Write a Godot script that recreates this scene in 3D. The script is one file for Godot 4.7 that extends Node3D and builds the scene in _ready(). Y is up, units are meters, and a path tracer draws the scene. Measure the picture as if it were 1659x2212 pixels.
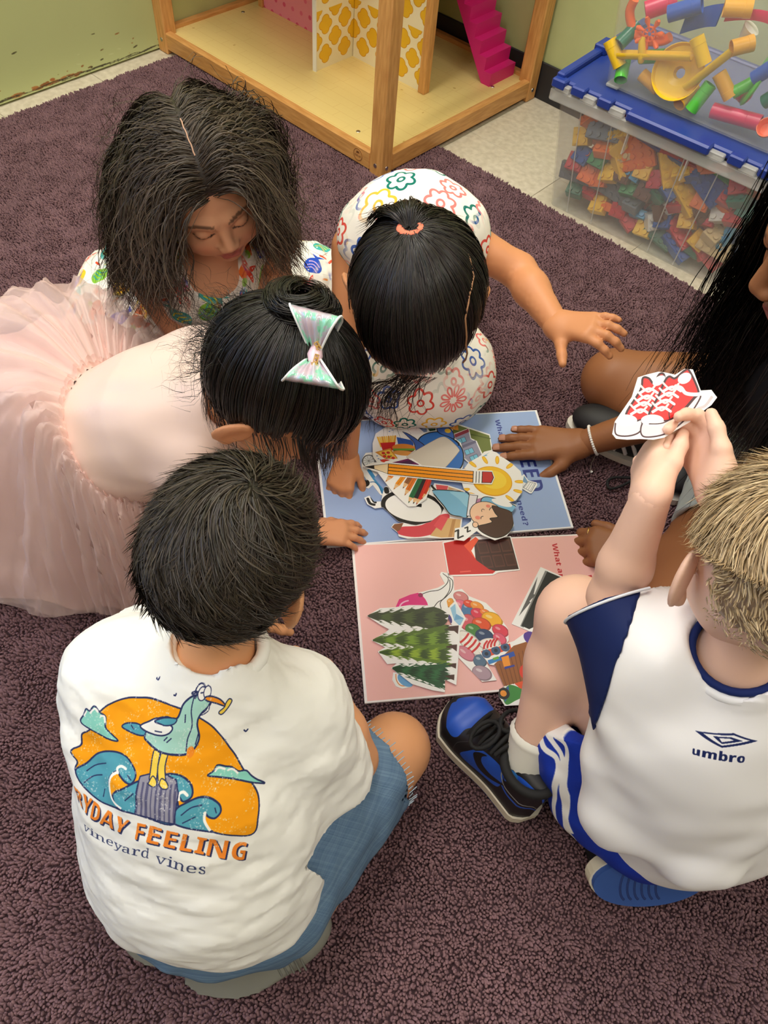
extends Node3D
# A classroom corner: five children and a grown-up around two posters on a plum rug.
# Units are metres, y is up. The room's own axes are turned by TURN about y.

const TURN := -0.655554
var M := {}
var rng := RandomNumberGenerator.new()
var used := {}

func _ready() -> void:
	rng.seed = 7
	# ---- camera
	var cam := Camera3D.new()
	cam.name = "camera"
	cam.fov = 68.55
	cam.near = 0.02
	cam.far = 30.0
	cam.position = Vector3(0, 1.1, 0)
	cam.rotation = Vector3(deg_to_rad(-55.0286), 0, deg_to_rad(6.7711))
	add_child(cam)
	cam.current = true
	# ---- sky (seen only through the window behind and to the left)
	var we := WorldEnvironment.new()
	we.name = "world"
	var env := Environment.new()
	env.background_mode = Environment.BG_SKY
	var sky := Sky.new()
	var sm := ProceduralSkyMaterial.new()
	sm.sky_top_color = Color(0.42, 0.6, 0.9)
	sm.sky_horizon_color = Color(0.8, 0.87, 0.95)
	sm.ground_horizon_color = Color(0.55, 0.55, 0.52)
	sm.ground_bottom_color = Color(0.4, 0.4, 0.38)
	sm.sky_energy_multiplier = 2.2
	sky.sky_material = sm
	env.sky = sky
	env.tonemap_mode = Environment.TONE_MAPPER_LINEAR
	env.tonemap_exposure = 1.0
	env.sdfgi_enabled = true
	env.ssao_enabled = true
	env.ssil_enabled = true
	we.environment = env
	add_child(we)
	materials()
	# ---- ceiling light panels
	for q in [[-1.15, 0.3, 1.35, "over the window side of the rug"], [0.75, 0.3, 0.8, "over the fair-haired child"], [-1.15, -1.1, 2.35, "over the dollhouse"], [0.75, -1.1, 1.05, "over the storage bins"], [-1.15, 1.9, 0.4, "behind the camera by the window"], [0.75, 1.9, 0.35, "behind the camera away from the window"]]:
		ceiling_light(Vector3(q[0], 2.55, q[1]), q[2], q[3])
	room()
	rug()
	posters()
	dollhouse()
	bins()
	people()
	cards()

# ------------------------------------------------------------------ helpers
func numbered(called: String) -> String:
	var k: int = used.get(called, 0)
	used[called] = k + 1
	return called if k == 0 else "%s_%03d" % [called, k]

func put(called: String, mesh: Mesh, m: Material, parent: Node3D) -> MeshInstance3D:
	var o := MeshInstance3D.new()
	o.name = numbered(called) if parent == self else called
	o.mesh = mesh
	o.material_override = m
	parent.add_child(o, true)
	return o

func thing(called: String, label: String, category: String, group := "") -> Node3D:
	var o := Node3D.new()
	o.name = numbered(called)
	add_child(o, true)
	tag(o, label, category, group)
	return o

func tag(o: Node3D, label: String, category: String, group := "") -> Node3D:
	o.set_meta("label", label)
	o.set_meta("category", category)
	if group:
		o.set_meta("group", group)
	return o

func struct(o: Node3D) -> Node3D:
	o.set_meta("kind", "structure")
	return o

func mat(c: Color, rough := 0.6, spec := 0.5, metal := 0.0) -> StandardMaterial3D:
	var m := StandardMaterial3D.new()
	m.albedo_color = c
	m.roughness = rough
	m.metallic_specular = spec
	m.metallic = metal
	return m

func c8(r: int, g: int, b: int) -> Color:
	return Color(r / 255.0, g / 255.0, b / 255.0)

func vmat(rough := 0.6, spec := 0.5) -> StandardMaterial3D:
	var m := mat(Color.WHITE, rough, spec)
	m.vertex_color_use_as_albedo = true
	return m

func noise_tex(freq: float, lowc: Color, highc: Color, size := 512, seed_ := 1, oct := 4, normal := false, bump := 4.0) -> NoiseTexture2D:
	var n := FastNoiseLite.new()
	n.noise_type = FastNoiseLite.TYPE_SIMPLEX_SMOOTH
	n.frequency = freq
	n.fractal_octaves = oct
	n.seed = seed_
	var t := NoiseTexture2D.new()
	t.width = size
	t.height = size
	t.seamless = true
	t.noise = n
	if normal:
		t.as_normal_map = true
		t.bump_strength = bump
	else:
		var g := Gradient.new()
		g.set_color(0, lowc)
		g.set_color(1, highc)
		t.color_ramp = g
	return t

func add_normal(m: StandardMaterial3D, freq: float, strength: float, scale: float, oct := 3, seed_ := 5, size := 512) -> void:
	m.normal_enabled = true
	m.normal_texture = noise_tex(freq, Color.BLACK, Color.WHITE, size, seed_, oct, true, 6.0)
	m.normal_scale = strength
	m.uv1_triplanar = true
	m.uv1_scale = Vector3.ONE * scale

# ------------------------------------------------------------------ mesh accumulator
class Acc:
	var v := PackedVector3Array()
	var n := PackedVector3Array()
	var c := PackedColorArray()
	var uv := PackedVector2Array()
	var idx := PackedInt32Array()
	func vert(p: Vector3, nn: Vector3, t := Vector2.ZERO, col := Color.WHITE) -> int:
		v.append(p); n.append(nn); uv.append(t); c.append(col)
		return v.size() - 1
	func tri(a: int, b: int, d: int) -> void:
		idx.append(a); idx.append(b); idx.append(d)
	func quad(a: int, b: int, d: int, e: int) -> void:
		idx.append(a); idx.append(b); idx.append(d)
		idx.append(a); idx.append(d); idx.append(e)
	func flat(pts: Array, col := Color.WHITE) -> void:
		var nn: Vector3 = (pts[2] - pts[0]).cross(pts[1] - pts[0]).normalized()
		var k := v.size()
		for p in pts:
			vert(p, nn, Vector2.ZERO, col)
		for i in range(2, pts.size()):
			tri(k, k + i - 1, k + i)
	# box with chamfered edges, in frame t
	func box(t: Transform3D, s: Vector3, b := 0.0, col := Color.WHITE) -> void:
		var h := s * 0.5
		if b <= 0.0:
			for ax in 3:
				for sg in [-1.0, 1.0]:
					var a1 := (ax + 1) % 3
					var a2 := (ax + 2) % 3
					var q := []
					for w in [[-1, -1], [1, -1], [1, 1], [-1, 1]]:
						var p := Vector3.ZERO
						p[ax] = sg * h[ax]
						p[a1] = w[0] * h[a1]
						p[a2] = w[1] * h[a2] * sg
						q.append(t * p)
					q.reverse()
					flat(q, col)
			return
		b = minf(b, minf(h.x, minf(h.y, h.z)) * 0.9)
		for ax in 3:
			var a1 := (ax + 1) % 3
			var a2 := (ax + 2) % 3
			for sg in [-1.0, 1.0]:
				var q := []
				for w in [[-1, -1], [1, -1], [1, 1], [-1, 1]]:
					var p := Vector3.ZERO
					p[ax] = sg * h[ax]
					p[a1] = w[0] * (h[a1] - b)
					p[a2] = w[1] * (h[a2] - b) * sg
					q.append(t * p)
				q.reverse()
				flat(q, col)
			for s1 in [-1.0, 1.0]:
				for s2 in [-1.0, 1.0]:
					var q := []
					for w in [[-1, 0], [1, 0], [1, 1], [-1, 1]]:
						var p := Vector3.ZERO
						p[ax] = w[0] * (h[ax] - b)
						p[a1] = s1 * (h[a1] - (b if w[1] == 1 else 0.0))
						p[a2] = s2 * (h[a2] - (0.0 if w[1] == 1 else b))
						q.append(t * p)
					if s1 * s2 < 0:
						q.reverse()
					flat(q, col)
		for sx in [-1.0, 1.0]:
			for sy in [-1.0, 1.0]:
				for sz in [-1.0, 1.0]:
					var q := [t * Vector3(sx * h.x, sy * (h.y - b), sz * (h.z - b)), t * Vector3(sx * (h.x - b), sy * h.y, sz * (h.z - b)), t * Vector3(sx * (h.x - b), sy * (h.y - b), sz * h.z)]
					if sx * sy * sz > 0:
						q.reverse()
					flat(q, col)
	# smooth tube along points with radii
	func tube(pts: PackedVector3Array, rad, sides := 8, col := Color.WHITE, caps := true) -> void:
		var m := pts.size()
		var k := v.size()
		var d0 := (pts[1] - pts[0]).normalized()
		var side := d0.cross(Vector3.UP if absf(d0.y) < 0.9 else Vector3.RIGHT).normalized()
		for i in m:
			var dd := (pts[mini(i + 1, m - 1)] - pts[maxi(i - 1, 0)]).normalized()
			side = (side - dd * side.dot(dd)).normalized()
			var up := side.cross(dd)
			var r: float = rad if rad is float else rad[i]
			for j in sides:
				var a := TAU * j / sides
				var nn := side * cos(a) + up * sin(a)
				vert(pts[i] + nn * r, nn, Vector2(float(j) / sides, float(i) / (m - 1)), col)
		for i in m - 1:
			for j in sides:
				var j2 := (j + 1) % sides
				quad(k + i * sides + j, k + i * sides + j2, k + (i + 1) * sides + j2, k + (i + 1) * sides + j)
		if caps:
			for e in [0, m - 1]:
				var dd := (pts[0] - pts[1]).normalized() if e == 0 else (pts[m - 1] - pts[m - 2]).normalized()
				var q := v.size()
				vert(pts[e], dd, Vector2.ZERO, col)
				for j in sides:
					vert(v[k + e * sides + j], dd, Vector2.ZERO, col)
				for j in sides:
					if e == 0:
						tri(q, q + 1 + (j + 1) % sides, q + 1 + j)
					else:
						tri(q, q + 1 + j, q + 1 + (j + 1) % sides)
	# lathe a profile of (radius, height) about the axis of frame t
	func lathe(t: Transform3D, prof: Array, sides := 20, col := Color.WHITE) -> void:
		var m := prof.size()
		for i in m - 1:
			var a: Vector2 = prof[i]
			var b: Vector2 = prof[i + 1]
			var k := v.size()
			var e := (b - a).normalized()
			var nr := Vector2(e.y, -e.x)
			for q in [a, b]:
				for j in sides + 1:
					var th := TAU * j / sides
					vert(t * Vector3(q.x * cos(th), q.y, q.x * sin(th)), (t.basis * Vector3(nr.x * cos(th), nr.y, nr.x * sin(th))).normalized(), Vector2.ZERO, col)
			for j in sides:
				quad(k + j, k + j + 1, k + sides + 1 + j + 1, k + sides + 1 + j)
	# grid of points, rows x cols, smooth normals computed
	func grid(p: Array, rows: int, cols: int, closed := false, uvs := PackedVector2Array(), cols_c := PackedColorArray(), flip := false) -> void:
		var k := v.size()
		for i in rows:
			for j in cols:
				var i0: int = maxi(i - 1, 0)
				var i1: int = mini(i + 1, rows - 1)
				var j0: int = (j - 1 + cols) % cols if closed else maxi(j - 1, 0)
				var j1: int = (j + 1) % cols if closed else mini(j + 1, cols - 1)
				var du: Vector3 = p[i1 * cols + j] - p[i0 * cols + j]
				var dv: Vector3 = p[i * cols + j1] - p[i * cols + j0]
				var nn := du.cross(dv).normalized()
				if flip:
					nn = -nn
				vert(p[i * cols + j], nn, uvs[i * cols + j] if uvs.size() else Vector2(float(j) / cols, float(i) / rows), cols_c[i * cols + j] if cols_c.size() else Color.WHITE)
		for i in rows - 1:
			for j in (cols if closed else cols - 1):
				var j2 := (j + 1) % cols
				if flip:
					quad(k + i * cols + j, k + i * cols + j2, k + (i + 1) * cols + j2, k + (i + 1) * cols + j)
				else:
					quad(k + i * cols + j, k + (i + 1) * cols + j, k + (i + 1) * cols + j2, k + i * cols + j2)
	# flat outline (x, y pairs as Vector2) extruded from y0 to y1 in frame t; u runs over the given rect
	func slab(t: Transform3D, o: PackedVector2Array, y0: float, y1: float, rect := Rect2(), col := Color.WHITE) -> void:
		var ids := Geometry2D.triangulate_polygon(o)
		var up := t.basis.y.normalized()
		for side in 2:
			var k := v.size()
			for q in o:
				var tx := Vector2.ZERO
				if rect.size.x > 0.0:
					tx = (q - rect.position) / rect.size if side == 0 else Vector2(0.001, 0.001)
				vert(t * Vector3(q.x, y1 if side == 0 else y0, q.y), up if side == 0 else -up, tx, col)
			for i in range(0, ids.size(), 3):
				if side == 0:
					tri(k + ids[i], k + ids[i + 1], k + ids[i + 2])
				else:
					tri(k + ids[i], k + ids[i + 2], k + ids[i + 1])
		for i in o.size():
			var a := o[i]
			var b := o[(i + 1) % o.size()]
			flat([t * Vector3(a.x, y0, a.y), t * Vector3(b.x, y0, b.y), t * Vector3(b.x, y1, b.y), t * Vector3(a.x, y1, a.y)], col)
	func mesh(check := true) -> ArrayMesh:
		if check:  # front faces run clockwise: turn a triangle that disagrees with its normals
			for i in range(0, idx.size(), 3):
				var p := v[idx[i]]
				if (v[idx[i + 2]] - p).cross(v[idx[i + 1]] - p).dot(n[idx[i]] + n[idx[i + 1]] + n[idx[i + 2]]) < 0.0:
					var q := idx[i + 1]
					idx[i + 1] = idx[i + 2]
					idx[i + 2] = q
		var a := []
		a.resize(Mesh.ARRAY_MAX)
		a[Mesh.ARRAY_VERTEX] = v
		a[Mesh.ARRAY_NORMAL] = n
		a[Mesh.ARRAY_COLOR] = c
		a[Mesh.ARRAY_TEX_UV] = uv
		a[Mesh.ARRAY_INDEX] = idx
		var m := ArrayMesh.new()
		m.add_surface_from_arrays(Mesh.PRIMITIVE_TRIANGLES, a)
		return m

# ------------------------------------------------------------------ blended distance field, meshed as surface nets
class Field:
	var items := []
	var folds := []
	var c := 0.006
	func cap(a: Vector3, b: Vector3, ra: float, rb: float, k := 0.02) -> void:
		items.append([0, a, b, ra, rb, k])
	func ell(o: Vector3, bs: Basis, r: Vector3, k := 0.02) -> void:
		items.append([1, o, bs, r, 0.0, k])
	func dig(a: Vector3, b: Vector3, ra: float, rb: float, k := 0.005) -> void:
		items.append([2, a, b, ra, rb, k])
	func dig_ell(o: Vector3, bs: Basis, r: Vector3, k := 0.005) -> void:
		items.append([3, o, bs, r, 0.0, k])
	func cut(o: Vector3, nn: Vector3, reach := 9.0, k := 0.004) -> void:
		items.append([4, o, nn.normalized(), reach, 0.0, k])
	func fold(amp: float, freq: float, stretch := Basis(), seed_ := 3) -> void:
		var f := FastNoiseLite.new()
		f.noise_type = FastNoiseLite.TYPE_SIMPLEX_SMOOTH
		f.frequency = freq
		f.fractal_octaves = 2
		f.seed = seed_
		folds.append([f, amp, stretch])
	func into(acc: Acc, cell: float, col = Color.WHITE, uvf = null) -> void:
		c = cell
		var lo := Vector3.ONE * 1e9
		var hi := -lo
		for it in items:
			if it[0] == 0:
				var r: float = maxf(it[3], it[4])
				lo = lo.min(it[1] - Vector3.ONE * r).min(it[2] - Vector3.ONE * r)
				hi = hi.max(it[1] + Vector3.ONE * r).max(it[2] + Vector3.ONE * r)
			elif it[0] == 1:
				var e := reach(it[2], it[3])
				lo = lo.min(it[1] - e)
				hi = hi.max(it[1] + e)
		lo -= Vector3.ONE * (3.0 * c + 0.012)
		hi += Vector3.ONE * (3.0 * c + 0.012)
		var nx := int((hi.x - lo.x) / c) + 1
		var ny := int((hi.y - lo.y) / c) + 1
		var nz := int((hi.z - lo.z) / c) + 1
		var g := PackedFloat32Array()
		g.resize(nx * ny * nz)
		g.fill(0.2)
		for it in items:
			var kind: int = it[0]
			var k: float = it[5]
			var blo := lo
			var bhi := hi
			if kind == 0 or kind == 2:
				var r: float = maxf(it[3], it[4]) + k + 2.5 * c
				blo = (it[1] as Vector3).min(it[2]) - Vector3.ONE * r
				bhi = (it[1] as Vector3).max(it[2]) + Vector3.ONE * r
			elif kind == 1 or kind == 3:
				var e := reach(it[2], it[3]) + Vector3.ONE * (k + 2.5 * c)
				blo = it[1] - e
				bhi = it[1] + e
			elif it[3] < 5.0:
				blo = it[1] - Vector3.ONE * it[3]
				bhi = it[1] + Vector3.ONE * it[3]
			var x0 := maxi(0, int((blo.x - lo.x) / c))
			var y0 := maxi(0, int((blo.y - lo.y) / c))
			var z0 := maxi(0, int((blo.z - lo.z) / c))
			var x1 := mini(nx - 1, int((bhi.x - lo.x) / c) + 1)
			var y1 := mini(ny - 1, int((bhi.y - lo.y) / c) + 1)
			var z1 := mini(nz - 1, int((bhi.z - lo.z) / c) + 1)
			var a: Vector3 = it[1]
			var ik := 1.0 / k
			if kind == 0 or kind == 2:
				var ab: Vector3 = it[2] - a
				var il := 1.0 / maxf(ab.length_squared(), 1e-9)
				var ra: float = it[3]
				var dr: float = it[4] - ra
				for z in range(z0, z1 + 1):
					for y in range(y0, y1 + 1):
						var i := (z * ny + y) * nx + x0
						var p := Vector3(lo.x + x0 * c, lo.y + y * c, lo.z + z * c) - a
						for x in range(x0, x1 + 1):
							var t := clampf(p.dot(ab) * il, 0.0, 1.0)
							var d := (p - ab * t).length() - ra - dr * t
							var o := g[i]
							if kind == 0:
								var h := k - absf(o - d)
								g[i] = (minf(o, d) - h * h * ik * 0.25) if h > 0.0 else minf(o, d)
							else:
								var h := k - absf(o + d)
								g[i] = (maxf(o, -d) + h * h * ik * 0.25) if h > 0.0 else maxf(o, -d)
							i += 1
							p.x += c
			elif kind == 1 or kind == 3:
				var inv: Basis = (it[2] as Basis).transposed()
				var ir := Vector3.ONE / (it[3] as Vector3)
				for z in range(z0, z1 + 1):
					for y in range(y0, y1 + 1):
						var i := (z * ny + y) * nx + x0
						var p := Vector3(lo.x + x0 * c, lo.y + y * c, lo.z + z * c) - a
						for x in range(x0, x1 + 1):
							var q := (inv * p) * ir
							var l0 := q.length()
							var d := l0 * (l0 - 1.0) / maxf((q * ir).length(), 1e-6)
							var o := g[i]
							if kind == 1:
								var h := k - absf(o - d)
								g[i] = (minf(o, d) - h * h * ik * 0.25) if h > 0.0 else minf(o, d)
							else:
								var h := k - absf(o + d)
								g[i] = (maxf(o, -d) + h * h * ik * 0.25) if h > 0.0 else maxf(o, -d)
							i += 1
							p.x += c
			else:
				var nn: Vector3 = it[2]
				for z in range(z0, z1 + 1):
					for y in range(y0, y1 + 1):
						var i := (z * ny + y) * nx + x0
						var p := Vector3(lo.x + x0 * c, lo.y + y * c, lo.z + z * c) - a
						for x in range(x0, x1 + 1):
							g[i] = maxf(g[i], p.dot(nn))
							i += 1
							p.x += c
		if folds:
			var band := 4.0 * c
			for z in nz:
				for y in ny:
					var i := (z * ny + y) * nx
					for x in nx:
						var o := g[i]
						if o < band and o > -band:
							var p := Vector3(lo.x + x * c, lo.y + y * c, lo.z + z * c)
							for f in folds:
								o += (f[0] as FastNoiseLite).get_noise_3dv((f[2] as Basis) * p) * f[1]
							g[i] = o
						i += 1
		# one vertex in each crossed cell
		var sy := nx
		var sz := nx * ny
		var at := PackedInt32Array()
		at.resize(nx * ny * nz)
		at.fill(-1)
		for z in nz - 1:
			for y in ny - 1:
				var i := (z * ny + y) * nx
				for x in nx - 1:
					var a0 := g[i]
					var a1 := g[i + 1]
					var a2 := g[i + sy]
					var a3 := g[i + sy + 1]
					var a4 := g[i + sz]
					var a5 := g[i + sz + 1]
					var a6 := g[i + sz + sy]
					var a7 := g[i + sz + sy + 1]
					var neg := int(a0 < 0.0) + int(a1 < 0.0) + int(a2 < 0.0) + int(a3 < 0.0) + int(a4 < 0.0) + int(a5 < 0.0) + int(a6 < 0.0) + int(a7 < 0.0)
					if neg > 0 and neg < 8:
						var s := Vector3.ZERO
						var m := 0
						if (a0 < 0.0) != (a1 < 0.0): s += Vector3(a0 / (a0 - a1), 0, 0); m += 1
						if (a2 < 0.0) != (a3 < 0.0): s += Vector3(a2 / (a2 - a3), 1, 0); m += 1
						if (a4 < 0.0) != (a5 < 0.0): s += Vector3(a4 / (a4 - a5), 0, 1); m += 1
						if (a6 < 0.0) != (a7 < 0.0): s += Vector3(a6 / (a6 - a7), 1, 1); m += 1
						if (a0 < 0.0) != (a2 < 0.0): s += Vector3(0, a0 / (a0 - a2), 0); m += 1
						if (a1 < 0.0) != (a3 < 0.0): s += Vector3(1, a1 / (a1 - a3), 0); m += 1
						if (a4 < 0.0) != (a6 < 0.0): s += Vector3(0, a4 / (a4 - a6), 1); m += 1
						if (a5 < 0.0) != (a7 < 0.0): s += Vector3(1, a5 / (a5 - a7), 1); m += 1
						if (a0 < 0.0) != (a4 < 0.0): s += Vector3(0, 0, a0 / (a0 - a4)); m += 1
						if (a1 < 0.0) != (a5 < 0.0): s += Vector3(1, 0, a1 / (a1 - a5)); m += 1
						if (a2 < 0.0) != (a6 < 0.0): s += Vector3(0, 1, a2 / (a2 - a6)); m += 1
						if (a3 < 0.0) != (a7 < 0.0): s += Vector3(1, 1, a3 / (a3 - a7)); m += 1
						var w := s / m
						var p := lo + (Vector3(x, y, z) + w) * c
						var u := w.x; var vv := w.y; var q := w.z
						var gr := Vector3(
							lerpf(lerpf(a1 - a0, a3 - a2, vv), lerpf(a5 - a4, a7 - a6, vv), q),
							lerpf(lerpf(a2 - a0, a3 - a1, u), lerpf(a6 - a4, a7 - a5, u), q),
							lerpf(lerpf(a4 - a0, a5 - a1, u), lerpf(a6 - a2, a7 - a3, u), vv)).normalized()
						var cc: Color = col if col is Color else col.call(p, gr)
						at[i] = acc.vert(p, gr, uvf.call(p, gr) if uvf != null else Vector2.ZERO, cc)
					i += 1
		for z in range(1, nz - 1):
			for y in range(1, ny - 1):
				var i := (z * ny + y) * nx + 1
				for x in range(1, nx - 1):
					if at[i] >= 0 or at[i - sy - sz] >= 0 or at[i - 1 - sz] >= 0 or at[i - 1 - sy] >= 0:
						var inside := g[i] < 0.0
						if inside != (g[i + 1] < 0.0):
							if inside: acc.quad(at[i], at[i - sz], at[i - sz - sy], at[i - sy])
							else: acc.quad(at[i], at[i - sy], at[i - sz - sy], at[i - sz])
						if inside != (g[i + sy] < 0.0):
							if inside: acc.quad(at[i], at[i - 1], at[i - 1 - sz], at[i - sz])
							else: acc.quad(at[i], at[i - sz], at[i - 1 - sz], at[i - 1])
						if inside != (g[i + sz] < 0.0):
							if inside: acc.quad(at[i], at[i - sy], at[i - 1 - sy], at[i - 1])
							else: acc.quad(at[i], at[i - 1], at[i - 1 - sy], at[i - sy])
					i += 1
	func reach(b: Basis, r: Vector3) -> Vector3:
		return Vector3(Vector3(b.x.x * r.x, b.y.x * r.y, b.z.x * r.z).length(), Vector3(b.x.y * r.x, b.y.y * r.y, b.z.y * r.z).length(), Vector3(b.x.z * r.x, b.y.z * r.y, b.z.z * r.z).length())

# ------------------------------------------------------------------ print on paper and cloth
class Paint:
	var im: Image
	var w: int
	var h: int
	var rect: Rect2
	func _init(r: Rect2, width: int, back: Color) -> void:
		rect = r
		w = width
		h = maxi(8, int(width * r.size.y / r.size.x))
		im = Image.create(w, h, false, Image.FORMAT_RGBA8)
		im.fill(back)
	func px(p: Vector2) -> Vector2:
		return (p - rect.position) / rect.size * Vector2(w, h)
	func vs(a: Array) -> PackedVector2Array:
		var o := PackedVector2Array()
		for i in range(0, a.size(), 2):
			o.append(Vector2(a[i], a[i + 1]))
		return o
	func poly(a, col: Color) -> void:
		var src: PackedVector2Array = a if a is PackedVector2Array else vs(a)
		var o := PackedVector2Array()
		var top := 1e9
		var bot := -1e9
		for q in src:
			var p := px(q)
			o.append(p)
			top = minf(top, p.y)
			bot = maxf(bot, p.y)
		var m := o.size()
		for y in range(maxi(0, int(top)), mini(h - 1, int(bot) + 1) + 1):
			var yc := y + 0.5
			var xs := []
			for i in m:
				var p := o[i]
				var q := o[(i + 1) % m]
				if (p.y <= yc) != (q.y <= yc):
					xs.append(p.x + (yc - p.y) / (q.y - p.y) * (q.x - p.x))
			xs.sort()
			for i in range(0, xs.size() - 1, 2):
				var xa := maxi(0, int(round(xs[i])))
				var xb := mini(w, int(round(xs[i + 1])))
				if xb > xa:
					im.fill_rect(Rect2i(xa, y, xb - xa, 1), col)
	func curve(a, closed := true, steps := 6) -> PackedVector2Array:
		var s: PackedVector2Array = a if a is PackedVector2Array else vs(a)
		var o := PackedVector2Array()
		var m := s.size()
		for i in (m if closed else m - 1):
			var p0 := s[(i - 1 + m) % m] if closed else s[maxi(i - 1, 0)]
			var p3 := s[(i + 2) % m] if closed else s[mini(i + 2, m - 1)]
			for k in steps:
				o.append(s[i].cubic_interpolate(s[(i + 1) % m], p0, p3, float(k) / steps))
		if not closed:
			o.append(s[m - 1])
		return o
	func blob(a, col: Color, line := 0.0, lc := Color.BLACK) -> void:
		var o := curve(a)
		poly(o, col)
		if line > 0.0:
			stroke(o, line, lc, true)
	func stroke(a, wd: float, col: Color, closed := false) -> void:
		var s: PackedVector2Array = a if a is PackedVector2Array else vs(a)
		var m := s.size()
		for i in (m if closed else m - 1):
			var p := s[i]
			var q := s[(i + 1) % m]
			var d := (q - p)
			if d.length() < 1e-6:
				continue
			var nn := d.normalized().orthogonal() * wd * 0.5
			poly(PackedVector2Array([p + nn, q + nn, q - nn, p - nn]), col)
			if wd * w / rect.size.x > 3.0:
				disc(q, wd * 0.5, wd * 0.5, col, 0.0, 8)
	func line(a, wd: float, col: Color, closed := false) -> void:
		stroke(curve(a, closed), wd, col, closed)
	func disc(o: Vector2, rx: float, ry: float, col: Color, ang := 0.0, sides := 28) -> void:
		poly(ring(o, rx, ry, ang, sides), col)
	func ring(o: Vector2, rx: float, ry: float, ang := 0.0, sides := 28) -> PackedVector2Array:
		var a := PackedVector2Array()
		for i in sides:
			a.append(o + Vector2(cos(TAU * i / sides) * rx, sin(TAU * i / sides) * ry).rotated(ang))
		return a
	# letters from start to finish; up is the side the letters' tops face
	func text(s: String, a: Vector2, b: Vector2, tall: float, col: Color, font: Font, lift := 0.0, bend := 0.0, grow := 0.0) -> void:
		var tm := TextMesh.new()
		tm.text = s
		tm.font = font
		tm.font_size = 48
		tm.depth = 0.0
		tm.pixel_size = 0.01
		tm.curve_step = 2.0
		tm.horizontal_alignment = HORIZONTAL_ALIGNMENT_LEFT
		tm.vertical_alignment = VERTICAL_ALIGNMENT_BOTTOM
		var arr := tm.get_mesh_arrays()
		var v: PackedVector3Array = arr[Mesh.ARRAY_VERTEX]
		var id = arr[Mesh.ARRAY_INDEX]
		var lo := Vector3.ONE * 1e9
		var hi := -lo
		for p in v:
			lo = lo.min(p)
			hi = hi.max(p)
		var ex := (b - a)
		var up := Vector2(ex.y, -ex.x).normalized()
		var n: int = id.size() if id else v.size()
		for i in range(0, n, 3):
			var t := PackedVector2Array()
			for k in 3:
				var p := v[id[i + k] if id else i + k]
				var u := (p.x - lo.x) / (hi.x - lo.x)
				var vv := (p.y - lo.y) / (hi.y - lo.y)
				t.append(a + ex * u + up * (vv * tall * (1.0 + grow * u) + lift + bend * 4.0 * u * (1.0 - u)))
			poly(t, col)
	func done(half := true) -> ImageTexture:
		if half:
			im.resize(w / 2, h / 2, Image.INTERPOLATE_LANCZOS)
		return ImageTexture.create_from_image(im)

func font(bold := false, serif := false) -> Font:
	var f := SystemFont.new()
	f.font_names = PackedStringArray(["Droid Serif" if serif else "Droid Sans"])
	f.font_weight = 700 if bold else 400
	return f

# ------------------------------------------------------------------ materials
func materials() -> void:
	var wood := mat(c8(232, 176, 108), 0.45)
	wood.albedo_texture = grain_tex()
	wood.uv1_triplanar = true
	wood.uv1_scale = Vector3(1.2, 9.0, 9.0)
	M.wood = wood
	var wood2 := wood.duplicate() as StandardMaterial3D
	wood2.uv1_scale = Vector3(9.0, 1.2, 9.0)
	M.wood_up = wood2
	var wood3 := wood.duplicate() as StandardMaterial3D
	wood3.uv1_scale = Vector3(9.0, 9.0, 1.2)
	M.wood_deep = wood3
	var green := mat(c8(192, 200, 146), 0.5)
	green.albedo_texture = noise_tex(0.012, Color(0.93, 0.94, 0.9), Color(1, 1, 1), 512, 3, 4)
	green.uv1_triplanar = true
	green.uv1_scale = Vector3.ONE * 0.9
	M.green = green
	M.cream = mat(c8(226, 220, 200), 0.8)
	M.ceiling = mat(c8(235, 233, 226), 0.9)
	M.black_rubber = mat(c8(38, 38, 42), 0.5)
	var tile := mat(c8(226, 218, 198), 0.35)
	tile.albedo_texture = noise_tex(0.05, Color(0.86, 0.85, 0.83), Color(1, 1, 1), 512, 11, 5)
	tile.uv1_triplanar = true
	tile.uv1_world_triplanar = true
	tile.uv1_scale = Vector3.ONE * 1.7
	M.tile = tile
	M.grout = mat(c8(120, 112, 98), 0.9)
	M.steel = mat(c8(190, 190, 190), 0.3, 0.5, 1.0)
	M.gold = mat(c8(230, 190, 110), 0.25, 0.5, 1.0)
	M.white = mat(c8(244, 243, 240), 0.55)
	M.glass = mat(Color(1, 1, 1, 0.08), 0.05)
	M.glass.transparency = BaseMaterial3D.TRANSPARENCY_ALPHA

func grain_tex() -> NoiseTexture2D:
	var t := noise_tex(0.02, Color(0.86, 0.80, 0.72), Color(1, 1, 1), 512, 21, 4)
	return t

func in_room(o: Node3D, p: Vector3, extra := 0.0) -> Node3D:
	o.position = p.rotated(Vector3.UP, TURN)
	o.rotation.y = TURN + extra
	return o

func at(x: float, y: float, z: float) -> Transform3D:
	return Transform3D(Basis(), Vector3(x, y, z))

func block(called: String, lo: Vector3, hi: Vector3, m: Material, parent: Node3D, bevel := 0.0) -> MeshInstance3D:
	var a := Acc.new()
	a.box(Transform3D(Basis(), (lo + hi) * 0.5), hi - lo, bevel)
	return put(called, a.mesh(), m, parent)

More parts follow.
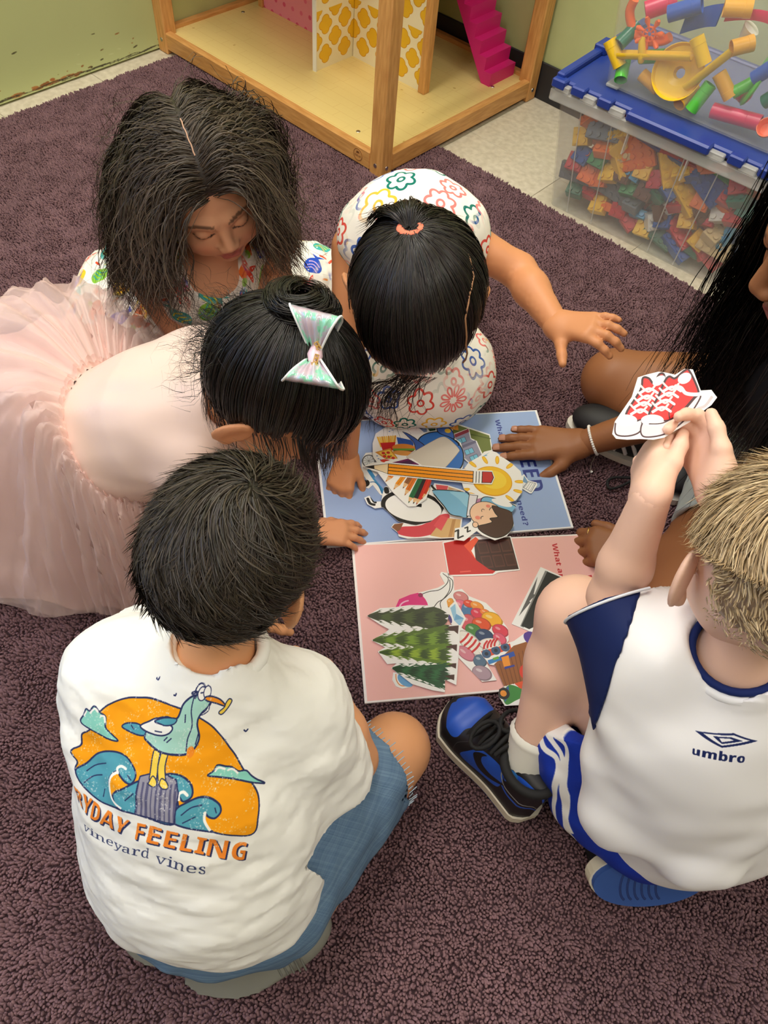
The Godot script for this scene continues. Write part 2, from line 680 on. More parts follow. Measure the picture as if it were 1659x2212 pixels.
func ceiling_light(p: Vector3, share: float, place: String) -> void:
	var t := thing("ceiling_light", "flat white ceiling light panel " + place, "ceiling light", "ceiling light panels")
	t.position = p.rotated(Vector3.UP, TURN)
	t.rotation.y = TURN
	var a := Acc.new()
	for s in [-1.0, 1.0]:
		a.box(at(0.3 * s, 0.015, 0), Vector3(0.03, 0.04, 1.23), 0.004)
		a.box(at(0, 0.015, 0.6 * s), Vector3(0.63, 0.04, 0.03), 0.004)
	put("frame", a.mesh(), M.white, t)
	var gm := mat(Color.WHITE, 0.6)
	gm.emission_enabled = true
	gm.emission = Color(1.0, 0.972, 0.93)
	gm.emission_energy_multiplier = 1.2
	block("diffuser_panel", Vector3(-0.29, 0.0, -0.59), Vector3(0.29, 0.02, 0.59), gm, t)
	var l := AreaLight3D.new()
	l.name = "panel_glow"
	l.area_size = Vector2(0.57, 1.17)
	l.light_color = Color(1.0, 0.972, 0.93)
	l.light_energy = LAMP * share
	l.area_range = 12.0
	l.area_attenuation = 2.0
	l.shadow_enabled = true
	l.position = Vector3(0, -0.012, 0)
	l.rotation.x = -PI / 2.0
	t.add_child(l)

func room() -> void:
	# walls, floor and ceiling with thickness; the window is a real opening in the left wall
	var a := Acc.new()
	var x0 := -2.10
	var z0 := -2.035
	for q in [[-2.2, 0.4, 0.0, 2.6], [0.4, 2.2, 0.0, 0.95], [0.4, 2.2, 2.2, 2.6], [2.2, 3.6, 0.0, 2.6]]:
		a.box(at(x0 - 0.05, (q[2] + q[3]) * 0.5, (q[0] + q[1]) * 0.5), Vector3(0.1, q[3] - q[2], q[1] - q[0]))
	var wl := struct(in_room(put("wall_left", a.mesh(), M.green, self), Vector3.ZERO)) as MeshInstance3D
	wl.set_meta("label", "green painted wall with chipped paint along the floor")
	# painted boards at the foot of that wall, chipped along the lower edge
	var p := Paint.new(Rect2(-2.03, 0, 1.9, 0.6), 2048, c8(188, 196, 138))
	var r := RandomNumberGenerator.new()
	r.seed = 4
	for k in 90:
		var zz := r.randf_range(-2.0, -0.2)
		var yy := 0.6 - absf(r.randfn(0.0, 0.03)) - 0.004
		if k > 70:
			yy = 0.6 - r.randf_range(0.02, 0.25)
		var s := r.randf_range(0.001, 0.004)
		p.disc(Vector2(zz, yy), s * r.randf_range(1.0, 3.5), s * 0.6, [c8(70, 66, 40), c8(150, 96, 48), c8(110, 84, 44), c8(196, 204, 150)][r.randi() % 4], r.randf_range(-0.3, 0.3), 9)
	for k in 26:
		var zz := -0.98 + r.randfn(0.0, 0.06)
		p.disc(Vector2(zz, 0.594 - absf(r.randfn(0, 0.004))), r.randf_range(0.006, 0.02), r.randf_range(0.001, 0.004), [c8(168, 104, 52), c8(140, 88, 44), c8(176, 120, 66)][k % 3], r.randf_range(-0.15, 0.15), 11)
	for k in 60:
		var zz := r.randf_range(-2.0, -0.3)
		p.line([zz, 0.596 - r.randf() * 0.006, zz + 0.03, 0.595 - r.randf() * 0.005, zz + 0.08, 0.597 - r.randf() * 0.004], 0.0012, c8(58, 54, 34))
	var pm := mat(Color.WHITE, 0.5)
	pm.albedo_texture = p.done()
	var b := Acc.new()
	var k0 := b.v.size()
	for w in [[-2.03, 0.006], [-0.13, 0.006], [-0.13, 0.606], [-2.03, 0.606]]:
		b.vert(Vector3(x0 + 0.012, w[1], w[0]), Vector3.RIGHT, Vector2((w[0] + 2.03) / 1.9, 1.0 - (w[1] - 0.006) / 0.6))
	b.quad(k0, k0 + 1, k0 + 2, k0 + 3)
	for w in [[Vector3(x0, 0.006, -2.03), Vector3(x0, 0.006, -0.13), Vector3(x0 + 0.012, 0.006, -0.13), Vector3(x0 + 0.012, 0.006, -2.03)], [Vector3(x0, 0.606, -2.03), Vector3(x0 + 0.012, 0.606, -2.03), Vector3(x0 + 0.012, 0.606, -0.13), Vector3(x0, 0.606, -0.13)], [Vector3(x0, 0.006, -0.13), Vector3(x0, 0.606, -0.13), Vector3(x0 + 0.012, 0.606, -0.13), Vector3(x0 + 0.012, 0.006, -0.13)]]:
		b.flat(w)
	put("panel", b.mesh(), pm, wl)
	# window in the left wall, beside the photographer
	var wn := Node3D.new()
	wn.name = "window_1"
	add_child(wn)
	struct(in_room(wn, Vector3(x0, 0, 1.3)))
	var fr := Acc.new()
	for s in [-1.0, 0.0, 1.0]:
		fr.box(at(-0.05, 1.575, 0.88 * s), Vector3(0.06, 1.25, 0.045), 0.004)
	for yy in [0.97, 2.18]:
		fr.box(at(-0.05, yy, 0), Vector3(0.06, 0.045, 1.8), 0.004)
	put("window_frame", fr.mesh(), M.white, wn)
	for s in [-0.44, 0.44]:
		block("pane", Vector3(-0.054, 0.99, s - 0.42), Vector3(-0.05, 2.16, s + 0.42), M.glass, wn)
	block("window_sill", Vector3(-0.02, 0.92, -0.95), Vector3(0.08, 0.95, 0.95), M.white, wn, 0.004)
	struct(in_room(block("wall_back", Vector3(-2.2, 0, z0 - 0.1), Vector3(3.2, 2.6, z0), M.green, self), Vector3.ZERO))
	struct(in_room(block("wall_right", Vector3(3.1, 0, -2.1), Vector3(3.2, 2.6, 3.6), M.cream, self), Vector3.ZERO))
	struct(in_room(block("wall_front", Vector3(-2.2, 0, 3.5), Vector3(3.2, 2.6, 3.6), M.cream, self), Vector3.ZERO))
	struct(in_room(block("ceiling", Vector3(-2.2, 2.6, -2.15), Vector3(3.2, 2.7, 3.6), M.ceiling, self), Vector3.ZERO))
	var fl := struct(in_room(block("floor", Vector3(-2.2, -0.1, -2.15), Vector3(3.2, -0.002, 3.6), M.grout, self), Vector3.ZERO))
	var ta := Acc.new()
	ta.box(at(0, -0.002, 0), Vector3(0.3036, 0.004, 0.3036), 0.0008)
	var tm := ta.mesh()
	for i in 10:
		for j in 19:
			var c := Vector3(x0 + 0.1524 + 0.3048 * i, 0, z0 + 0.1524 + 0.3048 * j)
			if c.z > -1.3 and c.x > -1.7:
				continue
			var o := put("tile", tm, M.tile, fl)
			o.position = c
	struct(in_room(block("baseboard_back", Vector3(x0, 0, z0), Vector3(3.1, 0.1, z0 + 0.006), M.black_rubber, self, 0.002), Vector3.ZERO))

# ------------------------------------------------------------------ rug
func rug() -> void:
	var t := thing("rug", "large plum purple shaggy rug covering the floor under everyone", "rug")
	in_room(t, Vector3(-2.017, 0, -1.592))
	var bm := mat(c8(74, 50, 58), 0.95)
	bm.albedo_texture = noise_tex(0.09, Color(0.6, 0.56, 0.56), Color(1, 1, 1), 512, 2, 4)
	bm.uv1_triplanar = true
	bm.uv1_scale = Vector3.ONE * 3.0
	block("backing", Vector3(0.004, 0.0, 0.004), Vector3(4.0, 0.007, 3.6), bm, t)
	# pile: little bent yarn loops
	var a := Acc.new()
	var ring := 5
	for i in 4:
		var th: float = [0.35, 0.9, 1.5, 2.2][i]
		for j in ring:
			var ph := TAU * j / ring
			var nn := Vector3(sin(th) * cos(ph), cos(th), sin(th) * sin(ph))
			a.vert(nn * Vector3(1.0, 1.0, 1.0), nn)
	for i in 3:
		for j in ring:
			var j2 := (j + 1) % ring
			a.quad(i * ring + j, i * ring + j2, (i + 1) * ring + j2, (i + 1) * ring + j)
	var tip := a.vert(Vector3.UP, Vector3.UP)
	for j in ring:
		a.tri(tip, (j + 1) % ring, j)
	var pm := vmat(0.95, 0.2)
	var mm := MultiMesh.new()
	mm.transform_format = MultiMesh.TRANSFORM_3D
	mm.use_colors = true
	mm.mesh = a.mesh()
	var buf := PackedFloat32Array()
	var r := RandomNumberGenerator.new()
	r.seed = 12
	var big := FastNoiseLite.new()
	big.frequency = 6.0
	big.fractal_octaves = 3
	var lean := FastNoiseLite.new()
	lean.frequency = 14.0
	lean.seed = 9
	var stp := 0.0041
	var inv := Basis(Vector3.UP, TURN)
	var hedge := [Vector2(-0.85, 0.25), Vector2(0.95, 0.25), Vector2(1.35, -1.9), Vector2(-1.75, -2.7)]
	var poly := PackedVector2Array(hedge)
	var n := 0
	for iz in int(2.6 / stp):
		for ix in int(3.0 / stp):
			var lx := ix * stp + r.randf_range(-0.0018, 0.0018)
			var lz := iz * stp + r.randf_range(-0.0018, 0.0018)
			if lx < -0.001 + 0.003 * r.randf() or lz < -0.001 + 0.003 * r.randf():
				continue
			var w := inv * Vector3(lx - 2.017, 0, lz - 1.592)
			if not Geometry2D.is_point_in_polygon(Vector2(w.x, w.z), poly):
				continue
			if POSTER_AREA.has_area() and under_poster(w):
				continue
			var sc := r.randf_range(0.85, 1.25)
			var an := lean.get_noise_2d(lx, lz) * 4.0 + r.randf_range(-0.7, 0.7)
			var tilt := r.randf_range(0.1, 0.65)
			var bs := Basis(Vector3(cos(an), 0, sin(an)), tilt) * Basis(Vector3.UP, r.randf() * TAU)
			bs = bs * Basis.from_scale(Vector3(0.0021, 0.0058, 0.0027) * sc)
			var y := 0.0075 + r.randf_range(-0.0015, 0.0015) + big.get_noise_2d(lx * 2.0, lz * 2.0) * 0.0015
			var sh := 0.86 + 0.28 * r.randf() + 0.16 * big.get_noise_2d(lx + 5.0, lz)
			var col := Color(0.200, 0.118, 0.136) * sh
			col = col.lerp(Color(0.212, 0.122, 0.128) * sh, r.randf() * 0.6)
			buf.append_array(PackedFloat32Array([bs.x.x, bs.y.x, bs.z.x, lx, bs.x.y, bs.y.y, bs.z.y, y, bs.x.z, bs.y.z, bs.z.z, lz, col.r, col.g, col.b, 1.0]))
			n += 1
	mm.instance_count = n
	mm.buffer = buf
	var o := MultiMeshInstance3D.new()
	o.name = "pile"
	o.multimesh = mm
	o.material_override = pm
	o.set_meta("kind", "stuff")
	t.add_child(o)

const LAMP := 1.55
const POSTER_AREA := Rect2(-0.16, -1.06, 0.6, 0.7)
var poster_quads := [[-153.2, -943.8, 276.1, -1044.9, 336.5, -772.0, -89.1, -671.4], [-49.0, -684.5, 364.9, -765.2, 387.9, -490.3, 5.1, -407.3]]

func under_poster(w: Vector3) -> bool:
	if not POSTER_AREA.has_point(Vector2(w.x, w.z)):
		return false
	for q in poster_quads:
		var pts := PackedVector2Array()
		var mid := Vector2.ZERO
		for i in 4:
			pts.append(Vector2(q[2 * i], q[2 * i + 1]) * 0.001)
			mid += pts[i] * 0.25
		for i in 4:
			pts[i] = mid + (pts[i] - mid) * 0.97
		if Geometry2D.is_point_in_polygon(Vector2(w.x, w.z), pts):
			return true
	return false

# ------------------------------------------------------------------ dollhouse
func dollhouse() -> void:
	var t := thing("dollhouse", "open wooden dollhouse with yellow floor and patterned partitions against the green wall", "dollhouse")
	var o := Vector3(-1.635, 0, -1.69)
	in_room(t, o)
	var hx := 0.455
	var hz := 0.335
	for sx in [-1.0, 1.0]:
		for sz in [-1.0, 1.0]:
			var p := block("post", Vector3(sx * (hx - 0.021) - 0.021, 0, sz * (hz - 0.021) - 0.021), Vector3(sx * (hx - 0.021) + 0.021, 1.2, sz * (hz - 0.021) + 0.021), M.wood_up, t, 0.003)
			for f in [[Vector3(sx * (hx - 0.021), 0.036, sz * hz), Vector3(0, 0, sz)], [Vector3(sx * hx, 0.03, sz * (hz - 0.021)), Vector3(sx, 0, 0)]]:
				var s := Acc.new()
				var bs := Basis.looking_at(f[1], Vector3.UP) * Basis(Vector3.RIGHT, -PI / 2)
				s.lathe(Transform3D(bs, f[0]), [Vector2(0.0, 0.0015), Vector2(0.0055, 0.001), Vector2(0.006, -0.001)], 10)
				put("screw", s.mesh(), M.steel, p)
	for lev in [0.0, 0.47, 0.92]:
		for sz in [-1.0, 1.0]:
			block("rail", Vector3(-hx + 0.042, lev + 0.014, sz * (hz - 0.012) - 0.011), Vector3(hx - 0.042, lev + 0.061, sz * (hz - 0.012) + 0.011), M.wood, t, 0.003)
		for sx in [-1.0, 1.0]:
			block("rail", Vector3(sx * (hx - 0.012) - 0.011, lev + 0.014, -hz + 0.042), Vector3(sx * (hx - 0.012) + 0.011, lev + 0.061, hz - 0.042), M.wood_deep, t, 0.003)
	# floor print: pale yellow boards
	var p := Paint.new(Rect2(-hx, -hz, 2 * hx, 2 * hz), 2048, c8(250, 226, 150))
	var r := RandomNumberGenerator.new()
	r.seed = 3
	for i in 23:
		var z := -hz + i * 0.03
		p.stroke([-hx, z, hx, z], 0.0007, c8(232, 200, 120))
		var x := -hx + r.randf() * 0.06
		while x < hx:
			p.stroke([x, z, x, z + 0.03], 0.0007, c8(232, 200, 120))
			x += r.randf_range(0.07, 0.12)
	for k in 14:
		p.disc(Vector2(r.randf_range(-hx, hx), r.randf_range(-hz, hz)), r.randf_range(0.002, 0.006), r.randf_range(0.002, 0.006), c8(222, 188, 104))
	var fm := mat(Color.WHITE, 0.32)
	fm.albedo_texture = p.done()
	var fa := Acc.new()
	fa.slab(Transform3D(), PackedVector2Array([Vector2(-hx + 0.02, -hz + 0.02), Vector2(hx - 0.02, -hz + 0.02), Vector2(hx - 0.02, hz - 0.02), Vector2(-hx + 0.02, hz - 0.02)]), 0.04, 0.05, Rect2(-hx, -hz, 2 * hx, 2 * hz))
	var floor_part := put("floor_panel", fa.mesh(), fm, t)
	for q in [[-0.4, 0.05], [0.31, 0.27], [0.39, -0.2]]:
		var s := Acc.new()
		s.lathe(at(q[0], 0.05, q[1]), [Vector2(0.006, 0.0), Vector2(0.005, 0.0012), Vector2(0.0, 0.0016)], 10)
		put("screw", s.mesh(), M.steel, floor_part)
	block("upper_floor", Vector3(-hx + 0.02, 0.515, -hz + 0.02), Vector3(0.12, 0.525, hz - 0.02), M.wood, t)
	block("upper_floor", Vector3(-hx + 0.02, 0.965, -hz + 0.02), Vector3(hx - 0.02, 0.975, hz - 0.02), M.wood, t)
	# partitions
	var ym := mat(Color.WHITE, 0.45)
	ym.albedo_texture = lattice_print()
	var y1 := Acc.new()
	wall_sheet(y1, Vector3(0.006, 0.05, 0.134), Vector3(0.006, 0.515, -0.02), 0.008)
	put("partition", y1.mesh(), ym, t).set_meta("label", "yellow trellis printed partition")
	var y2 := Acc.new()
	wall_sheet(y2, Vector3(0.012, 0.05, -0.018), Vector3(0.272, 0.515, -0.018), 0.008)
	put("partition", y2.mesh(), ym, t).set_meta("label", "yellow trellis printed partition")
	block("partition_post", Vector3(0.272, 0.05, -0.03), Vector3(0.296, 0.515, -0.006), M.wood_up, t, 0.002)
	block("partition_edge", Vector3(0.0, 0.05, 0.133), Vector3(0.013, 0.515, 0.137), M.white, t)
	var km := mat(Color.WHITE, 0.5)
	km.albedo_texture = dot_print()
	var y3 := Acc.new()
	wall_sheet(y3, Vector3(-0.385, 0.05, -0.026), Vector3(0.001, 0.515, -0.026), 0.006)
	put("partition", y3.mesh(), km, t).set_meta("label", "pink polka dot printed partition")
	block("partition_post", Vector3(-0.403, 0.05, -0.036), Vector3(-0.385, 0.515, -0.014), M.wood_up, t, 0.002)
	# staircase, magenta plastic
	var sm := mat(c8(222, 40, 130), 0.4)
	var sa := Acc.new()
	var prof := PackedVector2Array()
	var run := 0.0255
	var rise := 0.0345
	var x := 0.385
	var y := 0.05
	prof.append(Vector2(x, y))
	for k in 13:
		y += rise
		prof.append(Vector2(x, y))
		x -= run
		prof.append(Vector2(x, y))
	prof.append(Vector2(x, y - 0.03))
	prof.append(Vector2(0.355, 0.05))
	prof.reverse()
	var fr := Transform3D(Basis(Vector3(1, 0, 0), Vector3(0, 0, -1), Vector3(0, 1, 0)), Vector3(0, 0, -0.19))
	sa.slab(fr, prof, 0.0, 0.115)
	put("staircase", sa.mesh(), sm, t).set_meta("label", "magenta plastic staircase")
	# burnt-in round maker's stamp on the front rail
	var st := Paint.new(Rect2(0, 0, 1, 1), 512, c8(214, 156, 92))
	st.poly(st.ring(Vector2(0.5, 0.5), 0.5, 0.5), c8(214, 156, 92))
	st.stroke(st.ring(Vector2(0.5, 0.5), 0.46, 0.46, 0.0, 40), 0.05, c8(120, 72, 34), true)
	st.text("KidKraft", Vector2(0.16, 0.68), Vector2(0.84, 0.68), 0.2, c8(120, 72, 34), font(true))
	st.disc(Vector2(0.42, 0.32), 0.09, 0.11, c8(120, 72, 34), 0.3)
	st.disc(Vector2(0.58, 0.3), 0.07, 0.1, c8(120, 72, 34), -0.4)
	var stm := mat(Color.WHITE, 0.5)
	stm.albedo_texture = st.done()
	var disc := PackedVector2Array()
	for k in 24:
		disc.append(Vector2(cos(TAU * k / 24.0), sin(TAU * k / 24.0)) * 0.016)
	var da := Acc.new()
	da.slab(Transform3D(Basis(Vector3(1, 0, 0), Vector3(0, 0, 1), Vector3(0, -1, 0)), Vector3(0.372, 0.038, hz - 0.001)), disc, 0.0, 0.0006, Rect2(-0.016, -0.016, 0.032, 0.032))
	put("stamp", da.mesh(), stm, t)

# upright sheet between two corners with its print laid on in tiles of 0.15 m
func wall_sheet(a: Acc, lo: Vector3, hi: Vector3, thick: float) -> void:
	var along := Vector3(hi.x - lo.x, 0, hi.z - lo.z)
	var len := along.length()
	along /= len
	var nn := Vector3(-along.z, 0, along.x)
	for s in [-1.0, 1.0]:
		var k := a.v.size()
		for w in [[0.0, 0.0], [1.0, 0.0], [1.0, 1.0], [0.0, 1.0]]:
			a.vert(lo + along * len * w[0] + Vector3.UP * (hi.y - lo.y) * w[1] + nn * s * thick * 0.5, nn * s, Vector2(w[0] * len / 0.15, -w[1] * (hi.y - lo.y) / 0.15))
		a.quad(k, k + 1, k + 2, k + 3)
	for e in [0.0, 1.0]:
		var c = lo + along * len * e
		a.flat([c - nn * thick * 0.5, c + nn * thick * 0.5, c + nn * thick * 0.5 + Vector3.UP * (hi.y - lo.y), c - nn * thick * 0.5 + Vector3.UP * (hi.y - lo.y)])

func lattice_print() -> ImageTexture:
	var p := Paint.new(Rect2(0, 0, 2, 2), 1024, c8(252, 244, 214))
	for i in range(-1, 4):
		for j in range(-1, 4):
			var c := Vector2(i + (0.5 if posmod(j, 2) else 0.0), j * 0.5)
			for s in 2:
				var k := 1.0 if s == 0 else 0.86
				var col := c8(226, 160, 20) if s == 0 else c8(246, 196, 40)
				for d in [Vector2(0.11, 0), Vector2(-0.11, 0), Vector2(0, 0.13), Vector2(0, -0.13)]:
					p.disc(c + d * 1.25, 0.20 * k, 0.17 * k, col)
				p.disc(c, 0.22 * k, 0.24 * k, col)
	return p.done()

func dot_print() -> ImageTexture:
	var p := Paint.new(Rect2(0, 0, 2, 2), 512, c8(246, 150, 176))
	var r := RandomNumberGenerator.new()
	r.seed = 5
	for i in 5:
		for j in 5:
			p.disc(Vector2(i * 0.5 + (0.25 if j % 2 else 0.0), j * 0.5) + Vector2(0.0, 0.0), 0.085, 0.085, c8(228, 84, 130) if (i + j) % 3 else c8(238, 110, 150))
	return p.done()

# ------------------------------------------------------------------ storage bins and the toys in them
func bin_shell(lo: Vector2, hi: Vector2, tall: float, round_: float) -> Acc:
	# open tub with rounded corners: outside and inside walls, rim and bottom
	var a := Acc.new()
	var n := 40
	for inside in 2:
		var off := 0.0022 * inside
		var pts := []
		for i in 5:
			var f := i / 4.0
			var h := lo.lerp(hi, f) - Vector2(off, off)
			for j in n:
				var th := TAU * (j + 0.5) / n
				var q := Vector2(cos(th), sin(th))
				var c := Vector2(signf(q.x) * (h.x - round_), signf(q.y) * (h.y - round_))
				var sq := Vector2(clampf(q.x * 3.0, -1, 1) * (h.x - round_), clampf(q.y * 3.0, -1, 1) * (h.y - round_))
				var p := sq + q * round_
				if c == Vector2.ZERO:
					p = q
				pts.append(Vector3(p.x, 0.003 * inside + (tall - 0.003 * inside) * f, p.y))
		a.grid(pts, 5, n, true, PackedVector2Array(), PackedColorArray(), inside == 0)
	var y := 0.0
	for inside in 2:
		var k := a.v.size()
		a.vert(Vector3(0, 0.003 * inside, 0), Vector3.UP if inside else Vector3.DOWN)
		for j in n:
			a.vert(a.v[(0 if inside == 0 else 5 * n) + j], Vector3.UP if inside else Vector3.DOWN)
		for j in n:
			a.tri(k, k + 1 + j, k + 1 + (j + 1) % n)
	return a

func frosted(alpha: float) -> StandardMaterial3D:
	var m := mat(Color(0.90, 0.90, 0.88, alpha), 0.32, 0.5)
	m.transparency = BaseMaterial3D.TRANSPARENCY_ALPHA
	return m

func bins() -> void:
	var fm := frosted(0.15)
	var rim_m := frosted(0.42)
	var blue := mat(c8(36, 62, 150), 0.35)
	var t := thing("storage_bin", "clear plastic storage bin full of building bricks with a blue hinged lid", "storage bin")
	in_room(t, Vector3(-0.603, 0.0, -1.796), 0.0645)
	put("tub", bin_shell(Vector2(0.24, 0.165), Vector2(0.275, 0.195), 0.265, 0.02).mesh(), fm, t)
	# stiffening ribs on the front
	for x in [-0.185, -0.115, 0.045, 0.115]:
		var a := Acc.new()
		a.tube(PackedVector3Array([Vector3(x, 0.004, 0.166), Vector3(x * 1.13, 0.262, 0.1955)]), 0.0016, 6)
		put("rib", a.mesh(), rim_m, t)
	# clear collar with notches
	for q in [[Vector3(-0.29, 0.26, 0.195), Vector3(0.29, 0.286, 0.21)], [Vector3(-0.29, 0.26, -0.21), Vector3(0.29, 0.286, -0.195)], [Vector3(-0.29, 0.26, -0.195), Vector3(-0.275, 0.286, 0.195)], [Vector3(0.275, 0.26, -0.195), Vector3(0.29, 0.286, 0.195)]]:
		block("collar", q[0], q[1], rim_m, t, 0.003)
	for x in [-0.255, -0.19, -0.118, 0.118, 0.19, 0.255]:
		block("collar_tooth", Vector3(x - 0.024, 0.286, 0.198), Vector3(x + 0.012, 0.300, 0.213), rim_m, t, 0.002)
	for x in [-0.085, 0.06]:
		block("collar_rib", Vector3(x, 0.215, 0.197), Vector3(x + 0.003, 0.262, 0.209), rim_m, t)
	var lid := block("lid", Vector3(-0.285, 0.288, -0.203), Vector3(0.285, 0.306, 0.197), blue, t, 0.004)
	block("lid_rim", Vector3(-0.288, 0.304, -0.206), Vector3(-0.268, 0.318, 0.2), blue, lid, 0.003)
	block("lid_rim", Vector3(-0.285, 0.304, -0.206), Vector3(0.285, 0.312, -0.19), blue, lid, 0.003)
	for x in [-0.272, -0.222, -0.155, 0.155, 0.222, 0.28]:
		block("tab", Vector3(x - 0.017, 0.29, 0.19), Vector3(x + 0.017, 0.31, 0.215), blue, lid, 0.003)
	block("tab", Vector3(-0.292, 0.305, -0.02), Vector3(-0.262, 0.326, 0.03), blue, lid, 0.003)
	block("latch", Vector3(-0.098, 0.288, 0.188), Vector3(0.098, 0.308, 0.219), blue, lid, 0.004)
	# ---- bricks
	var cols := {"Y": [c8(255, 206, 60), "yellow"], "O": [c8(252, 124, 40), "orange"], "R": [c8(206, 30, 48), "red"], "B": [c8(26, 84, 170), "blue"], "G": [c8(20, 140, 70), "green"], "D": [c8(10, 108, 80), "dark green"], "S": [c8(44, 160, 214), "sky blue"], "W": [c8(236, 234, 226), "white"], "N": [c8(110, 66, 44), "brown"], "T": [c8(226, 200, 150), "tan"], "L": [c8(120, 190, 70), "lime green"], "H": [c8(116, 124, 134), "grey"], "E": [c8(20, 130, 110), "teal"]}
	var mats := {}
	for k in cols:
		mats[k] = mat(cols[k][0], 0.3)
	var shapes := {}
	for s in [[2, 2, 0.026], [4, 2, 0.026], [2, 1, 0.026], [4, 4, 0.012], [6, 1, 0.014], [6, 2, 0.012]]:
		shapes["%d%d%d" % [s[0], s[1], int(s[2] * 1000)]] = brick_mesh(s[0], s[1], s[2])
	# kind, colour, u, v, angle in the plane of the front wall
	var tab := [["2226", "Y", 0.245, 0.91, 30], ["2126", "Y", 0.285, 0.94, 30], ["2226", "Y", 0.262, 0.790, 60], ["4412", "O", 0.361, 0.821, 30], ["2226", "B", 0.085, 0.542, 0], ["2126", "R", 0.135, 0.548, 0], ["2226", "G", 0.180, 0.591, 0], ["4226", "Y", 0.290, 0.654, -50], ["2226", "Y", 0.252, 0.495, 25], ["2226", "Y", 0.424, 0.673, 15], ["2226", "R", 0.496, 0.638, 10], ["4226", "Y", 0.535, 0.799, -55], ["2126", "S", 0.373, 0.571, 0], ["2226", "N", 0.326, 0.557, 10], ["2226", "G", 0.375, 0.433, 5], ["2226", "N", 0.463, 0.484, 5], ["2226", "O", 0.200, 0.388, 20], ["6212", "H", 0.265, 0.330, -8], ["6212", "H", 0.10, 0.335, -5], ["2226", "Y", 0.231, 0.110, 20], ["2126", "R", 0.150, 0.171, 0], ["2226", "D", 0.076, 0.170, 0], ["2226", "R", 0.355, 0.172, 5], ["2126", "S", 0.461, 0.200, 0], ["2226", "W", 0.554, 0.215, -60], ["2226", "B", 0.605, 0.275, 30], ["2226", "Y", 0.520, 0.095, 10], ["2226", "R", 0.430, 0.086, -20], ["4226", "D", 0.613, 0.082, -20], ["2226", "B", 0.582, 0.614, -30], ["2226", "D", 0.537, 0.512, -20], ["4226", "Y", 0.664, 0.589, -40], ["6114", "O", 0.811, 0.691, -18], ["2226", "R", 0.632, 0.500, 30], ["2126", "W", 0.616, 0.446, 40], ["2126", "L", 0.672, 0.462, 0], ["2226", "Y", 0.718, 0.390, 25], ["4226", "R", 0.704, 0.209, -25], ["4226", "B", 0.728, 0.085, -20], ["2226", "O", 0.739, 0.631, 0], ["4412", "B", 0.755, 0.853, -25], ["2226", "Y", 0.600, 0.832, 30], ["2226", "B", 0.650, 0.857, 30], ["6114", "R", 0.592, 0.934, -10], ["6114", "O", 0.695, 0.944, 35], ["2226", "R", 0.856, 0.938, 30], ["2226", "E", 0.881, 0.835, 30], ["2226", "R", 0.838, 0.773, -20], ["2226", "W", 0.842, 0.590, 20], ["2226", "R", 0.796, 0.497, 15], ["6114", "S", 0.925, 0.433, 88], ["2226", "T", 0.868, 0.375, -10], ["4226", "T", 0.905, 0.267, -15], ["2226", "R", 0.858, 0.155, -30], ["2226", "R", 0.935, 0.098, -20], ["2226", "Y", 0.812, 0.239, -30], ["2126", "D", 0.810, 0.088, -20], ["6114", "B", 0.465, 0.953, -10], ["2226", "N", 0.768, 0.532, -50], ["2226", "R", 0.055, 0.442, 0], ["4226", "H", 0.185, 0.87, 0], ["2226", "E", 0.940, 0.746, 10], ["2226", "N", 0.579, 0.368, -60], ["2226", "R", 0.909, 0.637, 20], ["2226", "O", 0.137, 0.384, 0], ["2126", "O", 0.289, 0.134, 0], ["6114", "G", 0.741, 0.96, -20], ["2226", "Y", 0.07, 0.72, 20], ["2126", "O", 0.10, 0.93, 60], ["2226", "H", 0.42, 0.30, 5], ["2226", "O", 0.20, 0.72, 10], ["2126", "T", 0.31, 0.70, 40]]
	var r := RandomNumberGenerator.new()
	r.seed = 21
	for q in tab:
		var v: float = q[3]
		var p := Vector3(lerpf(-0.218, 0.218, q[2]) * (1.0 + 0.14 * v), 0.014 + 0.236 * v, 0.138 + 0.03 * v - r.randf_range(0.002, 0.012))
		var bs := Basis(Vector3(0, 0, 1), deg_to_rad(q[4])) * Basis(Vector3.RIGHT, r.randf_range(1.38, 1.5) if q[0] in ["4412", "6212"] else r.randf_range(0.35, 1.25)) * Basis(Vector3.UP, r.randf_range(-0.2, 0.2))
		one_brick(shapes[q[0]], mats[q[1]], cols[q[1]][1], p, bs, q[0], spot(q[2], v))
	var keys := ["Y", "R", "B", "G", "D", "O", "N", "H", "R", "B", "E", "S"]
	for layer in 1:
		for i in 8:
			for j in 6:
				var p := Vector3(-0.195 + 0.056 * i + r.randf_range(-0.008, 0.008), 0.028 + 0.042 * j + r.randf_range(-0.005, 0.005), 0.066 + r.randf_range(-0.006, 0.006))
				var k: String = keys[r.randi() % keys.size()]
				var bs := Basis(Vector3(0, 0, 1), r.randf_range(-0.6, 0.6)) * Basis(Vector3.RIGHT, r.randf_range(-0.4, 1.2))
				one_brick(shapes["2226"], mats[k], cols[k][1], p, bs, "b", spot((i + 0.5) / 8.0, (j + 0.5) / 6.0))
	# ---- upper bin with tube toys
	var u := thing("storage_bin", "frosted storage bin full of colourful marble run tubes stacked on the blue lid", "storage bin")
	in_room(u, Vector3(-0.785, 0.3125, -1.625) + Vector3(0.24, 0, 0).rotated(Vector3.UP, 0.0645) + Vector3(0, 0, -0.165).rotated(Vector3.UP, 0.0645), 0.0645)
	var um := frosted(0.12)
	put("tub", bin_shell(Vector2(0.24, 0.165), Vector2(0.275, 0.195), 0.28, 0.025).mesh(), um, u)
	block("collar", Vector3(-0.29, 0.275, 0.195), Vector3(0.29, 0.3, 0.21), rim_m, u, 0.003)
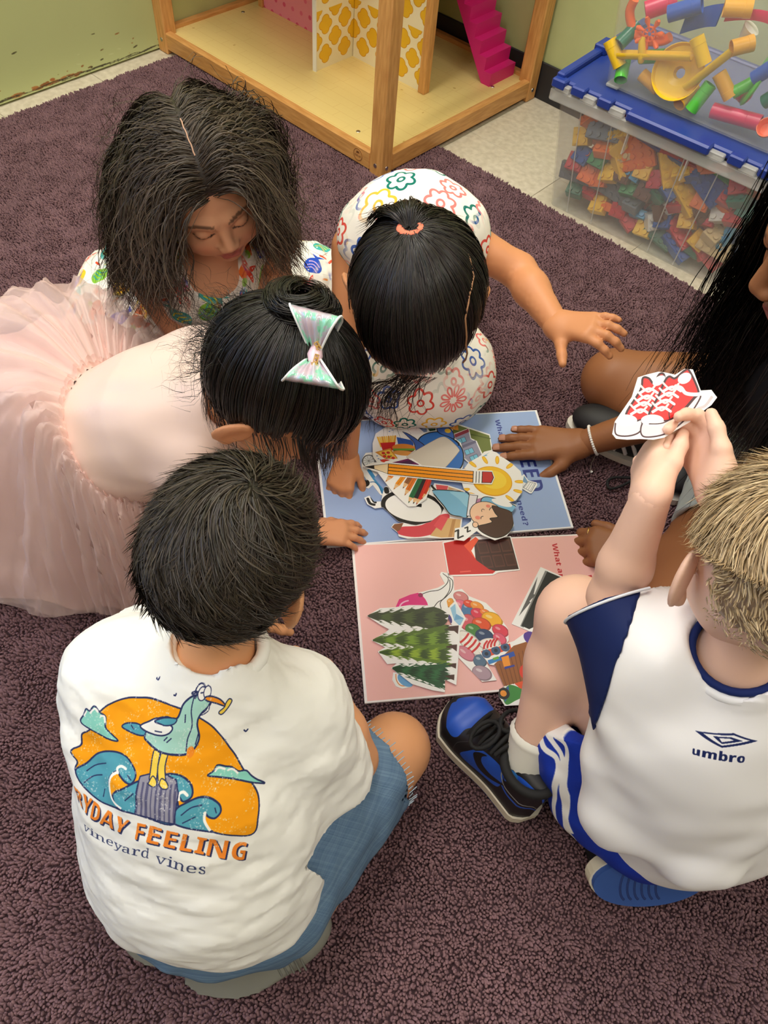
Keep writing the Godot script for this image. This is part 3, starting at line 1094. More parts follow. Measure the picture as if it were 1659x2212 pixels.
	block("collar", Vector3(-0.29, 0.275, -0.195), Vector3(-0.275, 0.3, 0.195), rim_m, u, 0.003)
	block("foot", Vector3(-0.235, -0.004, 0.13), Vector3(-0.205, 0.003, 0.162), rim_m, u, 0.002)
	block("foot", Vector3(0.205, -0.004, 0.13), Vector3(0.235, 0.003, 0.162), rim_m, u, 0.002)
	tube_toys()

func brick_mesh(nx: int, nz: int, h: float) -> ArrayMesh:
	var a := Acc.new()
	var s := 0.0200
	a.box(Transform3D(), Vector3(nx * s, h, nz * s), 0.0012)
	for i in nx:
		for j in nz:
			a.lathe(at((i - (nx - 1) * 0.5) * s, h * 0.5, (j - (nz - 1) * 0.5) * s), [Vector2(0.0062, 0.0), Vector2(0.0062, 0.005), Vector2(0.0, 0.0052)], 8)
	return a.mesh()

# where a brick shows in the front of the bin, in words
func spot(u: float, v: float) -> String:
	var across: String = ["against the end nearest the dollhouse", "just past the end nearest the dollhouse", "before the first rib", "between the first two ribs", "left of the middle", "in the middle", "right of the middle", "between the last two ribs", "past the last rib", "against the end nearest the adult"][clampi(int(u * 10.0), 0, 9)]
	var tall: String = ["on the bottom", "low down", "below mid-height", "above mid-height", "high up", "just under the lid"][clampi(int(v * 6.0), 0, 5)]
	return tall + " " + across

func one_brick(mesh: Mesh, m: Material, colour: String, p: Vector3, bs: Basis, kind: String, place: String) -> void:
	var o := put("building_brick", mesh, m, self)
	var fr := Transform3D(Basis(Vector3.UP, TURN + 0.0645), Vector3(-0.603, 0.0, -1.796).rotated(Vector3.UP, TURN))
	o.transform = fr * Transform3D(bs, p)
	var size: String = {"4412": "square plate", "6114": "thin bar", "6212": "flat plate", "4226": "long brick", "2126": "narrow brick", "b": "brick behind"}.get(kind, "short brick")
	tag(o, "%s %s, lower bin, %s" % [colour, size, place], "toy brick", "building bricks in the lower bin")

func tube_piece(a: Acc, p: Vector3, q: Vector3, r: float) -> void:
	# hollow pipe with a collar at one end
	var d := (q - p).normalized()
	var side := d.cross(Vector3.FORWARD if absf(d.z) < 0.9 else Vector3.UP).normalized()
	var fr := Transform3D(Basis(side, d, side.cross(d)), p)
	var l := (q - p).length()
	a.lathe(fr, [Vector2(r * 0.86, 0.0), Vector2(r * 0.97, 0.0), Vector2(r * 0.97, l * 0.72), Vector2(r, l * 0.73), Vector2(r, l), Vector2(r * 0.86, l), Vector2(r * 0.86, 0.0)], 20)

func tube_toys() -> void:
	var fr := Transform3D(Basis(Vector3.UP, TURN + 0.0645), Vector3(-0.785, 0.3125, -1.625).rotated(Vector3.UP, TURN))
	var yel := mat(c8(250, 206, 40), 0.3)
	var amb := mat(c8(240, 176, 60), 0.3)
	var ora := mat(c8(250, 110, 50), 0.3)
	var grn := mat(c8(90, 200, 70), 0.3)
	var dgr := mat(c8(20, 120, 96), 0.3)
	var blu := mat(c8(40, 90, 190), 0.3)
	var pnk := mat(c8(222, 40, 96), 0.3)
	var wht := mat(c8(236, 234, 228), 0.4)
	# straight pipes: material, two ends on the front wall, how deep they reach, radius, what they look like
	var rows := [
		[dgr, [0.006, 0.079, 0.018, 0.108], -0.02, -0.06, 0.0145, "dark green pipe with its open end facing out at the upper bin corner"],
		[grn, [0.037, 0.020, 0.019, 0.044], -0.012, -0.045, 0.0145, "green pipe standing open end out low in the upper bin corner"],
		[amb, [0.072, 0.039, 0.119, 0.024], -0.03, -0.03, 0.0135, "amber pipe lying left of the yellow funnel"],
		[amb, [0.178, 0.020, 0.184, 0.039], -0.012, -0.06, 0.014, "small amber pipe with open end below the yellow funnel"],
		[grn, [0.206, 0.018, 0.220, 0.071], -0.014, -0.03, 0.014, "bright green pipe standing right of the yellow funnel"],
		[amb, [0.227, 0.095, 0.269, 0.062], -0.03, -0.03, 0.0145, "amber pipe leaning beside the green disc"],
		[blu, [0.296, 0.109, 0.319, 0.138], -0.03, -0.03, 0.0145, "blue pipe poking out behind the green disc"],
		[blu, [0.084, 0.157, 0.138, 0.187], -0.035, -0.05, 0.0165, "blue pipe lying across the top of the upper bin"],
		[pnk, [0.029, 0.142, 0.075, 0.168], -0.05, -0.08, 0.018, "magenta pipe near the top of the upper bin"],
		[pnk, [0.244, 0.027, 0.344, 0.037], -0.03, -0.035, 0.0155, "rose red pipe lying along the bottom of the upper bin"],
		[amb, [0.187, 0.200, 0.234, 0.207], -0.03, -0.05, 0.0155, "amber pipe under the rim of the upper bin"],
		[dgr, [0.332, 0.073, 0.345, 0.090], -0.04, -0.04, 0.0145, "teal pipe low behind the green disc"],
		[grn, [0.041, 0.049, 0.090, 0.068], -0.075, -0.075, 0.014, "green pipe lying deep behind the yellow funnel"],
		[pnk, [0.287, 0.052, 0.265, 0.055], -0.08, -0.09, 0.016, "dark red pipe deep in the bottom of the upper bin"],
	]
	for q in rows:
		var a := Acc.new()
		tube_piece(a, Vector3(q[1][0], q[1][1], q[2] + 0.012), Vector3(q[1][2], q[1][3], q[3] + 0.012), q[4])
		var o := put("toy_pipe", a.mesh(), q[0], self)
		o.transform = fr
		tag(o, q[5], "toy pipe", "marble run pieces in the upper bin")
	# yellow chute: two upright pipes joined by an open trough, with a strap round it
	var t := thing("toy_chute", "yellow trough joining two upright yellow pipes in the upper bin", "toy pipe", "marble run pieces in the upper bin")
	t.transform = fr
	for q in [[-0.017, 0.081, 0.023, 0.041], [0.160, 0.143, 0.196, 0.104]]:
		var a := Acc.new()
		tube_piece(a, Vector3(q[2], q[3], -0.008), Vector3(q[0], q[1], -0.008), 0.0145)
		put("pipe", a.mesh(), yel, t)
	var e: Array = [0.013, 0.066, 0.165, 0.113]
	var ta := Acc.new()
	half_pipe(ta, Vector3(e[0], e[1], -0.006), Vector3(e[2], e[3], -0.006), 0.0125)
	put("trough", ta.mesh(), yel, t)
	# funnel with its own trough and pipe
	var f := thing("toy_funnel", "large yellow funnel dish with a long spout in the upper bin", "toy funnel", "marble run pieces in the upper bin")
	f.transform = fr
	var c: Array = [0.148, 0.067, 0.234, 0.147, 0.253, 0.157]
	var fa := Acc.new()
	var tilt := Transform3D(Basis(Vector3.RIGHT, 1.15), Vector3(c[0], c[1], -0.022))
	fa.lathe(tilt, [Vector2(0.009, -0.012), Vector2(0.011, -0.012), Vector2(0.012, 0.001), Vector2(0.025, 0.004), Vector2(0.048, 0.006), Vector2(0.052, 0.014), Vector2(0.0535, 0.014), Vector2(0.05, 0.004), Vector2(0.012, -0.001), Vector2(0.009, -0.012)], 32)
	put("dish", fa.mesh(), yel, f)
	var fb := Acc.new()
	half_pipe(fb, Vector3(c[0] + 0.025, c[1] - 0.012, -0.010), Vector3(c[2], c[3], -0.010), 0.0135)
	put("spout", fb.mesh(), yel, f)
	var fc := Acc.new()
	tube_piece(fc, Vector3(c[2], c[3], -0.006), Vector3(c[4] + 0.01, c[5] + 0.002, -0.032), 0.0155)
	put("pipe", fc.mesh(), amb, f)
	# paddle wheel on a yellow holder
	var w := thing("toy_paddle_wheel", "orange paddle wheel on a yellow stand in the upper bin", "toy wheel", "marble run pieces in the upper bin")
	w.transform = fr
	var wc: Array = [0.058, 0.111, 0.055, 0.102, 0.066, 0.078]
	var wa := Acc.new()
	wa.lathe(Transform3D(Basis(Vector3.RIGHT, PI / 2), Vector3(wc[0], wc[1], -0.026)), [Vector2(0.012, -0.003), Vector2(0.014, -0.003), Vector2(0.014, 0.003), Vector2(0.012, 0.003), Vector2(0.012, -0.003)], 20)
	put("hub", wa.mesh(), ora, w)
	for k in 7:
		var an := TAU * k / 7.0 + 0.3
		var d := Vector3(cos(an), sin(an), 0)
		var ba := Acc.new()
		ba.tube(PackedVector3Array([Vector3(wc[0], wc[1], -0.026) + d * 0.004, Vector3(wc[0], wc[1], -0.026) + d * 0.016, Vector3(wc[0], wc[1], -0.024) + d * 0.026, Vector3(wc[0], wc[1], -0.022) + d * 0.032]), [0.002, 0.003, 0.006, 0.0035], 8)
		put("paddle", ba.mesh(), ora, w)
	var sa := Acc.new()
	sa.tube(PackedVector3Array([Vector3(wc[2], wc[3] + 0.008, -0.006), Vector3(wc[2], wc[3], -0.004), Vector3(wc[4], wc[5], -0.001), Vector3(wc[4], wc[5] - 0.012, -0.006)]), [0.004, 0.007, 0.0085, 0.006], 10)
	put("stand", sa.mesh(), yel, w)
	# orange bend
	var ob := Acc.new()
	var oc: Array = [0.000, 0.155, -0.002, 0.130, 0.018, 0.104, 0.046, 0.093, 0.083, 0.103, 0.099, 0.116]
	var op := PackedVector3Array()
	for i in range(0, oc.size(), 2):
		op.append(Vector3(oc[i], oc[i + 1], -0.036))
	var cv := Curve3D.new()
	for i in op.size():
		cv.add_point(op[i], (op[maxi(i - 1, 0)] - op[mini(i + 1, op.size() - 1)]) * 0.18, (op[mini(i + 1, op.size() - 1)] - op[maxi(i - 1, 0)]) * 0.18)
	cv.bake_interval = 0.006
	ob.tube(cv.get_baked_points(), 0.0095, 12)
	var oo := put("toy_bend", ob.mesh(), ora, self)
	oo.transform = fr
	tag(oo, "orange curved chute bend behind the paddle wheel", "toy pipe", "marble run pieces in the upper bin")
	# green disc with a stub
	var gd := thing("toy_disc", "bright green disc with a short stub pipe in the upper bin", "toy disc", "marble run pieces in the upper bin")
	gd.transform = fr
	var gc: Array = [0.295, 0.097, 0.267, 0.069]
	var ga := Acc.new()
	ga.lathe(Transform3D(Basis(Vector3(0, 0, 1), 1.35) * Basis(Vector3.RIGHT, 0.25), Vector3(gc[0], gc[1], -0.055)), [Vector2(0.0, -0.004), Vector2(0.05, -0.004), Vector2(0.054, 0.0), Vector2(0.05, 0.004), Vector2(0.0, 0.004)], 28)
	put("disc", ga.mesh(), grn, gd)
	var gb := Acc.new()
	tube_piece(gb, Vector3(gc[0], gc[1], -0.04), Vector3(gc[2], gc[3], -0.02), 0.012)
	put("stub", gb.mesh(), grn, gd)
	# blue band, pink band, white cone, orange cup
	for q in [[blu, [0.113, 0.143, 0.151, 0.159, 0.178, 0.178], -0.045, 0.02, "wide blue curved band in the upper bin"], [pnk, [0.194, 0.185, 0.239, 0.197, 0.286, 0.206], -0.03, 0.009, "pink curved strip near the rim of the upper bin"]]:
		var a := Acc.new()
		var pts := []
		var nn := 12
		for i in nn:
			var f2 := i / (nn - 1.0)
			var x := lerpf(q[1][0], q[1][4], f2)
			var y := lerpf(lerpf(q[1][1], q[1][3], f2), lerpf(q[1][3], q[1][5], f2), f2)
			for s in [[-1, -1], [1, -1], [1, 1], [-1, 1]]:
				pts.append(Vector3(x, y + q[3] * s[0], q[2] - 0.02 * sin(PI * f2) + 0.0025 * s[1]))
		a.grid(pts, nn, 4, true)
		var o := put("toy_band", a.mesh(), q[0], self)
		o.transform = fr
		tag(o, q[4], "toy band", "marble run pieces in the upper bin")
	var cc: Array = [0.244, 0.175, 0.361, 0.033]
	var ca := Acc.new()
	ca.lathe(Transform3D(Basis(Vector3(0, 0, 1), 2.7), Vector3(cc[0], cc[1], -0.05)), [Vector2(0.0, 0.03), Vector2(0.004, 0.03), Vector2(0.018, 0.0), Vector2(0.0, -0.002)], 18)
	var co := put("toy_cone", ca.mesh(), wht, self)
	co.transform = fr
	tag(co, "small white cone under the pink strip in the upper bin", "toy cone", "marble run pieces in the upper bin")
	var ua := Acc.new()
	ua.lathe(Transform3D(Basis(Vector3.RIGHT, 0.9), Vector3(cc[2], cc[3] + 0.004, -0.014)), [Vector2(0.0, -0.014), Vector2(0.012, -0.013), Vector2(0.018, -0.004), Vector2(0.0185, 0.006), Vector2(0.017, 0.006), Vector2(0.011, -0.01), Vector2(0.0, -0.011)], 22)
	var uo := put("toy_cup", ua.mesh(), ora, self)
	uo.transform = fr
	tag(uo, "orange round cup in the lower corner of the upper bin", "toy cup", "marble run pieces in the upper bin")

func half_pipe(a: Acc, p: Vector3, q: Vector3, r: float) -> void:
	var d := (q - p).normalized()
	var side := d.cross(Vector3.UP).normalized()
	var up := side.cross(d)
	var pts := []
	var n := 18
	for e in 4:
		var c := p.lerp(q, e / 3.0)
		for j in n:
			var th := -0.2 + (PI + 0.4) * (j if j < n / 2 else n - 1 - j) / (n / 2 - 1.0)
			var rr := r if j < n / 2 else r * 0.86
			pts.append(c + side * cos(th) * rr - up * sin(th) * rr)
	a.grid(pts, 4, n, true)

# ------------------------------------------------------------------ posters and cut-out picture cards
func flat_print(called: String, label: String, category: String, group: String, outline: Array, y: float, thick: float, width: int, border: Color, draw: Callable, rough := 0.45, smooth := false) -> MeshInstance3D:
	var o := PackedVector2Array()
	for i in range(0, outline.size(), 2):
		o.append(Vector2(outline[i], outline[i + 1]))
	var r := Rect2(o[0], Vector2.ZERO)
	for q in o:
		r = r.expand(q)
	r = r.grow(1.0)
	var p := Paint.new(r, width, border)
	if smooth:
		o = p.curve(o, true, 4)
	if Geometry2D.is_polygon_clockwise(o):
		o.reverse()
	draw.call(p)
	var m := mat(Color.WHITE, rough)
	m.albedo_texture = p.done()
	m.texture_repeat = false
	var mid := r.get_center() * 0.001
	var q2 := PackedVector2Array()
	for q in o:
		q2.append(q * 0.001 - mid)
	var a := Acc.new()
	a.slab(Transform3D(), q2, 0.0, thick, Rect2(r.position * 0.001 - mid, r.size * 0.001))
	var node := put(called, a.mesh(), m, self)
	node.position = Vector3(mid.x, y, mid.y)
	tag(node, label, category, group)
	return node

func inset(q: Array, f: float) -> PackedVector2Array:
	var c := Vector2.ZERO
	var o := PackedVector2Array()
	for i in range(0, q.size(), 2):
		c += Vector2(q[i], q[i + 1]) / (q.size() * 0.5)
	for i in range(0, q.size(), 2):
		var d := Vector2(q[i], q[i + 1]) - c
		o.append(c + d * (1.0 - f / d.length()))
	return o

func V(a: Array, i := 0) -> Vector2:
	return Vector2(a[2 * i], a[2 * i + 1])

const RUG_TOP := 0.0135

func posters() -> void:
	var navy := c8(40, 54, 140)
	var red := c8(196, 24, 40)
	var f := font(true)
	var bq: Array = [-153.2, -943.8, 276.1, -1044.9, 336.5, -772.0, -89.1, -671.4]
	flat_print("poster", "light blue poster about needs lying on the rug under a pile of cut-outs", "poster", "", bq, RUG_TOP, 0.004, 2000, c8(240, 240, 244), func(p: Paint):
		p.poly(inset(bq, 5.0), c8(152, 176, 222))
		p.text("What are things you need?", V([190.1, -1005.4]), V([244.2, -762.8]), 13.0, navy, f)
		p.text("NEED", V([232.5, -946.9]), V([257.6, -840.3]), 30.0, navy, f))
	var pq: Array = [-48.7, -682.6, 365.6, -763.3, 391.5, -490.7, 5.1, -407.3]
	flat_print("poster", "pale pink poster about wants lying on the rug beside the blue one", "poster", "", pq, RUG_TOP, 0.004, 2000, c8(246, 240, 240), func(p: Paint):
		p.poly(inset(pq, 5.0), c8(244, 188, 184))
		p.text("What are things you want?", V([293.3, -732.7]), V([327.9, -505.8]), 13.0, red, f)
		p.text("WANT", V([333.3, -674.7]), V([347.3, -562.6]), 30.0, red, f))

func cards() -> void:
	var y0 := RUG_TOP + 0.0042
	var W := c8(246, 246, 246)
	var K := c8(24, 22, 24)
	var g := "cut-outs on the blue poster"
	var gp := "cut-outs on the pink poster"
	var T := 0.0011
	var navy := c8(40, 54, 140)
	# ---------------- on the blue poster, lowest first
	flat_print("picture_card", "cut-out of a bicycle with a spoked wheel, mostly covered", "picture card", g, [-51.4, -870.1, -46.5, -884.2, -33.9, -887.8, -22.1, -874.5, -16.3, -842.6, -25.0, -828.3, -3.5, -803.0, -1.1, -790.9, -10.0, -792.7, -25.9, -812.3, -32.5, -803.4, -45.6, -807.8, -50.6, -818.1, -46.1, -823.6, -36.9, -820.2, -49.0, -837.6, -51.2, -856.9], y0, T, 700, W, func(p: Paint):
		p.disc(V([-38.8, -866.0]), 12.5, 15.0, c8(60, 64, 70))
		p.disc(V([-38.8, -866.0]), 10.6, 13.0, c8(226, 232, 238))
		for k in 10:
			var d := Vector2(cos(k * 0.62), sin(k * 0.62))
			p.stroke(PackedVector2Array([V([-38.8, -866.0]), V([-38.8, -866.0]) + d * 11.5]), 0.5, c8(80, 84, 90))
		p.line([-37.1, -845.9, -25.0, -828.3, -13.4, -814.1, -5.6, -798.0], 7.0, c8(70, 150, 205))
		p.line([-31.5, -817.8, -22.8, -819.1, -14.4, -810.8, -6.6, -796.3], 2.0, c8(40, 110, 170))
		p.disc(V([-40.0, -814.0]), 8.0, 9.0, K, 0.6))
	flat_print("picture_card", "cut-out of a long olive green picnic scene behind the backpack", "picture card", g, [61.7, -961.5, 67.7, -973.2, 77.9, -983.8, 102.1, -986.9, 143.1, -976.1, 183.8, -964.7, 189.8, -923.9, 168.9, -910.5, 147.0, -939.7, 117.1, -952.5, 85.0, -952.8, 63.7, -951.2], y0 + T, T, 700, W, func(p: Paint):
		p.poly([78.1, -980.2, 102.2, -984.1, 182.5, -961.7, 187.1, -926.9, 170.1, -914.0, 146.9, -943.2, 117.0, -956.0, 82.1, -957.6], c8(112, 124, 62))
		p.poly([64.4, -960.9, 69.2, -969.9, 78.9, -966.0, 80.8, -955.7, 68.9, -953.8], c8(62, 96, 60))
		p.poly([102.5, -978.7, 121.3, -980.6, 123.3, -965.9, 107.2, -965.1], c8(226, 150, 60))
		p.poly([106.7, -975.8, 114.8, -976.3, 115.9, -968.3, 108.9, -968.3], c8(246, 196, 120))
		p.stroke([81.4, -970.0, 122.1, -962.2, 184.0, -954.2], 3.0, c8(86, 98, 48))
		p.stroke([149.6, -940.1, 168.8, -917.2], 4.0, c8(190, 190, 110)))
	flat_print("picture_card", "cut-out of a grey apartment building with light blue windows", "picture card", g, [113.9, -953.8, 142.7, -973.2, 148.0, -948.6, 158.8, -943.3, 171.5, -910.2, 170.3, -905.6, 146.0, -886.8, 133.8, -898.3, 116.5, -935.0], y0 + 2 * T, T, 600, W, func(p: Paint):
		p.poly([115.8, -952.3, 141.2, -970.5, 146.7, -946.6, 157.0, -941.3, 168.9, -910.5, 146.4, -889.5, 135.1, -900.2, 118.3, -937.0], c8(150, 150, 176))
		p.poly([115.8, -953.0, 141.9, -971.7, 143.5, -963.7, 118.0, -945.3], c8(150, 60, 76))
		p.poly([127.6, -925.3, 156.1, -944.6, 158.2, -939.0, 129.1, -918.7], c8(112, 112, 140))
		for q in [[120.8, -940.9, 135.4, -950.1, 139.5, -939.6, 124.7, -929.7], [135.8, -916.3, 150.6, -925.4, 155.1, -915.1, 140.1, -905.4], [146.0, -901.9, 159.7, -911.4, 163.9, -901.2, 150.5, -892.5]]:
			p.poly(q, c8(120, 196, 226))
			p.stroke(q, 1.0, c8(84, 90, 120), true)
			p.stroke(PackedVector2Array([(V(q, 0) + V(q, 1)) * 0.5, (V(q, 2) + V(q, 3)) * 0.5]), 0.9, c8(84, 90, 120)))
	flat_print("picture_card", "cut-out of a red sofa and brown cardboard shapes under the clock", "picture card", g, [15.5, -724.1, 19.2, -731.9, 62.4, -742.5, 84.2, -830.3, 109.7, -829.3, 140.5, -821.2, 142.1, -812.0, 137.8, -756.3, 135.6, -719.3, 103.1, -713.3, 79.1, -711.3, 45.8, -704.6, 29.9, -707.2, 28.1, -714.2], y0 + 3 * T, T, 700, W, func(p: Paint):
		p.blob([29.5, -711.5, 31.9, -726.4, 67.7, -735.9, 100.5, -762.9, 115.4, -762.1, 104.6, -730.9, 64.6, -710.7], c8(214, 66, 80))
		p.poly([83.6, -716.3, 105.7, -757.1, 135.3, -757.5, 133.1, -720.4, 103.1, -714.7], c8(218, 176, 118))
		p.poly([88.4, -737.4, 100.6, -761.5, 113.1, -757.3, 102.3, -729.1], c8(226, 80, 92))
		p.poly([115.0, -717.9, 120.6, -755.4, 126.7, -757.1, 121.1, -718.1], c8(190, 140, 84))
		p.poly([16.5, -724.2, 20.5, -731.2, 36.0, -735.8, 31.2, -720.5, 26.7, -716.3], c8(138, 88, 58))
		p.poly([86.9, -827.5, 109.7, -827.7, 107.9, -813.2, 90.2, -813.7], c8(220, 84, 94))
		p.poly([109.8, -826.1, 138.0, -819.2, 135.8, -811.0, 110.4, -813.6], c8(206, 162, 118)))
	flat_print("picture_card", "round white cut-out with thick black ring and little feet like an alarm clock", "picture card", g, [-37.8, -778.7, -29.2, -784.6, -19.2, -772.8, -7.0, -775.2, -6.5, -790.1, -4.7, -807.5, 11.3, -820.4, 41.2, -827.0, 76.6, -829.1, 98.2, -805.5, 105.1, -778.8, 100.4, -764.4, 81.9, -743.9, 55.7, -732.7, 26.1, -737.3, 4.7, -756.6, -2.9, -763.1, -16.5, -758.7, -30.9, -765.7], y0 + 4 * T, T, 900, W, func(p: Paint):
		p.disc(V([49.7, -770.7]), 57.0, 37.0, K, 0.05, 48)
		p.disc(V([50.5, -770.2]), 50.0, 29.5, W, 0.05, 48)
		p.line([-31.8, -778.7, -26.2, -768.2, -18.5, -766.2], 5.0, K)
		p.line([-25.2, -782.7, -20.6, -774.2, -17.1, -771.6], 5.0, K)
		p.line([-1.2, -804.9, 0.8, -797.4], 9.0, K)
		p.line([80.7, -825.0, 93.1, -807.9], 8.0, K)
		p.text("F", V([64.7, -772.9]), V([65.2, -791.3]), 26.0, K, font(true)))
	flat_print("picture_card", "cut-out of fries, a burger and a pizza slice on a white oval", "picture card", g, [-36.2, -904.4, -33.0, -929.1, -10.2, -954.5, 8.0, -960.9, 47.3, -955.7, 60.2, -943.7, 49.0, -895.5, 31.9, -879.5, -7.8, -860.2, -18.8, -854.6, -32.3, -873.0], y0 + 5 * T, T, 900, W, func(p: Paint):
		for k in 9:
			p.stroke(PackedVector2Array([V([-19.2, -897.9]).lerp(V([4.0, -901.4]), k / 8.0), V([-28.1, -920.5]).lerp(V([4.2, -929.0]), k / 8.0)]), 3.4, [c8(246, 190, 60), c8(250, 208, 90), c8(232, 168, 40)][k % 3])
		p.poly([-22.3, -907.6, 6.0, -914.1, 4.2, -893.7, -15.2, -889.0], c8(206, 34, 40))
		p.poly([7.0, -926.6, 39.1, -923.0, 40.1, -909.4, 11.1, -910.0], c8(46, 90, 180))
		p.disc(V([22.8, -902.3]), 22.0, 10.0, c8(226, 140, 56), -0.1)
		p.poly([2.2, -897.8, 42.6, -904.0, 42.7, -895.2, 4.0, -889.9], c8(100, 160, 60))
		p.poly([3.7, -893.3, 42.4, -899.2, 41.3, -893.6, 6.3, -887.6], c8(120, 60, 36))
		p.disc(V([23.3, -889.9]), 20.0, 6.0, c8(226, 156, 76), -0.05)
		p.poly([-29.6, -884.1, -2.2, -897.8, 14.1, -875.1, -8.8, -870.6], c8(222, 150, 60))
		p.poly([-23.1, -884.4, -3.7, -894.1, 10.9, -876.2, -7.7, -873.4], c8(248, 208, 84))
		for q in [[225, 305], [255, 298], [262, 325], [290, 330], [235, 325]]:
			p.disc(Vector2(0, 0) + V([-14.0, -884.1]) + Vector2((q[0] - 225) * 0.293, (q[1] - 305) * 0.35), 3.4, 3.0, c8(204, 40, 36))
		for q in [[240, 312], [275, 318], [250, 335]]:
			p.disc(V([-14.0, -884.1]) + Vector2((q[0] - 225) * 0.293, (q[1] - 305) * 0.35), 1.4, 1.4, c8(70, 130, 50))
		p.disc(V([-7.1, -866.2]), 11.0, 4.0, c8(216, 60, 44))
		for q in [-6.8, -947.2, -2.4, -942.6, -7.8, -938.3, -3.3, -952.4, -24.8, -875.8, -21.6, -869.6, -17.6, -867.9].size() / 2:
			p.disc(V([-6.8, -947.2, -2.4, -942.6, -7.8, -938.3, -3.3, -952.4, -24.8, -875.8, -21.6, -869.6, -17.6, -867.9], q), 1.8, 1.2, c8(120, 150, 210)))
	flat_print("picture_card", "cut-out of a blue school backpack with a beige front pocket", "picture card", g, [15.0, -941.9, 27.3, -938.5, 38.4, -931.5, 58.7, -945.9, 79.6, -953.7, 77.7, -964.1, 89.3, -972.0, 111.4, -960.5, 117.2, -938.6, 128.1, -930.9, 136.7, -898.8, 133.6, -870.0, 122.4, -860.2, 98.0, -857.2, 64.7, -855.4, 26.8, -878.7, 38.6, -893.9, 44.7, -899.9, 39.4, -917.9], y0 + 6 * T, T, 1100, W, func(p: Paint):
		var b := c8(48, 112, 196)
		p.blob([49.3, -928.0, 69.3, -946.8, 95.9, -949.2, 126.3, -924.4, 134.7, -895.1, 128.5, -867.6, 105.6, -860.2, 69.6, -858.8, 49.0, -895.5], b, 2.2, K)
		p.blob([17.0, -940.4, 32.9, -934.2, 46.9, -924.2, 61.0, -910.9, 46.1, -898.4, 39.4, -917.9], c8(60, 96, 176), 1.6, K)
		p.blob([81.4, -959.3, 92.1, -969.9, 110.2, -958.5, 115.1, -938.2, 104.3, -941.8, 86.6, -947.8], c8(70, 110, 190), 1.8, K)
		p.disc(V([102.2, -956.2]), 6.0, 5.4, c8(246, 200, 60))
		p.blob([91.1, -939.0, 104.5, -936.6, 124.5, -915.6, 123.2, -903.5, 97.8, -861.4, 82.5, -859.4, 64.4, -859.9, 45.4, -873.2, 29.2, -880.7, 41.2, -894.3, 55.9, -908.4, 73.3, -924.8], c8(216, 208, 196), 0.8, c8(150, 140, 130))
		p.line([117.9, -935.2, 124.8, -927.6, 123.7, -923.3], 2.4, K))
	flat_print("picture_card", "cut-out of a snowy mountain peak behind the sun", "picture card", g, [165.1, -903.1, 172.7, -916.1, 183.2, -921.2, 196.4, -918.1, 226.8, -890.7, 224.1, -878.7, 187.8, -876.6, 166.8, -886.6], y0 + 5 * T, T, 400, W, func(p: Paint):
		p.poly([167.8, -901.8, 183.3, -916.7, 221.5, -888.3, 187.8, -879.9, 169.4, -890.3], c8(110, 170, 210))
		p.poly([176.8, -909.0, 183.3, -916.7, 197.9, -906.4, 190.0, -906.9, 186.1, -901.3, 180.8, -907.2], W))
	flat_print("picture_card", "small cut-out of a white tap at the end of the sun", "picture card", g, [239.7, -868.0, 248.8, -877.5, 256.4, -864.0, 271.8, -861.4, 273.0, -855.1, 262.4, -835.4, 258.6, -834.8, 243.3, -844.3], y0 + T, T, 400, W, func(p: Paint):
		p.poly([248.8, -874.2, 255.1, -862.2, 252.5, -856.9, 246.0, -859.2], c8(120, 160, 200))
		p.stroke([255.6, -861.3, 270.0, -858.9, 261.2, -838.3, 246.7, -846.4], 1.0, c8(90, 100, 120), true)
		for k in 4:
			var s := k / 4.0 + 0.1
			p.stroke(PackedVector2Array([V([255.6, -861.3]).lerp(V([270.0, -858.9]), s), V([246.7, -846.4]).lerp(V([261.2, -838.3]), s)]), 0.7, c8(120, 130, 150)))
	flat_print("picture_card", "cut-out of a yellow sun with separate rays on a white circle", "picture card", g, [131.6, -842.1, 132.7, -860.1, 143.5, -883.1, 161.3, -899.2, 184.7, -907.8, 205.8, -907.6, 226.8, -892.4, 241.0, -878.0, 245.2, -852.6, 243.2, -830.0, 231.7, -809.5, 216.6, -802.7, 188.9, -806.4, 158.6, -808.1, 138.0, -820.8], y0 + 7 * T, T, 900, W, func(p: Paint):
		p.disc(V([188.8, -847.4]), 36.5, 34.0, c8(228, 160, 10), 0.0, 44)
		p.disc(V([189.3, -848.1]), 34.5, 32.0, c8(248, 196, 24), 0.0, 44)
		p.disc(V([190.8, -850.9]), 24.0, 21.0, c8(252, 216, 60), 0.0, 40)
		for q in [[940, 365, 1.2], [1016, 365, -1.45], [1098, 403, -0.75], [1170, 512, 0.0], [1168, 577, 0.3], [1120, 625, 0.8], [845, 572, -0.3], [867, 395, 0.85], [815, 437, 0.2], [905, 606, 0.5]]:
			var c: Vector2 = V([188.8, -847.4]) + Vector2((q[0] - 1002) * 0.302 + (q[1] - 510) * -0.03, (q[1] - 510) * 0.345 - (q[0] - 1002) * 0.04)
			p.disc(c, 10.0, 3.8, c8(238, 172, 20), q[2] - 0.12)
			p.disc(c, 8.0, 2.4, c8(250, 204, 50), q[2] - 0.12))
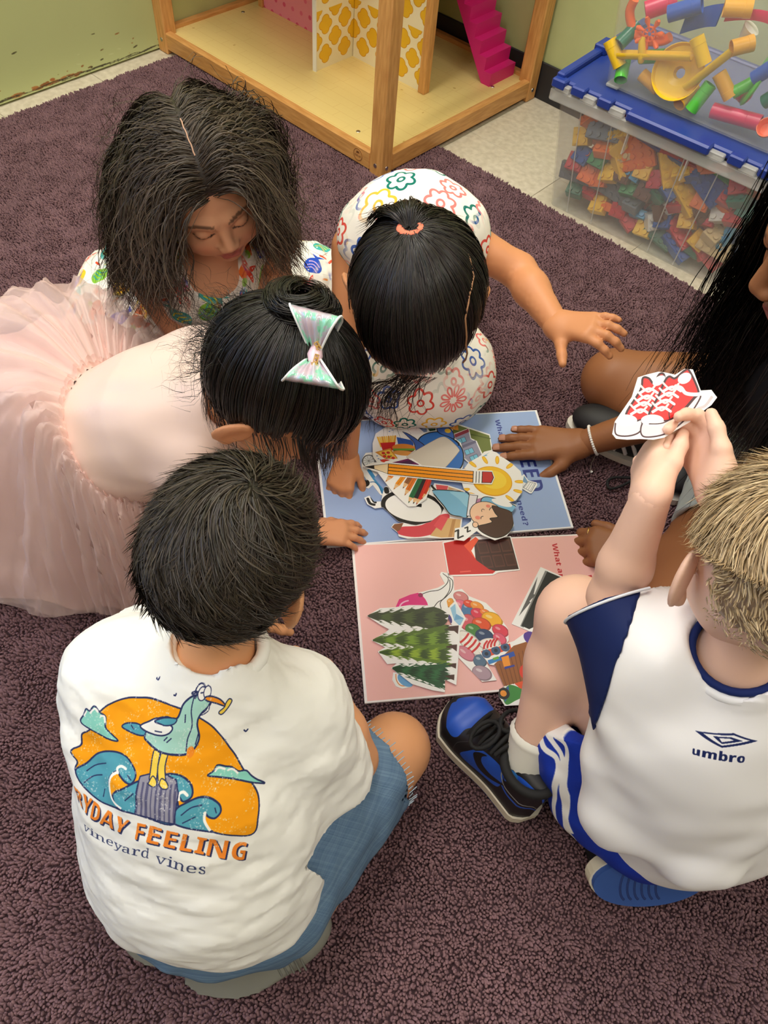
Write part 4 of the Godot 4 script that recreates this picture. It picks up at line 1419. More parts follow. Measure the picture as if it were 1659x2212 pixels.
	flat_print("picture_card", "cut-out of a fan of coloured pencils beneath the yellow pencil", "picture card", g, [-24.4, -841.3, -8.0, -862.8, 14.3, -873.4, 39.9, -876.7, 59.0, -863.7, 79.1, -829.5, 71.6, -789.2, 54.2, -770.7, 40.7, -768.2, 11.0, -795.2], y0 + 8 * T, T, 1000, W, func(p: Paint):
		var tips: Array = [-4.0, -815.5, 12.0, -800.6, 28.2, -805.2, 32.7, -790.3, 40.7, -774.9, 49.2, -774.3, 54.7, -773.3, 63.5, -786.5, 70.8, -801.5]
		var tails: Array = [16.2, -850.7, 34.5, -847.0, 45.9, -848.7, 52.5, -846.4, 60.5, -841.2, 65.8, -838.7, 72.3, -836.5, 75.1, -833.7, 76.5, -831.3]
		var cc := [c8(236, 130, 30), c8(240, 150, 30), c8(150, 96, 60), c8(224, 120, 40), c8(40, 110, 70), c8(40, 36, 44), c8(220, 50, 40), c8(200, 60, 30), c8(30, 90, 160)]
		for k in range(8, -1, -1):
			var a := V(tips, k)
			var b := V(tails, k)
			var d := (b - a).normalized()
			var s := d.orthogonal() * 4.4
			p.poly(PackedVector2Array([a, a + d * 14.0 + s, a + d * 14.0 - s]), c8(232, 190, 140))
			p.poly(PackedVector2Array([a, a + d * 4.5 + s * 0.33, a + d * 4.5 - s * 0.33]), cc[k].darkened(0.25))
			p.poly(PackedVector2Array([a + d * 14.0 + s, b + d * 6.0 + s, b + d * 6.0 - s, a + d * 14.0 - s]), cc[k])
			p.stroke(PackedVector2Array([a + d * 14.0, b + d * 5.0]), 0.8, cc[k].darkened(0.25))
		p.poly([0.0, -859.7, 32.2, -875.5, 53.8, -864.6, 41.4, -857.8], c8(110, 30, 90))
		p.poly([7.8, -858.6, 37.6, -873.0, 45.7, -868.3, 33.5, -859.2], c8(70, 24, 70)))
	flat_print("picture_card", "cut-out of a big yellow pencil lying on top of the pile", "picture card", g, [-47.6, -843.7, -30.5, -856.1, -1.4, -860.5, 154.4, -866.3, 187.9, -869.7, 192.8, -854.5, 187.9, -838.3, 152.8, -834.7, -1.1, -830.6, -28.6, -837.5], y0 + 9 * T, T, 1400, W, func(p: Paint):
		p.poly([-45.6, -843.3, -28.1, -849.9, -1.9, -857.8, -0.6, -833.3, -26.3, -840.7], K)
		p.poly([-27.7, -849.0, -2.8, -856.7, -1.7, -834.4, -26.4, -841.7], c8(240, 218, 178))
		p.poly([-3.1, -857.6, 154.0, -863.6, 153.7, -836.8, -1.8, -832.8], K)
		p.poly([-1.8, -856.5, 153.5, -862.5, 153.2, -838.0, -0.9, -834.2], c8(248, 156, 24))
		p.stroke([-1.1, -849.1, 153.4, -854.7], 1.5, K)
		p.stroke([-0.9, -841.6, 153.4, -846.3], 1.5, K)
		p.poly([153.5, -863.2, 169.9, -865.0, 169.5, -838.8, 153.2, -836.7], W)
		for k in 4:
			p.stroke(PackedVector2Array([V([153.5, -863.2]).lerp(V([169.9, -865.0]), k / 3.0), V([153.2, -836.7]).lerp(V([169.5, -838.8]), k / 3.0)]), 1.2, K)
		p.poly([169.7, -865.0, 187.5, -867.0, 191.2, -854.2, 186.8, -840.7, 169.2, -838.7], K)
		p.poly([170.5, -864.1, 186.7, -865.9, 190.0, -854.0, 185.8, -841.8, 170.2, -840.2], c8(196, 36, 40)))
	flat_print("picture_card", "cut-out of a sleeping cartoon child under a light blue blanket with Z letters", "picture card", g, [80.2, -811.6, 122.9, -816.7, 147.1, -812.1, 164.8, -813.4, 178.7, -810.5, 192.6, -810.0, 232.9, -798.9, 224.6, -781.5, 228.1, -754.4, 215.6, -729.8, 195.0, -718.8, 173.0, -726.1, 163.1, -733.4, 142.0, -710.2, 124.6, -710.0, 125.2, -733.8, 138.5, -737.8, 152.7, -752.5, 153.0, -759.7, 131.6, -758.4, 115.4, -760.6, 101.7, -777.7, 86.2, -796.0], y0 + 8 * T, T, 1200, W, func(p: Paint):
		p.blob([82.3, -810.1, 123.0, -814.2, 147.2, -809.6, 146.3, -762.0, 131.5, -759.9, 115.3, -762.7, 103.4, -778.5, 88.1, -797.2], c8(124, 184, 222), 2.0, K)
		p.blob([113.1, -810.8, 146.5, -808.9, 145.4, -781.6, 128.8, -797.6], c8(150, 204, 234))
		p.poly([147.2, -810.2, 163.6, -810.1, 155.9, -761.9, 143.8, -762.0], K)
		p.poly([148.2, -809.1, 162.1, -809.0, 154.9, -763.3, 145.0, -763.4], c8(232, 230, 238))
		p.poly([162.5, -802.5, 171.2, -806.3, 169.1, -788.1, 157.5, -777.2], c8(190, 130, 170))
		p.blob([170.0, -803.6, 185.0, -809.5, 230.4, -797.0, 224.1, -782.3, 204.2, -782.5, 174.1, -790.3], c8(124, 184, 222), 1.6, K)
		p.disc(V([206.5, -800.3]), 19.0, 7.0, W, 0.22)
		p.disc(V([180.0, -769.9]), 31.0, 29.0, K, 0.4)
		p.disc(V([180.0, -769.9]), 29.8, 27.8, c8(246, 204, 172), 0.4)
		p.blob([189.1, -791.0, 204.1, -788.6, 224.1, -780.8, 226.1, -754.1, 214.4, -733.4, 195.0, -723.9, 172.9, -731.9, 165.3, -743.1, 179.9, -750.5, 189.6, -756.3, 185.8, -763.2, 199.3, -768.2, 194.3, -776.5], c8(74, 44, 36), 1.4, K)
		p.disc(V([160.3, -746.2]), 5.5, 6.5, K)
		p.disc(V([160.3, -746.2]), 4.4, 5.4, c8(246, 204, 172))
		p.line([184.3, -780.5, 186.2, -786.0, 189.2, -786.4], 1.2, K)
		p.line([169.8, -759.4, 170.2, -764.0, 173.6, -766.0], 1.2, K)
		p.line([175.6, -779.9, 173.0, -781.9, 170.6, -779.1, 171.2, -775.6], 0.9, K)
		p.disc(V([182.1, -789.3]), 4.0, 3.4, c8(240, 140, 120))
		p.disc(V([164.1, -761.6]), 4.6, 4.0, c8(240, 140, 120))
		p.text("Z", V([131.0, -712.0]), V([141.6, -719.3]), 17.0, K, font(true))
		p.text("z", V([146.7, -727.6]), V([153.4, -732.0]), 11.0, K, font(true)))
	# ---------------- on the pink poster
	flat_print("picture_card", "cut-out of a chocolate bar half out of its red wrapper", "picture card", gp, [105.8, -708.0, 155.2, -727.2, 224.6, -737.0, 239.9, -670.3, 202.6, -660.5, 194.5, -654.0, 119.1, -641.6], y0, T, 900, W, func(p: Paint):
		p.poly([159.9, -719.9, 223.1, -734.6, 237.8, -672.1, 186.5, -660.3, 163.9, -681.1], c8(62, 32, 30))
		for i in 3:
			for j in 2:
				var a := V([162.4, -717.4])
				var ex := V([221.9, -732.3]) - a
				var ey := V([177.6, -662.5]) - a
				var q := a + ex * (i / 3.0) + ey * (j / 2.0)
				p.poly(PackedVector2Array([q + ex * 0.02 + ey * 0.03, q + ex * 0.31 + ey * 0.03, q + ex * 0.31 + ey * 0.46, q + ex * 0.02 + ey * 0.46]), c8(92, 50, 44))
				p.poly(PackedVector2Array([q + ex * 0.05 + ey * 0.08, q + ex * 0.28 + ey * 0.08, q + ex * 0.28 + ey * 0.41, q + ex * 0.05 + ey * 0.41]), c8(72, 38, 34))
		p.poly([108.2, -706.3, 155.2, -725.0, 149.8, -707.1, 165.5, -679.6, 186.4, -665.4, 198.2, -662.6, 193.8, -657.2, 120.7, -644.5], c8(204, 34, 32))
		p.poly([142.9, -706.2, 162.7, -726.8, 168.3, -722.2, 156.1, -697.4, 165.5, -679.6], c8(236, 84, 50))
		p.stroke([138.4, -652.7, 155.8, -656.8], 2.6, c8(230, 90, 80)))
	flat_print("picture_card", "cut-out of a magenta balloon with long curling black strings", "picture card", gp, [35.6, -568.4, 41.1, -587.7, 58.7, -598.7, 75.5, -605.6, 103.1, -617.8, 114.2, -626.8, 104.8, -643.1, 107.0, -648.7, 119.0, -647.8, 128.1, -640.6, 130.4, -614.7, 124.0, -591.6, 122.1, -573.3, 75.1, -569.7], y0, T, 800, W, func(p: Paint):
		p.disc(V([60.3, -573.0]), 30.0, 33.0, c8(226, 24, 128))
		p.line([42.5, -570.7, 44.9, -578.9, 50.4, -584.4, 56.1, -587.1], 2.4, c8(246, 190, 220))
		p.line([75.8, -601.0, 89.2, -608.5, 105.7, -614.1, 117.1, -626.6, 119.0, -638.0, 110.0, -645.7], 1.2, K)
		p.line([118.8, -640.8, 127.0, -633.5, 126.0, -616.8, 118.2, -603.5, 108.8, -591.5, 110.4, -579.7], 1.2, K)
		p.line([122.0, -635.6, 122.4, -616.3, 113.7, -598.8, 104.6, -590.9, 98.7, -580.8], 1.2, K)
		p.disc(V([75.4, -599.9]), 4.0, 4.0, c8(150, 20, 80)))
	flat_print("picture_card", "cut-out of a blue ringed plate edge peeking out below the trees", "picture card", gp, [43.0, -460.7, 42.5, -448.8, 48.9, -439.1, 59.1, -436.4, 72.0, -440.8, 79.0, -451.0, 60.3, -462.8], y0, T, 300, W, func(p: Paint):
		p.line([47.2, -458.8, 49.2, -448.5, 56.5, -441.2, 68.5, -442.7], 1.6, c8(230, 150, 90))
		p.disc(V([63.4, -451.4]), 14.0, 10.0, c8(110, 170, 220), 0.5))
	flat_print("picture_card", "cut-out heap of shiny wrapped candies beside the trees", "picture card", gp, [118.7, -594.1, 126.1, -614.1, 142.7, -620.2, 154.5, -608.4, 182.9, -599.5, 204.6, -579.0, 219.4, -557.4, 220.8, -537.2, 213.2, -525.7, 178.9, -511.3, 187.7, -490.9, 202.3, -467.6, 180.0, -462.2, 167.3, -473.9, 142.1, -497.3, 142.6, -532.1, 133.1, -536.0], y0 + T, T, 1000, W, func(p: Paint):
		var cd := [[686, 212, 13, 10, c8(214, 130, 132), 0.3], [610, 255, 6, 9, c8(236, 160, 50), 0.2], [684, 280, 13, 12, c8(228, 110, 140), 0.6], [733, 300, 10, 14, c8(70, 120, 170), 0.1], [745, 262, 10, 7, c8(226, 70, 40), 0.2], [800, 280, 12, 8, c8(240, 150, 50), 0.4], [808, 335, 13, 10, c8(220, 50, 80), 0.4], [856, 325, 9, 6, c8(240, 130, 50), 0.3], [735, 395, 13, 15, c8(214, 90, 104), 0.1], [905, 375, 18, 13, c8(246, 180, 30), 0.3], [830, 410, 16, 12, c8(226, 80, 30), 0.2], [775, 450, 14, 11, c8(70, 130, 60), 0.4], [960, 455, 14, 11, c8(222, 60, 84), 0.4], [850, 490, 15, 12, c8(34, 62, 104), 0.2], [955, 510, 12, 9, c8(226, 90, 120), 0.6], [755, 540, 27, 14, c8(240, 236, 230), 0.75], [885, 545, 18, 10, c8(240, 232, 228), -0.2], [725, 610, 17, 10, c8(214, 130, 150), 0.6], [820, 660, 11, 11, c8(84, 112, 140), 0.2], [832, 740, 16, 12, c8(176, 150, 166), 0.3]]
		var o := V([169.9, -548.4])
		var ex := (V([193.2, -551.5]) - o) / 100.0
		var ey := (V([170.6, -523.2]) - o) / 100.0
		for q in cd:
			var c: Vector2 = o + ex * (q[0] - 800.0) + ey * (q[1] - 450.0)
			p.disc(c, q[2], q[3], (q[4] as Color).darkened(0.2), q[5])
			p.disc(c + Vector2(-0.6, -0.6), q[2] * 0.88, q[3] * 0.86, q[4], q[5])
			p.disc(c + Vector2(-q[2] * 0.3, -q[3] * 0.35), q[2] * 0.32, q[3] * 0.2, (q[4] as Color).lightened(0.45), q[5])
		for k in 4:
			var c: Vector2 = o + ex * (715.0 - 800.0 + k * 26.0) + ey * (505.0 - 450.0 + k * 22.0)
			p.line(PackedVector2Array([c + Vector2(6, -9), c + Vector2(1, 0), c + Vector2(-6, 8)]), 3.4, c8(206, 40, 44))
			var c2: Vector2 = o + ex * (850.0 - 800.0 + k * 24.0) + ey * (552.0 - 450.0 - k * 6.0)
			p.line(PackedVector2Array([c2 + Vector2(-1, 7), c2, c2 + Vector2(4, -7)]), 3.0, c8(206, 40, 44)))
	flat_print("picture_card", "small cut-out of a pale blue diamond tucked by the trees", "picture card", gp, [118.7, -570.2, 124.3, -585.5, 132.9, -596.6, 151.1, -566.1, 142.6, -544.3, 127.7, -553.2], y0 + 2 * T, T, 500, W, func(p: Paint):
		p.poly([125.0, -581.6, 132.7, -590.6, 147.8, -565.7, 141.8, -551.2, 132.1, -560.2], c8(150, 200, 232))
		p.poly([132.7, -590.6, 147.8, -565.7, 135.1, -572.4], c8(226, 240, 250))
		p.poly([132.1, -560.2, 135.1, -572.4, 147.8, -565.7], c8(110, 170, 216))
		p.disc(V([124.0, -562.6]), 4.0, 9.0, c8(70, 50, 130), -0.4))
	flat_print("picture_card", "cut-out of four tall green pine trees with brown trunks", "picture card", gp, [-7.5, -549.4, 11.9, -565.8, 35.0, -570.4, 58.0, -577.5, 74.9, -579.7, 90.9, -581.3, 108.9, -577.4, 123.4, -569.5, 121.0, -556.2, 116.7, -549.7, 142.2, -552.5, 142.2, -517.0, 140.2, -451.2, 122.7, -457.7, 123.3, -437.5, 104.2, -438.4, 72.8, -444.4, 39.4, -465.9, 46.7, -475.0, 32.6, -471.7, 16.0, -490.5, 26.6, -498.9, 4.4, -508.2, 25.2, -525.0, 29.8, -530.6, 14.8, -537.1], y0 + 3 * T, T, 1400, W, func(p: Paint):
		var tr := [[[-6.3, -549.5, 116.8, -560.8], 28.0, c8(56, 68, 34), c8(74, 92, 44), c8(40, 50, 26)], [[6.2, -508.9, 119.7, -526.6], 26.0, c8(84, 112, 38), c8(120, 156, 50), c8(60, 84, 30)], [[18.4, -489.8, 122.2, -499.6], 22.0, c8(96, 128, 36), c8(150, 180, 52), c8(58, 82, 32)], [[40.9, -466.1, 120.6, -463.3], 24.0, c8(34, 84, 48), c8(44, 104, 60), c8(22, 60, 36)]]
		var rr := RandomNumberGenerator.new()
		rr.seed = 8
		for q in [[114.1, -545.7, 139.9, -551.7, 139.2, -536.3, 132.9, -541.0, 114.4, -539.1], [116.9, -513.8, 138.5, -518.3, 138.6, -506.2, 131.9, -510.7, 117.2, -508.8], [120.7, -483.6, 138.7, -486.6, 138.4, -477.5, 131.1, -480.1, 121.0, -478.8], [115.1, -463.1, 136.6, -467.7, 136.5, -458.2, 127.5, -460.6, 115.3, -458.4]]:
			p.poly(q, c8(70, 40, 34))
		for q in tr:
			var a := V(q[0], 0)
			var b := V(q[0], 1)
			var d := (b - a).normalized()
			var s := d.orthogonal()
			var l := a.distance_to(b)
			var n := 7
			p.poly(PackedVector2Array([a + d * 4.0, a + d * l + s * q[1] * 0.86, a + d * l - s * q[1] * 0.86]), q[2])
			for k in range(n - 1, -1, -1):
				var x0 := l * k / n * 0.92
				var x1 := l * (k + 1.0) / n + 4.0
				var w0: float = q[1] * (0.12 + 0.5 * k / n)
				var w1: float = q[1] * (0.35 + 0.65 * (k + 1.0) / n)
				for lay in 2:
					var out := PackedVector2Array()
					out.append(a + d * x0 + s * w0 * (0.5 if lay == 0 else 0.2))
					var m := 7
					for i in m + 1:
						var f := 1.0 - 2.0 * i / m
						out.append(a + d * (x1 + rr.randf_range(0.0, 7.0)) + s * w1 * f * (1.0 if lay == 0 else 0.55))
						if i < m:
							out.append(a + d * (x1 - rr.randf_range(3.0, 8.0)) + s * w1 * (f - 1.0 / m) * (1.0 if lay == 0 else 0.55))
					out.append(a + d * x0 - s * w0 * (0.5 if lay == 0 else 0.7))
					p.poly(out, q[2 + (lay if k % 2 else lay * 1)] if lay == 0 else (q[3] if k % 2 else q[4]))
			)
	flat_print("picture_card", "white cut-out of a flat black screen with a grey zigzag stand", "picture card", gp, [225.5, -567.3, 275.2, -681.5, 336.5, -658.6, 308.2, -594.0, 254.0, -558.1], y0, T, 700, W, func(p: Paint):
		p.poly([239.6, -565.3, 282.9, -675.2, 287.9, -674.1, 244.7, -562.8], c8(130, 130, 130))
		p.poly([241.4, -566.0, 286.4, -673.9, 332.8, -657.6, 304.6, -594.8, 254.1, -561.5], c8(30, 30, 32))
		p.poly([237.3, -582.7, 269.8, -661.4, 262.3, -626.9, 265.9, -626.1, 254.8, -612.3, 257.2, -611.3], c8(96, 96, 98)))
	flat_print("picture_card", "cut-out of toy vehicles and a robot around a brown crate under the child's knee", "picture card", gp, [173.6, -511.1, 223.6, -533.8, 229.4, -537.1, 247.0, -553.3, 271.9, -570.0, 284.7, -566.0, 282.8, -500.5, 256.9, -449.9, 239.0, -432.1, 214.8, -427.7, 204.8, -442.3, 205.8, -452.8, 213.5, -458.0, 199.1, -491.1, 190.7, -491.3], y0 + 2 * T, T, 1200, W, func(p: Paint):
		p.poly([197.5, -492.2, 228.2, -528.1, 272.6, -549.0, 277.9, -485.4, 211.3, -457.7], c8(150, 88, 40))
		for k in 12:
			p.stroke(PackedVector2Array([V([199.8, -490.0]).lerp(V([272.5, -543.9]), k / 12.0), V([211.3, -457.7]).lerp(V([277.9, -485.4]), k / 12.0)]), 1.6, c8(124, 70, 30))
		p.poly([176.6, -512.0, 222.4, -531.1, 224.7, -522.7, 182.5, -501.2], c8(226, 76, 36))
		for q in [[185.4, -508.9], [200.1, -516.5], [214.8, -523.9]]:
			p.disc(V(q), 7.4, 7.4, c8(60, 90, 130))
			p.disc(V(q), 3.0, 3.0, c8(30, 40, 60))
		p.poly([187.6, -498.2, 213.3, -510.0, 214.9, -504.6, 189.5, -491.2], c8(50, 130, 200))
		p.poly([195.1, -502.8, 204.1, -507.2, 205.3, -503.4, 196.7, -499.4], c8(110, 180, 60))
		p.poly([206.4, -507.9, 228.2, -518.6, 230.9, -511.1, 223.6, -507.7, 220.2, -503.6, 208.8, -499.7], c8(40, 80, 170))
		p.poly([208.7, -505.8, 220.1, -510.9, 223.6, -493.0, 213.4, -488.8], c8(240, 150, 40))
		p.poly([213.4, -490.5, 229.3, -496.2, 229.9, -493.4, 214.5, -486.6], c8(50, 60, 150))
		p.disc(V([257.3, -544.5]), 14.0, 11.0, c8(86, 54, 150), 0.6)
		p.disc(V([251.6, -550.1]), 6.0, 6.0, c8(86, 54, 150))
		p.disc(V([246.2, -486.3]), 9.0, 12.0, c8(222, 60, 40))
		p.blob([211.4, -444.2, 221.3, -461.8, 241.4, -457.2, 245.8, -448.5, 230.2, -437.4, 217.0, -430.0], c8(60, 140, 60))
		p.poly([213.6, -451.5, 220.2, -460.5, 221.4, -445.5, 214.8, -433.2], c8(46, 90, 170))
		p.poly([229.2, -465.1, 243.8, -471.6, 245.9, -455.5, 237.0, -459.0], c8(226, 84, 40))
		p.disc(V([212.5, -447.1]), 9.6, 9.6, K)
		p.disc(V([212.5, -447.1]), 5.0, 5.0, c8(240, 150, 40)))
	# ---------------- held up by the fair-haired child: red sneakers
	var fr: Transform3D = Transform3D(Basis(Vector3(0.993, 0.0634, -0.0993), Vector3(0, 0.8431, 0.5378), Vector3(0.1178, -0.5341, 0.8372)), Vector3(0.2534, 0.5836, -0.5214))
	var sk := flat_print("picture_card", "cut-out of red lace-up sneakers held up in the fair-haired child's hands", "picture card", "", [-48.4, 25.9, -45.7, 13.8, -29.1, -10.0, -23.0, -28.9, -13.7, -31.9, -3.3, -34.4, 3.6, -33.6, 12.8, -31.5, 22.1, -37.3, 30.0, -36.6, 37.2, -16.2, 47.4, -16.9, 52.8, -9.5, 47.1, -2.1, 35.7, 6.1, 26.3, 14.2, 13.3, 21.8, 1.5, 29.2, -8.9, 31.3, -21.6, 30.6, -34.2, 31.3, -44.8, 30.4], 0.0, 0.0012, 1400, W, func(p: Paint):
		var rd := c8(222, 44, 44)
		var ln := c8(70, 40, 44)
		for s in 2:
			if s == 0:
				p.blob([-35.1, 6.8, -20.9, -16.4, -18.4, -28.0, -12.7, -28.0, -8.1, -23.3, -2.2, -32.1, 2.4, -30.3, 1.0, -14.1, -8.5, -0.2, -15.5, 11.4, -27.1, 12.6], rd, 2.0, ln)
				p.blob([-45.5, 17.2, -43.2, 13.2, -36.2, 8.0, -28.2, 9.1, -25.4, 13.2, -20.2, 12.6, -21.5, 23.0, -31.9, 27.6, -44.5, 26.5], c8(240, 232, 236), 1.4, ln)
				p.disc(V([-35.4, 12.6]), 11.0, 5.6, W)
				p.disc(V([-2.9, -25.7]), 7.0, 4.0, W, -0.6)
			else:
				p.blob([-13.2, 8.0, -3.7, -10.6, 2.3, -24.5, 7.0, -29.8, 12.7, -28.0, 22.1, -35.6, 26.7, -35.0, 35.0, -15.3, 30.9, -9.5, 18.0, 4.5, 6.3, 12.6, -4.1, 13.7], rd, 2.0, ln)
				p.blob([-20.2, 17.2, -15.6, 12.6, -1.7, 13.2, 8.6, 11.4, 21.5, 2.1, 33.2, -10.6, 36.7, -9.5, 27.2, 5.6, 14.3, 18.3, 0.3, 26.4, -15.8, 28.8, -20.9, 25.3], c8(240, 226, 232), 1.4, ln)
				p.disc(V([-9.8, 12.6]), 11.0, 5.6, W)
				p.line([-13.3, 16.1, 0.5, 15.1, 14.5, 6.8, 32.1, -9.5], 1.0, ln)
				p.disc(V([21.8, -28.0]), 7.0, 5.0, W, -0.5)
				p.line([12.6, -20.5, 18.4, -18.7, 22.9, -13.5, 33.3, -12.4, 43.7, -14.1, 48.2, -10.6, 43.5, -4.8], 3.6, c8(250, 246, 246))
				p.line([48.2, -10.6, 41.1, -1.4, 33.0, 2.1, 30.6, 9.1], 2.6, c8(206, 196, 200))
				p.line([6.9, 11.4, 6.5, 4.5, 11.2, -2.5], 1.0, ln)
			for k in 4:
				var a := V([-26.9, 3.3, -23.4, -3.6, -20.4, -10.0, -18.6, -17.0], k) if s == 0 else V([-6.2, 1.0, -2.6, -6.0, 1.0, -12.9, 3.9, -18.7], k)
				p.line(PackedVector2Array([a + Vector2(-4, 4), a + Vector2(6, -1), a + Vector2(14, 3)]), 2.6, W)
				p.line(PackedVector2Array([a + Vector2(-4, -6), a + Vector2(5, 2), a + Vector2(12, -4)]), 2.0, c8(240, 226, 228)))
	sk.transform = fr * Transform3D(Basis(), Vector3(sk.position.x, 0, sk.position.z))
	# a crumb of white paper lying on the rug
	var ca := Acc.new()
	ca.slab(Transform3D(Basis(), Vector3.ZERO), PackedVector2Array([Vector2(-0.003, -0.0015), Vector2(0.001, -0.0028), Vector2(0.0034, 0.0004), Vector2(0.0006, 0.0026), Vector2(-0.0026, 0.0016)]), 0.0, 0.0012)
	var co := put("paper_scrap", ca.mesh(), M.white, self)
	co.position = Vector3(0.3769, 0.0145, -0.9067)
	co.rotation = Vector3(0.2, 0.4, 0.1)
	tag(co, "tiny scrap of white paper on the rug below the bracelet", "paper scrap")

# ------------------------------------------------------------------ people: skeletons, hands, heads, hair
func lin(c: Color) -> Color:
	return c.srgb_to_linear()

func facing(fwd: Vector3, up := Vector3.UP) -> Basis:
	var z := fwd.normalized()
	var x := up.cross(z).normalized()
	return Basis(x, z.cross(x), z)

# a hand: wrist, direction of the fingers, outward normal of its back; side 1 right, -1 left
func hand(acc: Acc, wrist: Vector3, f: Vector3, back: Vector3, side: float, L: float, curls: Array, col, spread := 0.08, thumb := 0.7) -> Array:
	f = f.normalized()
	var n := (back - f * back.dot(f)).normalized()
	var t := -f.cross(n) * side
	var F := Field.new()
	var kx := [0.17, 0.058, -0.058, -0.165]
	var ky := [0.50, 0.53, 0.50, 0.45]
	var ln := [0.40, 0.45, 0.41, 0.32]
	var rd := [0.057, 0.059, 0.056, 0.049]
	F.cap(wrist - f * 0.02 * L, wrist + f * 0.04 * L, 0.115 * L, 0.115 * L, 0.01)
	F.cap(wrist + t * 0.07 * L, wrist - t * 0.07 * L, 0.095 * L, 0.09 * L, 0.015)
	var tips := []
	for i in 4:
		var k: Vector3 = wrist + f * ky[i] * L + t * kx[i] * L
		F.cap(wrist + f * 0.06 * L + t * kx[i] * 0.5 * L, k, 0.085 * L, (rd[i] + 0.012) * L, 0.014)
		var d = (f + t * kx[i] * spread * 6.0).normalized()
		var nn := n
		var p: Vector3 = k
		for j in 3:
			var a: float = curls[i][j]
			var d2 = d * cos(a) - nn * sin(a)
			nn = nn * cos(a) + d * sin(a)
			d = d2
			var q: Vector3 = p + d * ln[i] * L * [0.46, 0.29, 0.25][j]
			F.cap(p, q, rd[i] * L * (1.0 - 0.07 * j), rd[i] * L * (0.96 - 0.1 * j), 0.0035)
			p = q
		tips.append([p, d, nn, rd[i] * L])
	var tb := wrist + f * 0.12 * L + t * 0.13 * L - n * 0.03 * L
	var td := (t * thumb + f * 0.75 - n * 0.25).normalized()
	F.cap(wrist + f * 0.05 * L + t * 0.04 * L, tb + td * 0.17 * L, 0.085 * L, 0.072 * L, 0.014)
	var p2 := tb + td * 0.17 * L
	var bend: Array = curls[4]
	var d3 = (td + f * bend[0] - n * bend[1]).normalized()
	F.cap(p2, p2 + d3 * 0.17 * L, 0.068 * L, 0.062 * L, 0.004)
	var p3 = p2 + d3 * 0.17 * L
	d3 = (d3 + f * bend[0] - n * bend[1]).normalized()
	F.cap(p3, p3 + d3 * 0.13 * L, 0.062 * L, 0.05 * L, 0.004)
	tips.append([p3 + d3 * 0.13 * L, d3, (n + t * side * 0.0).normalized(), 0.055 * L])
	F.into(acc, 0.0026 if L < 0.14 else 0.0034, col)
	return tips

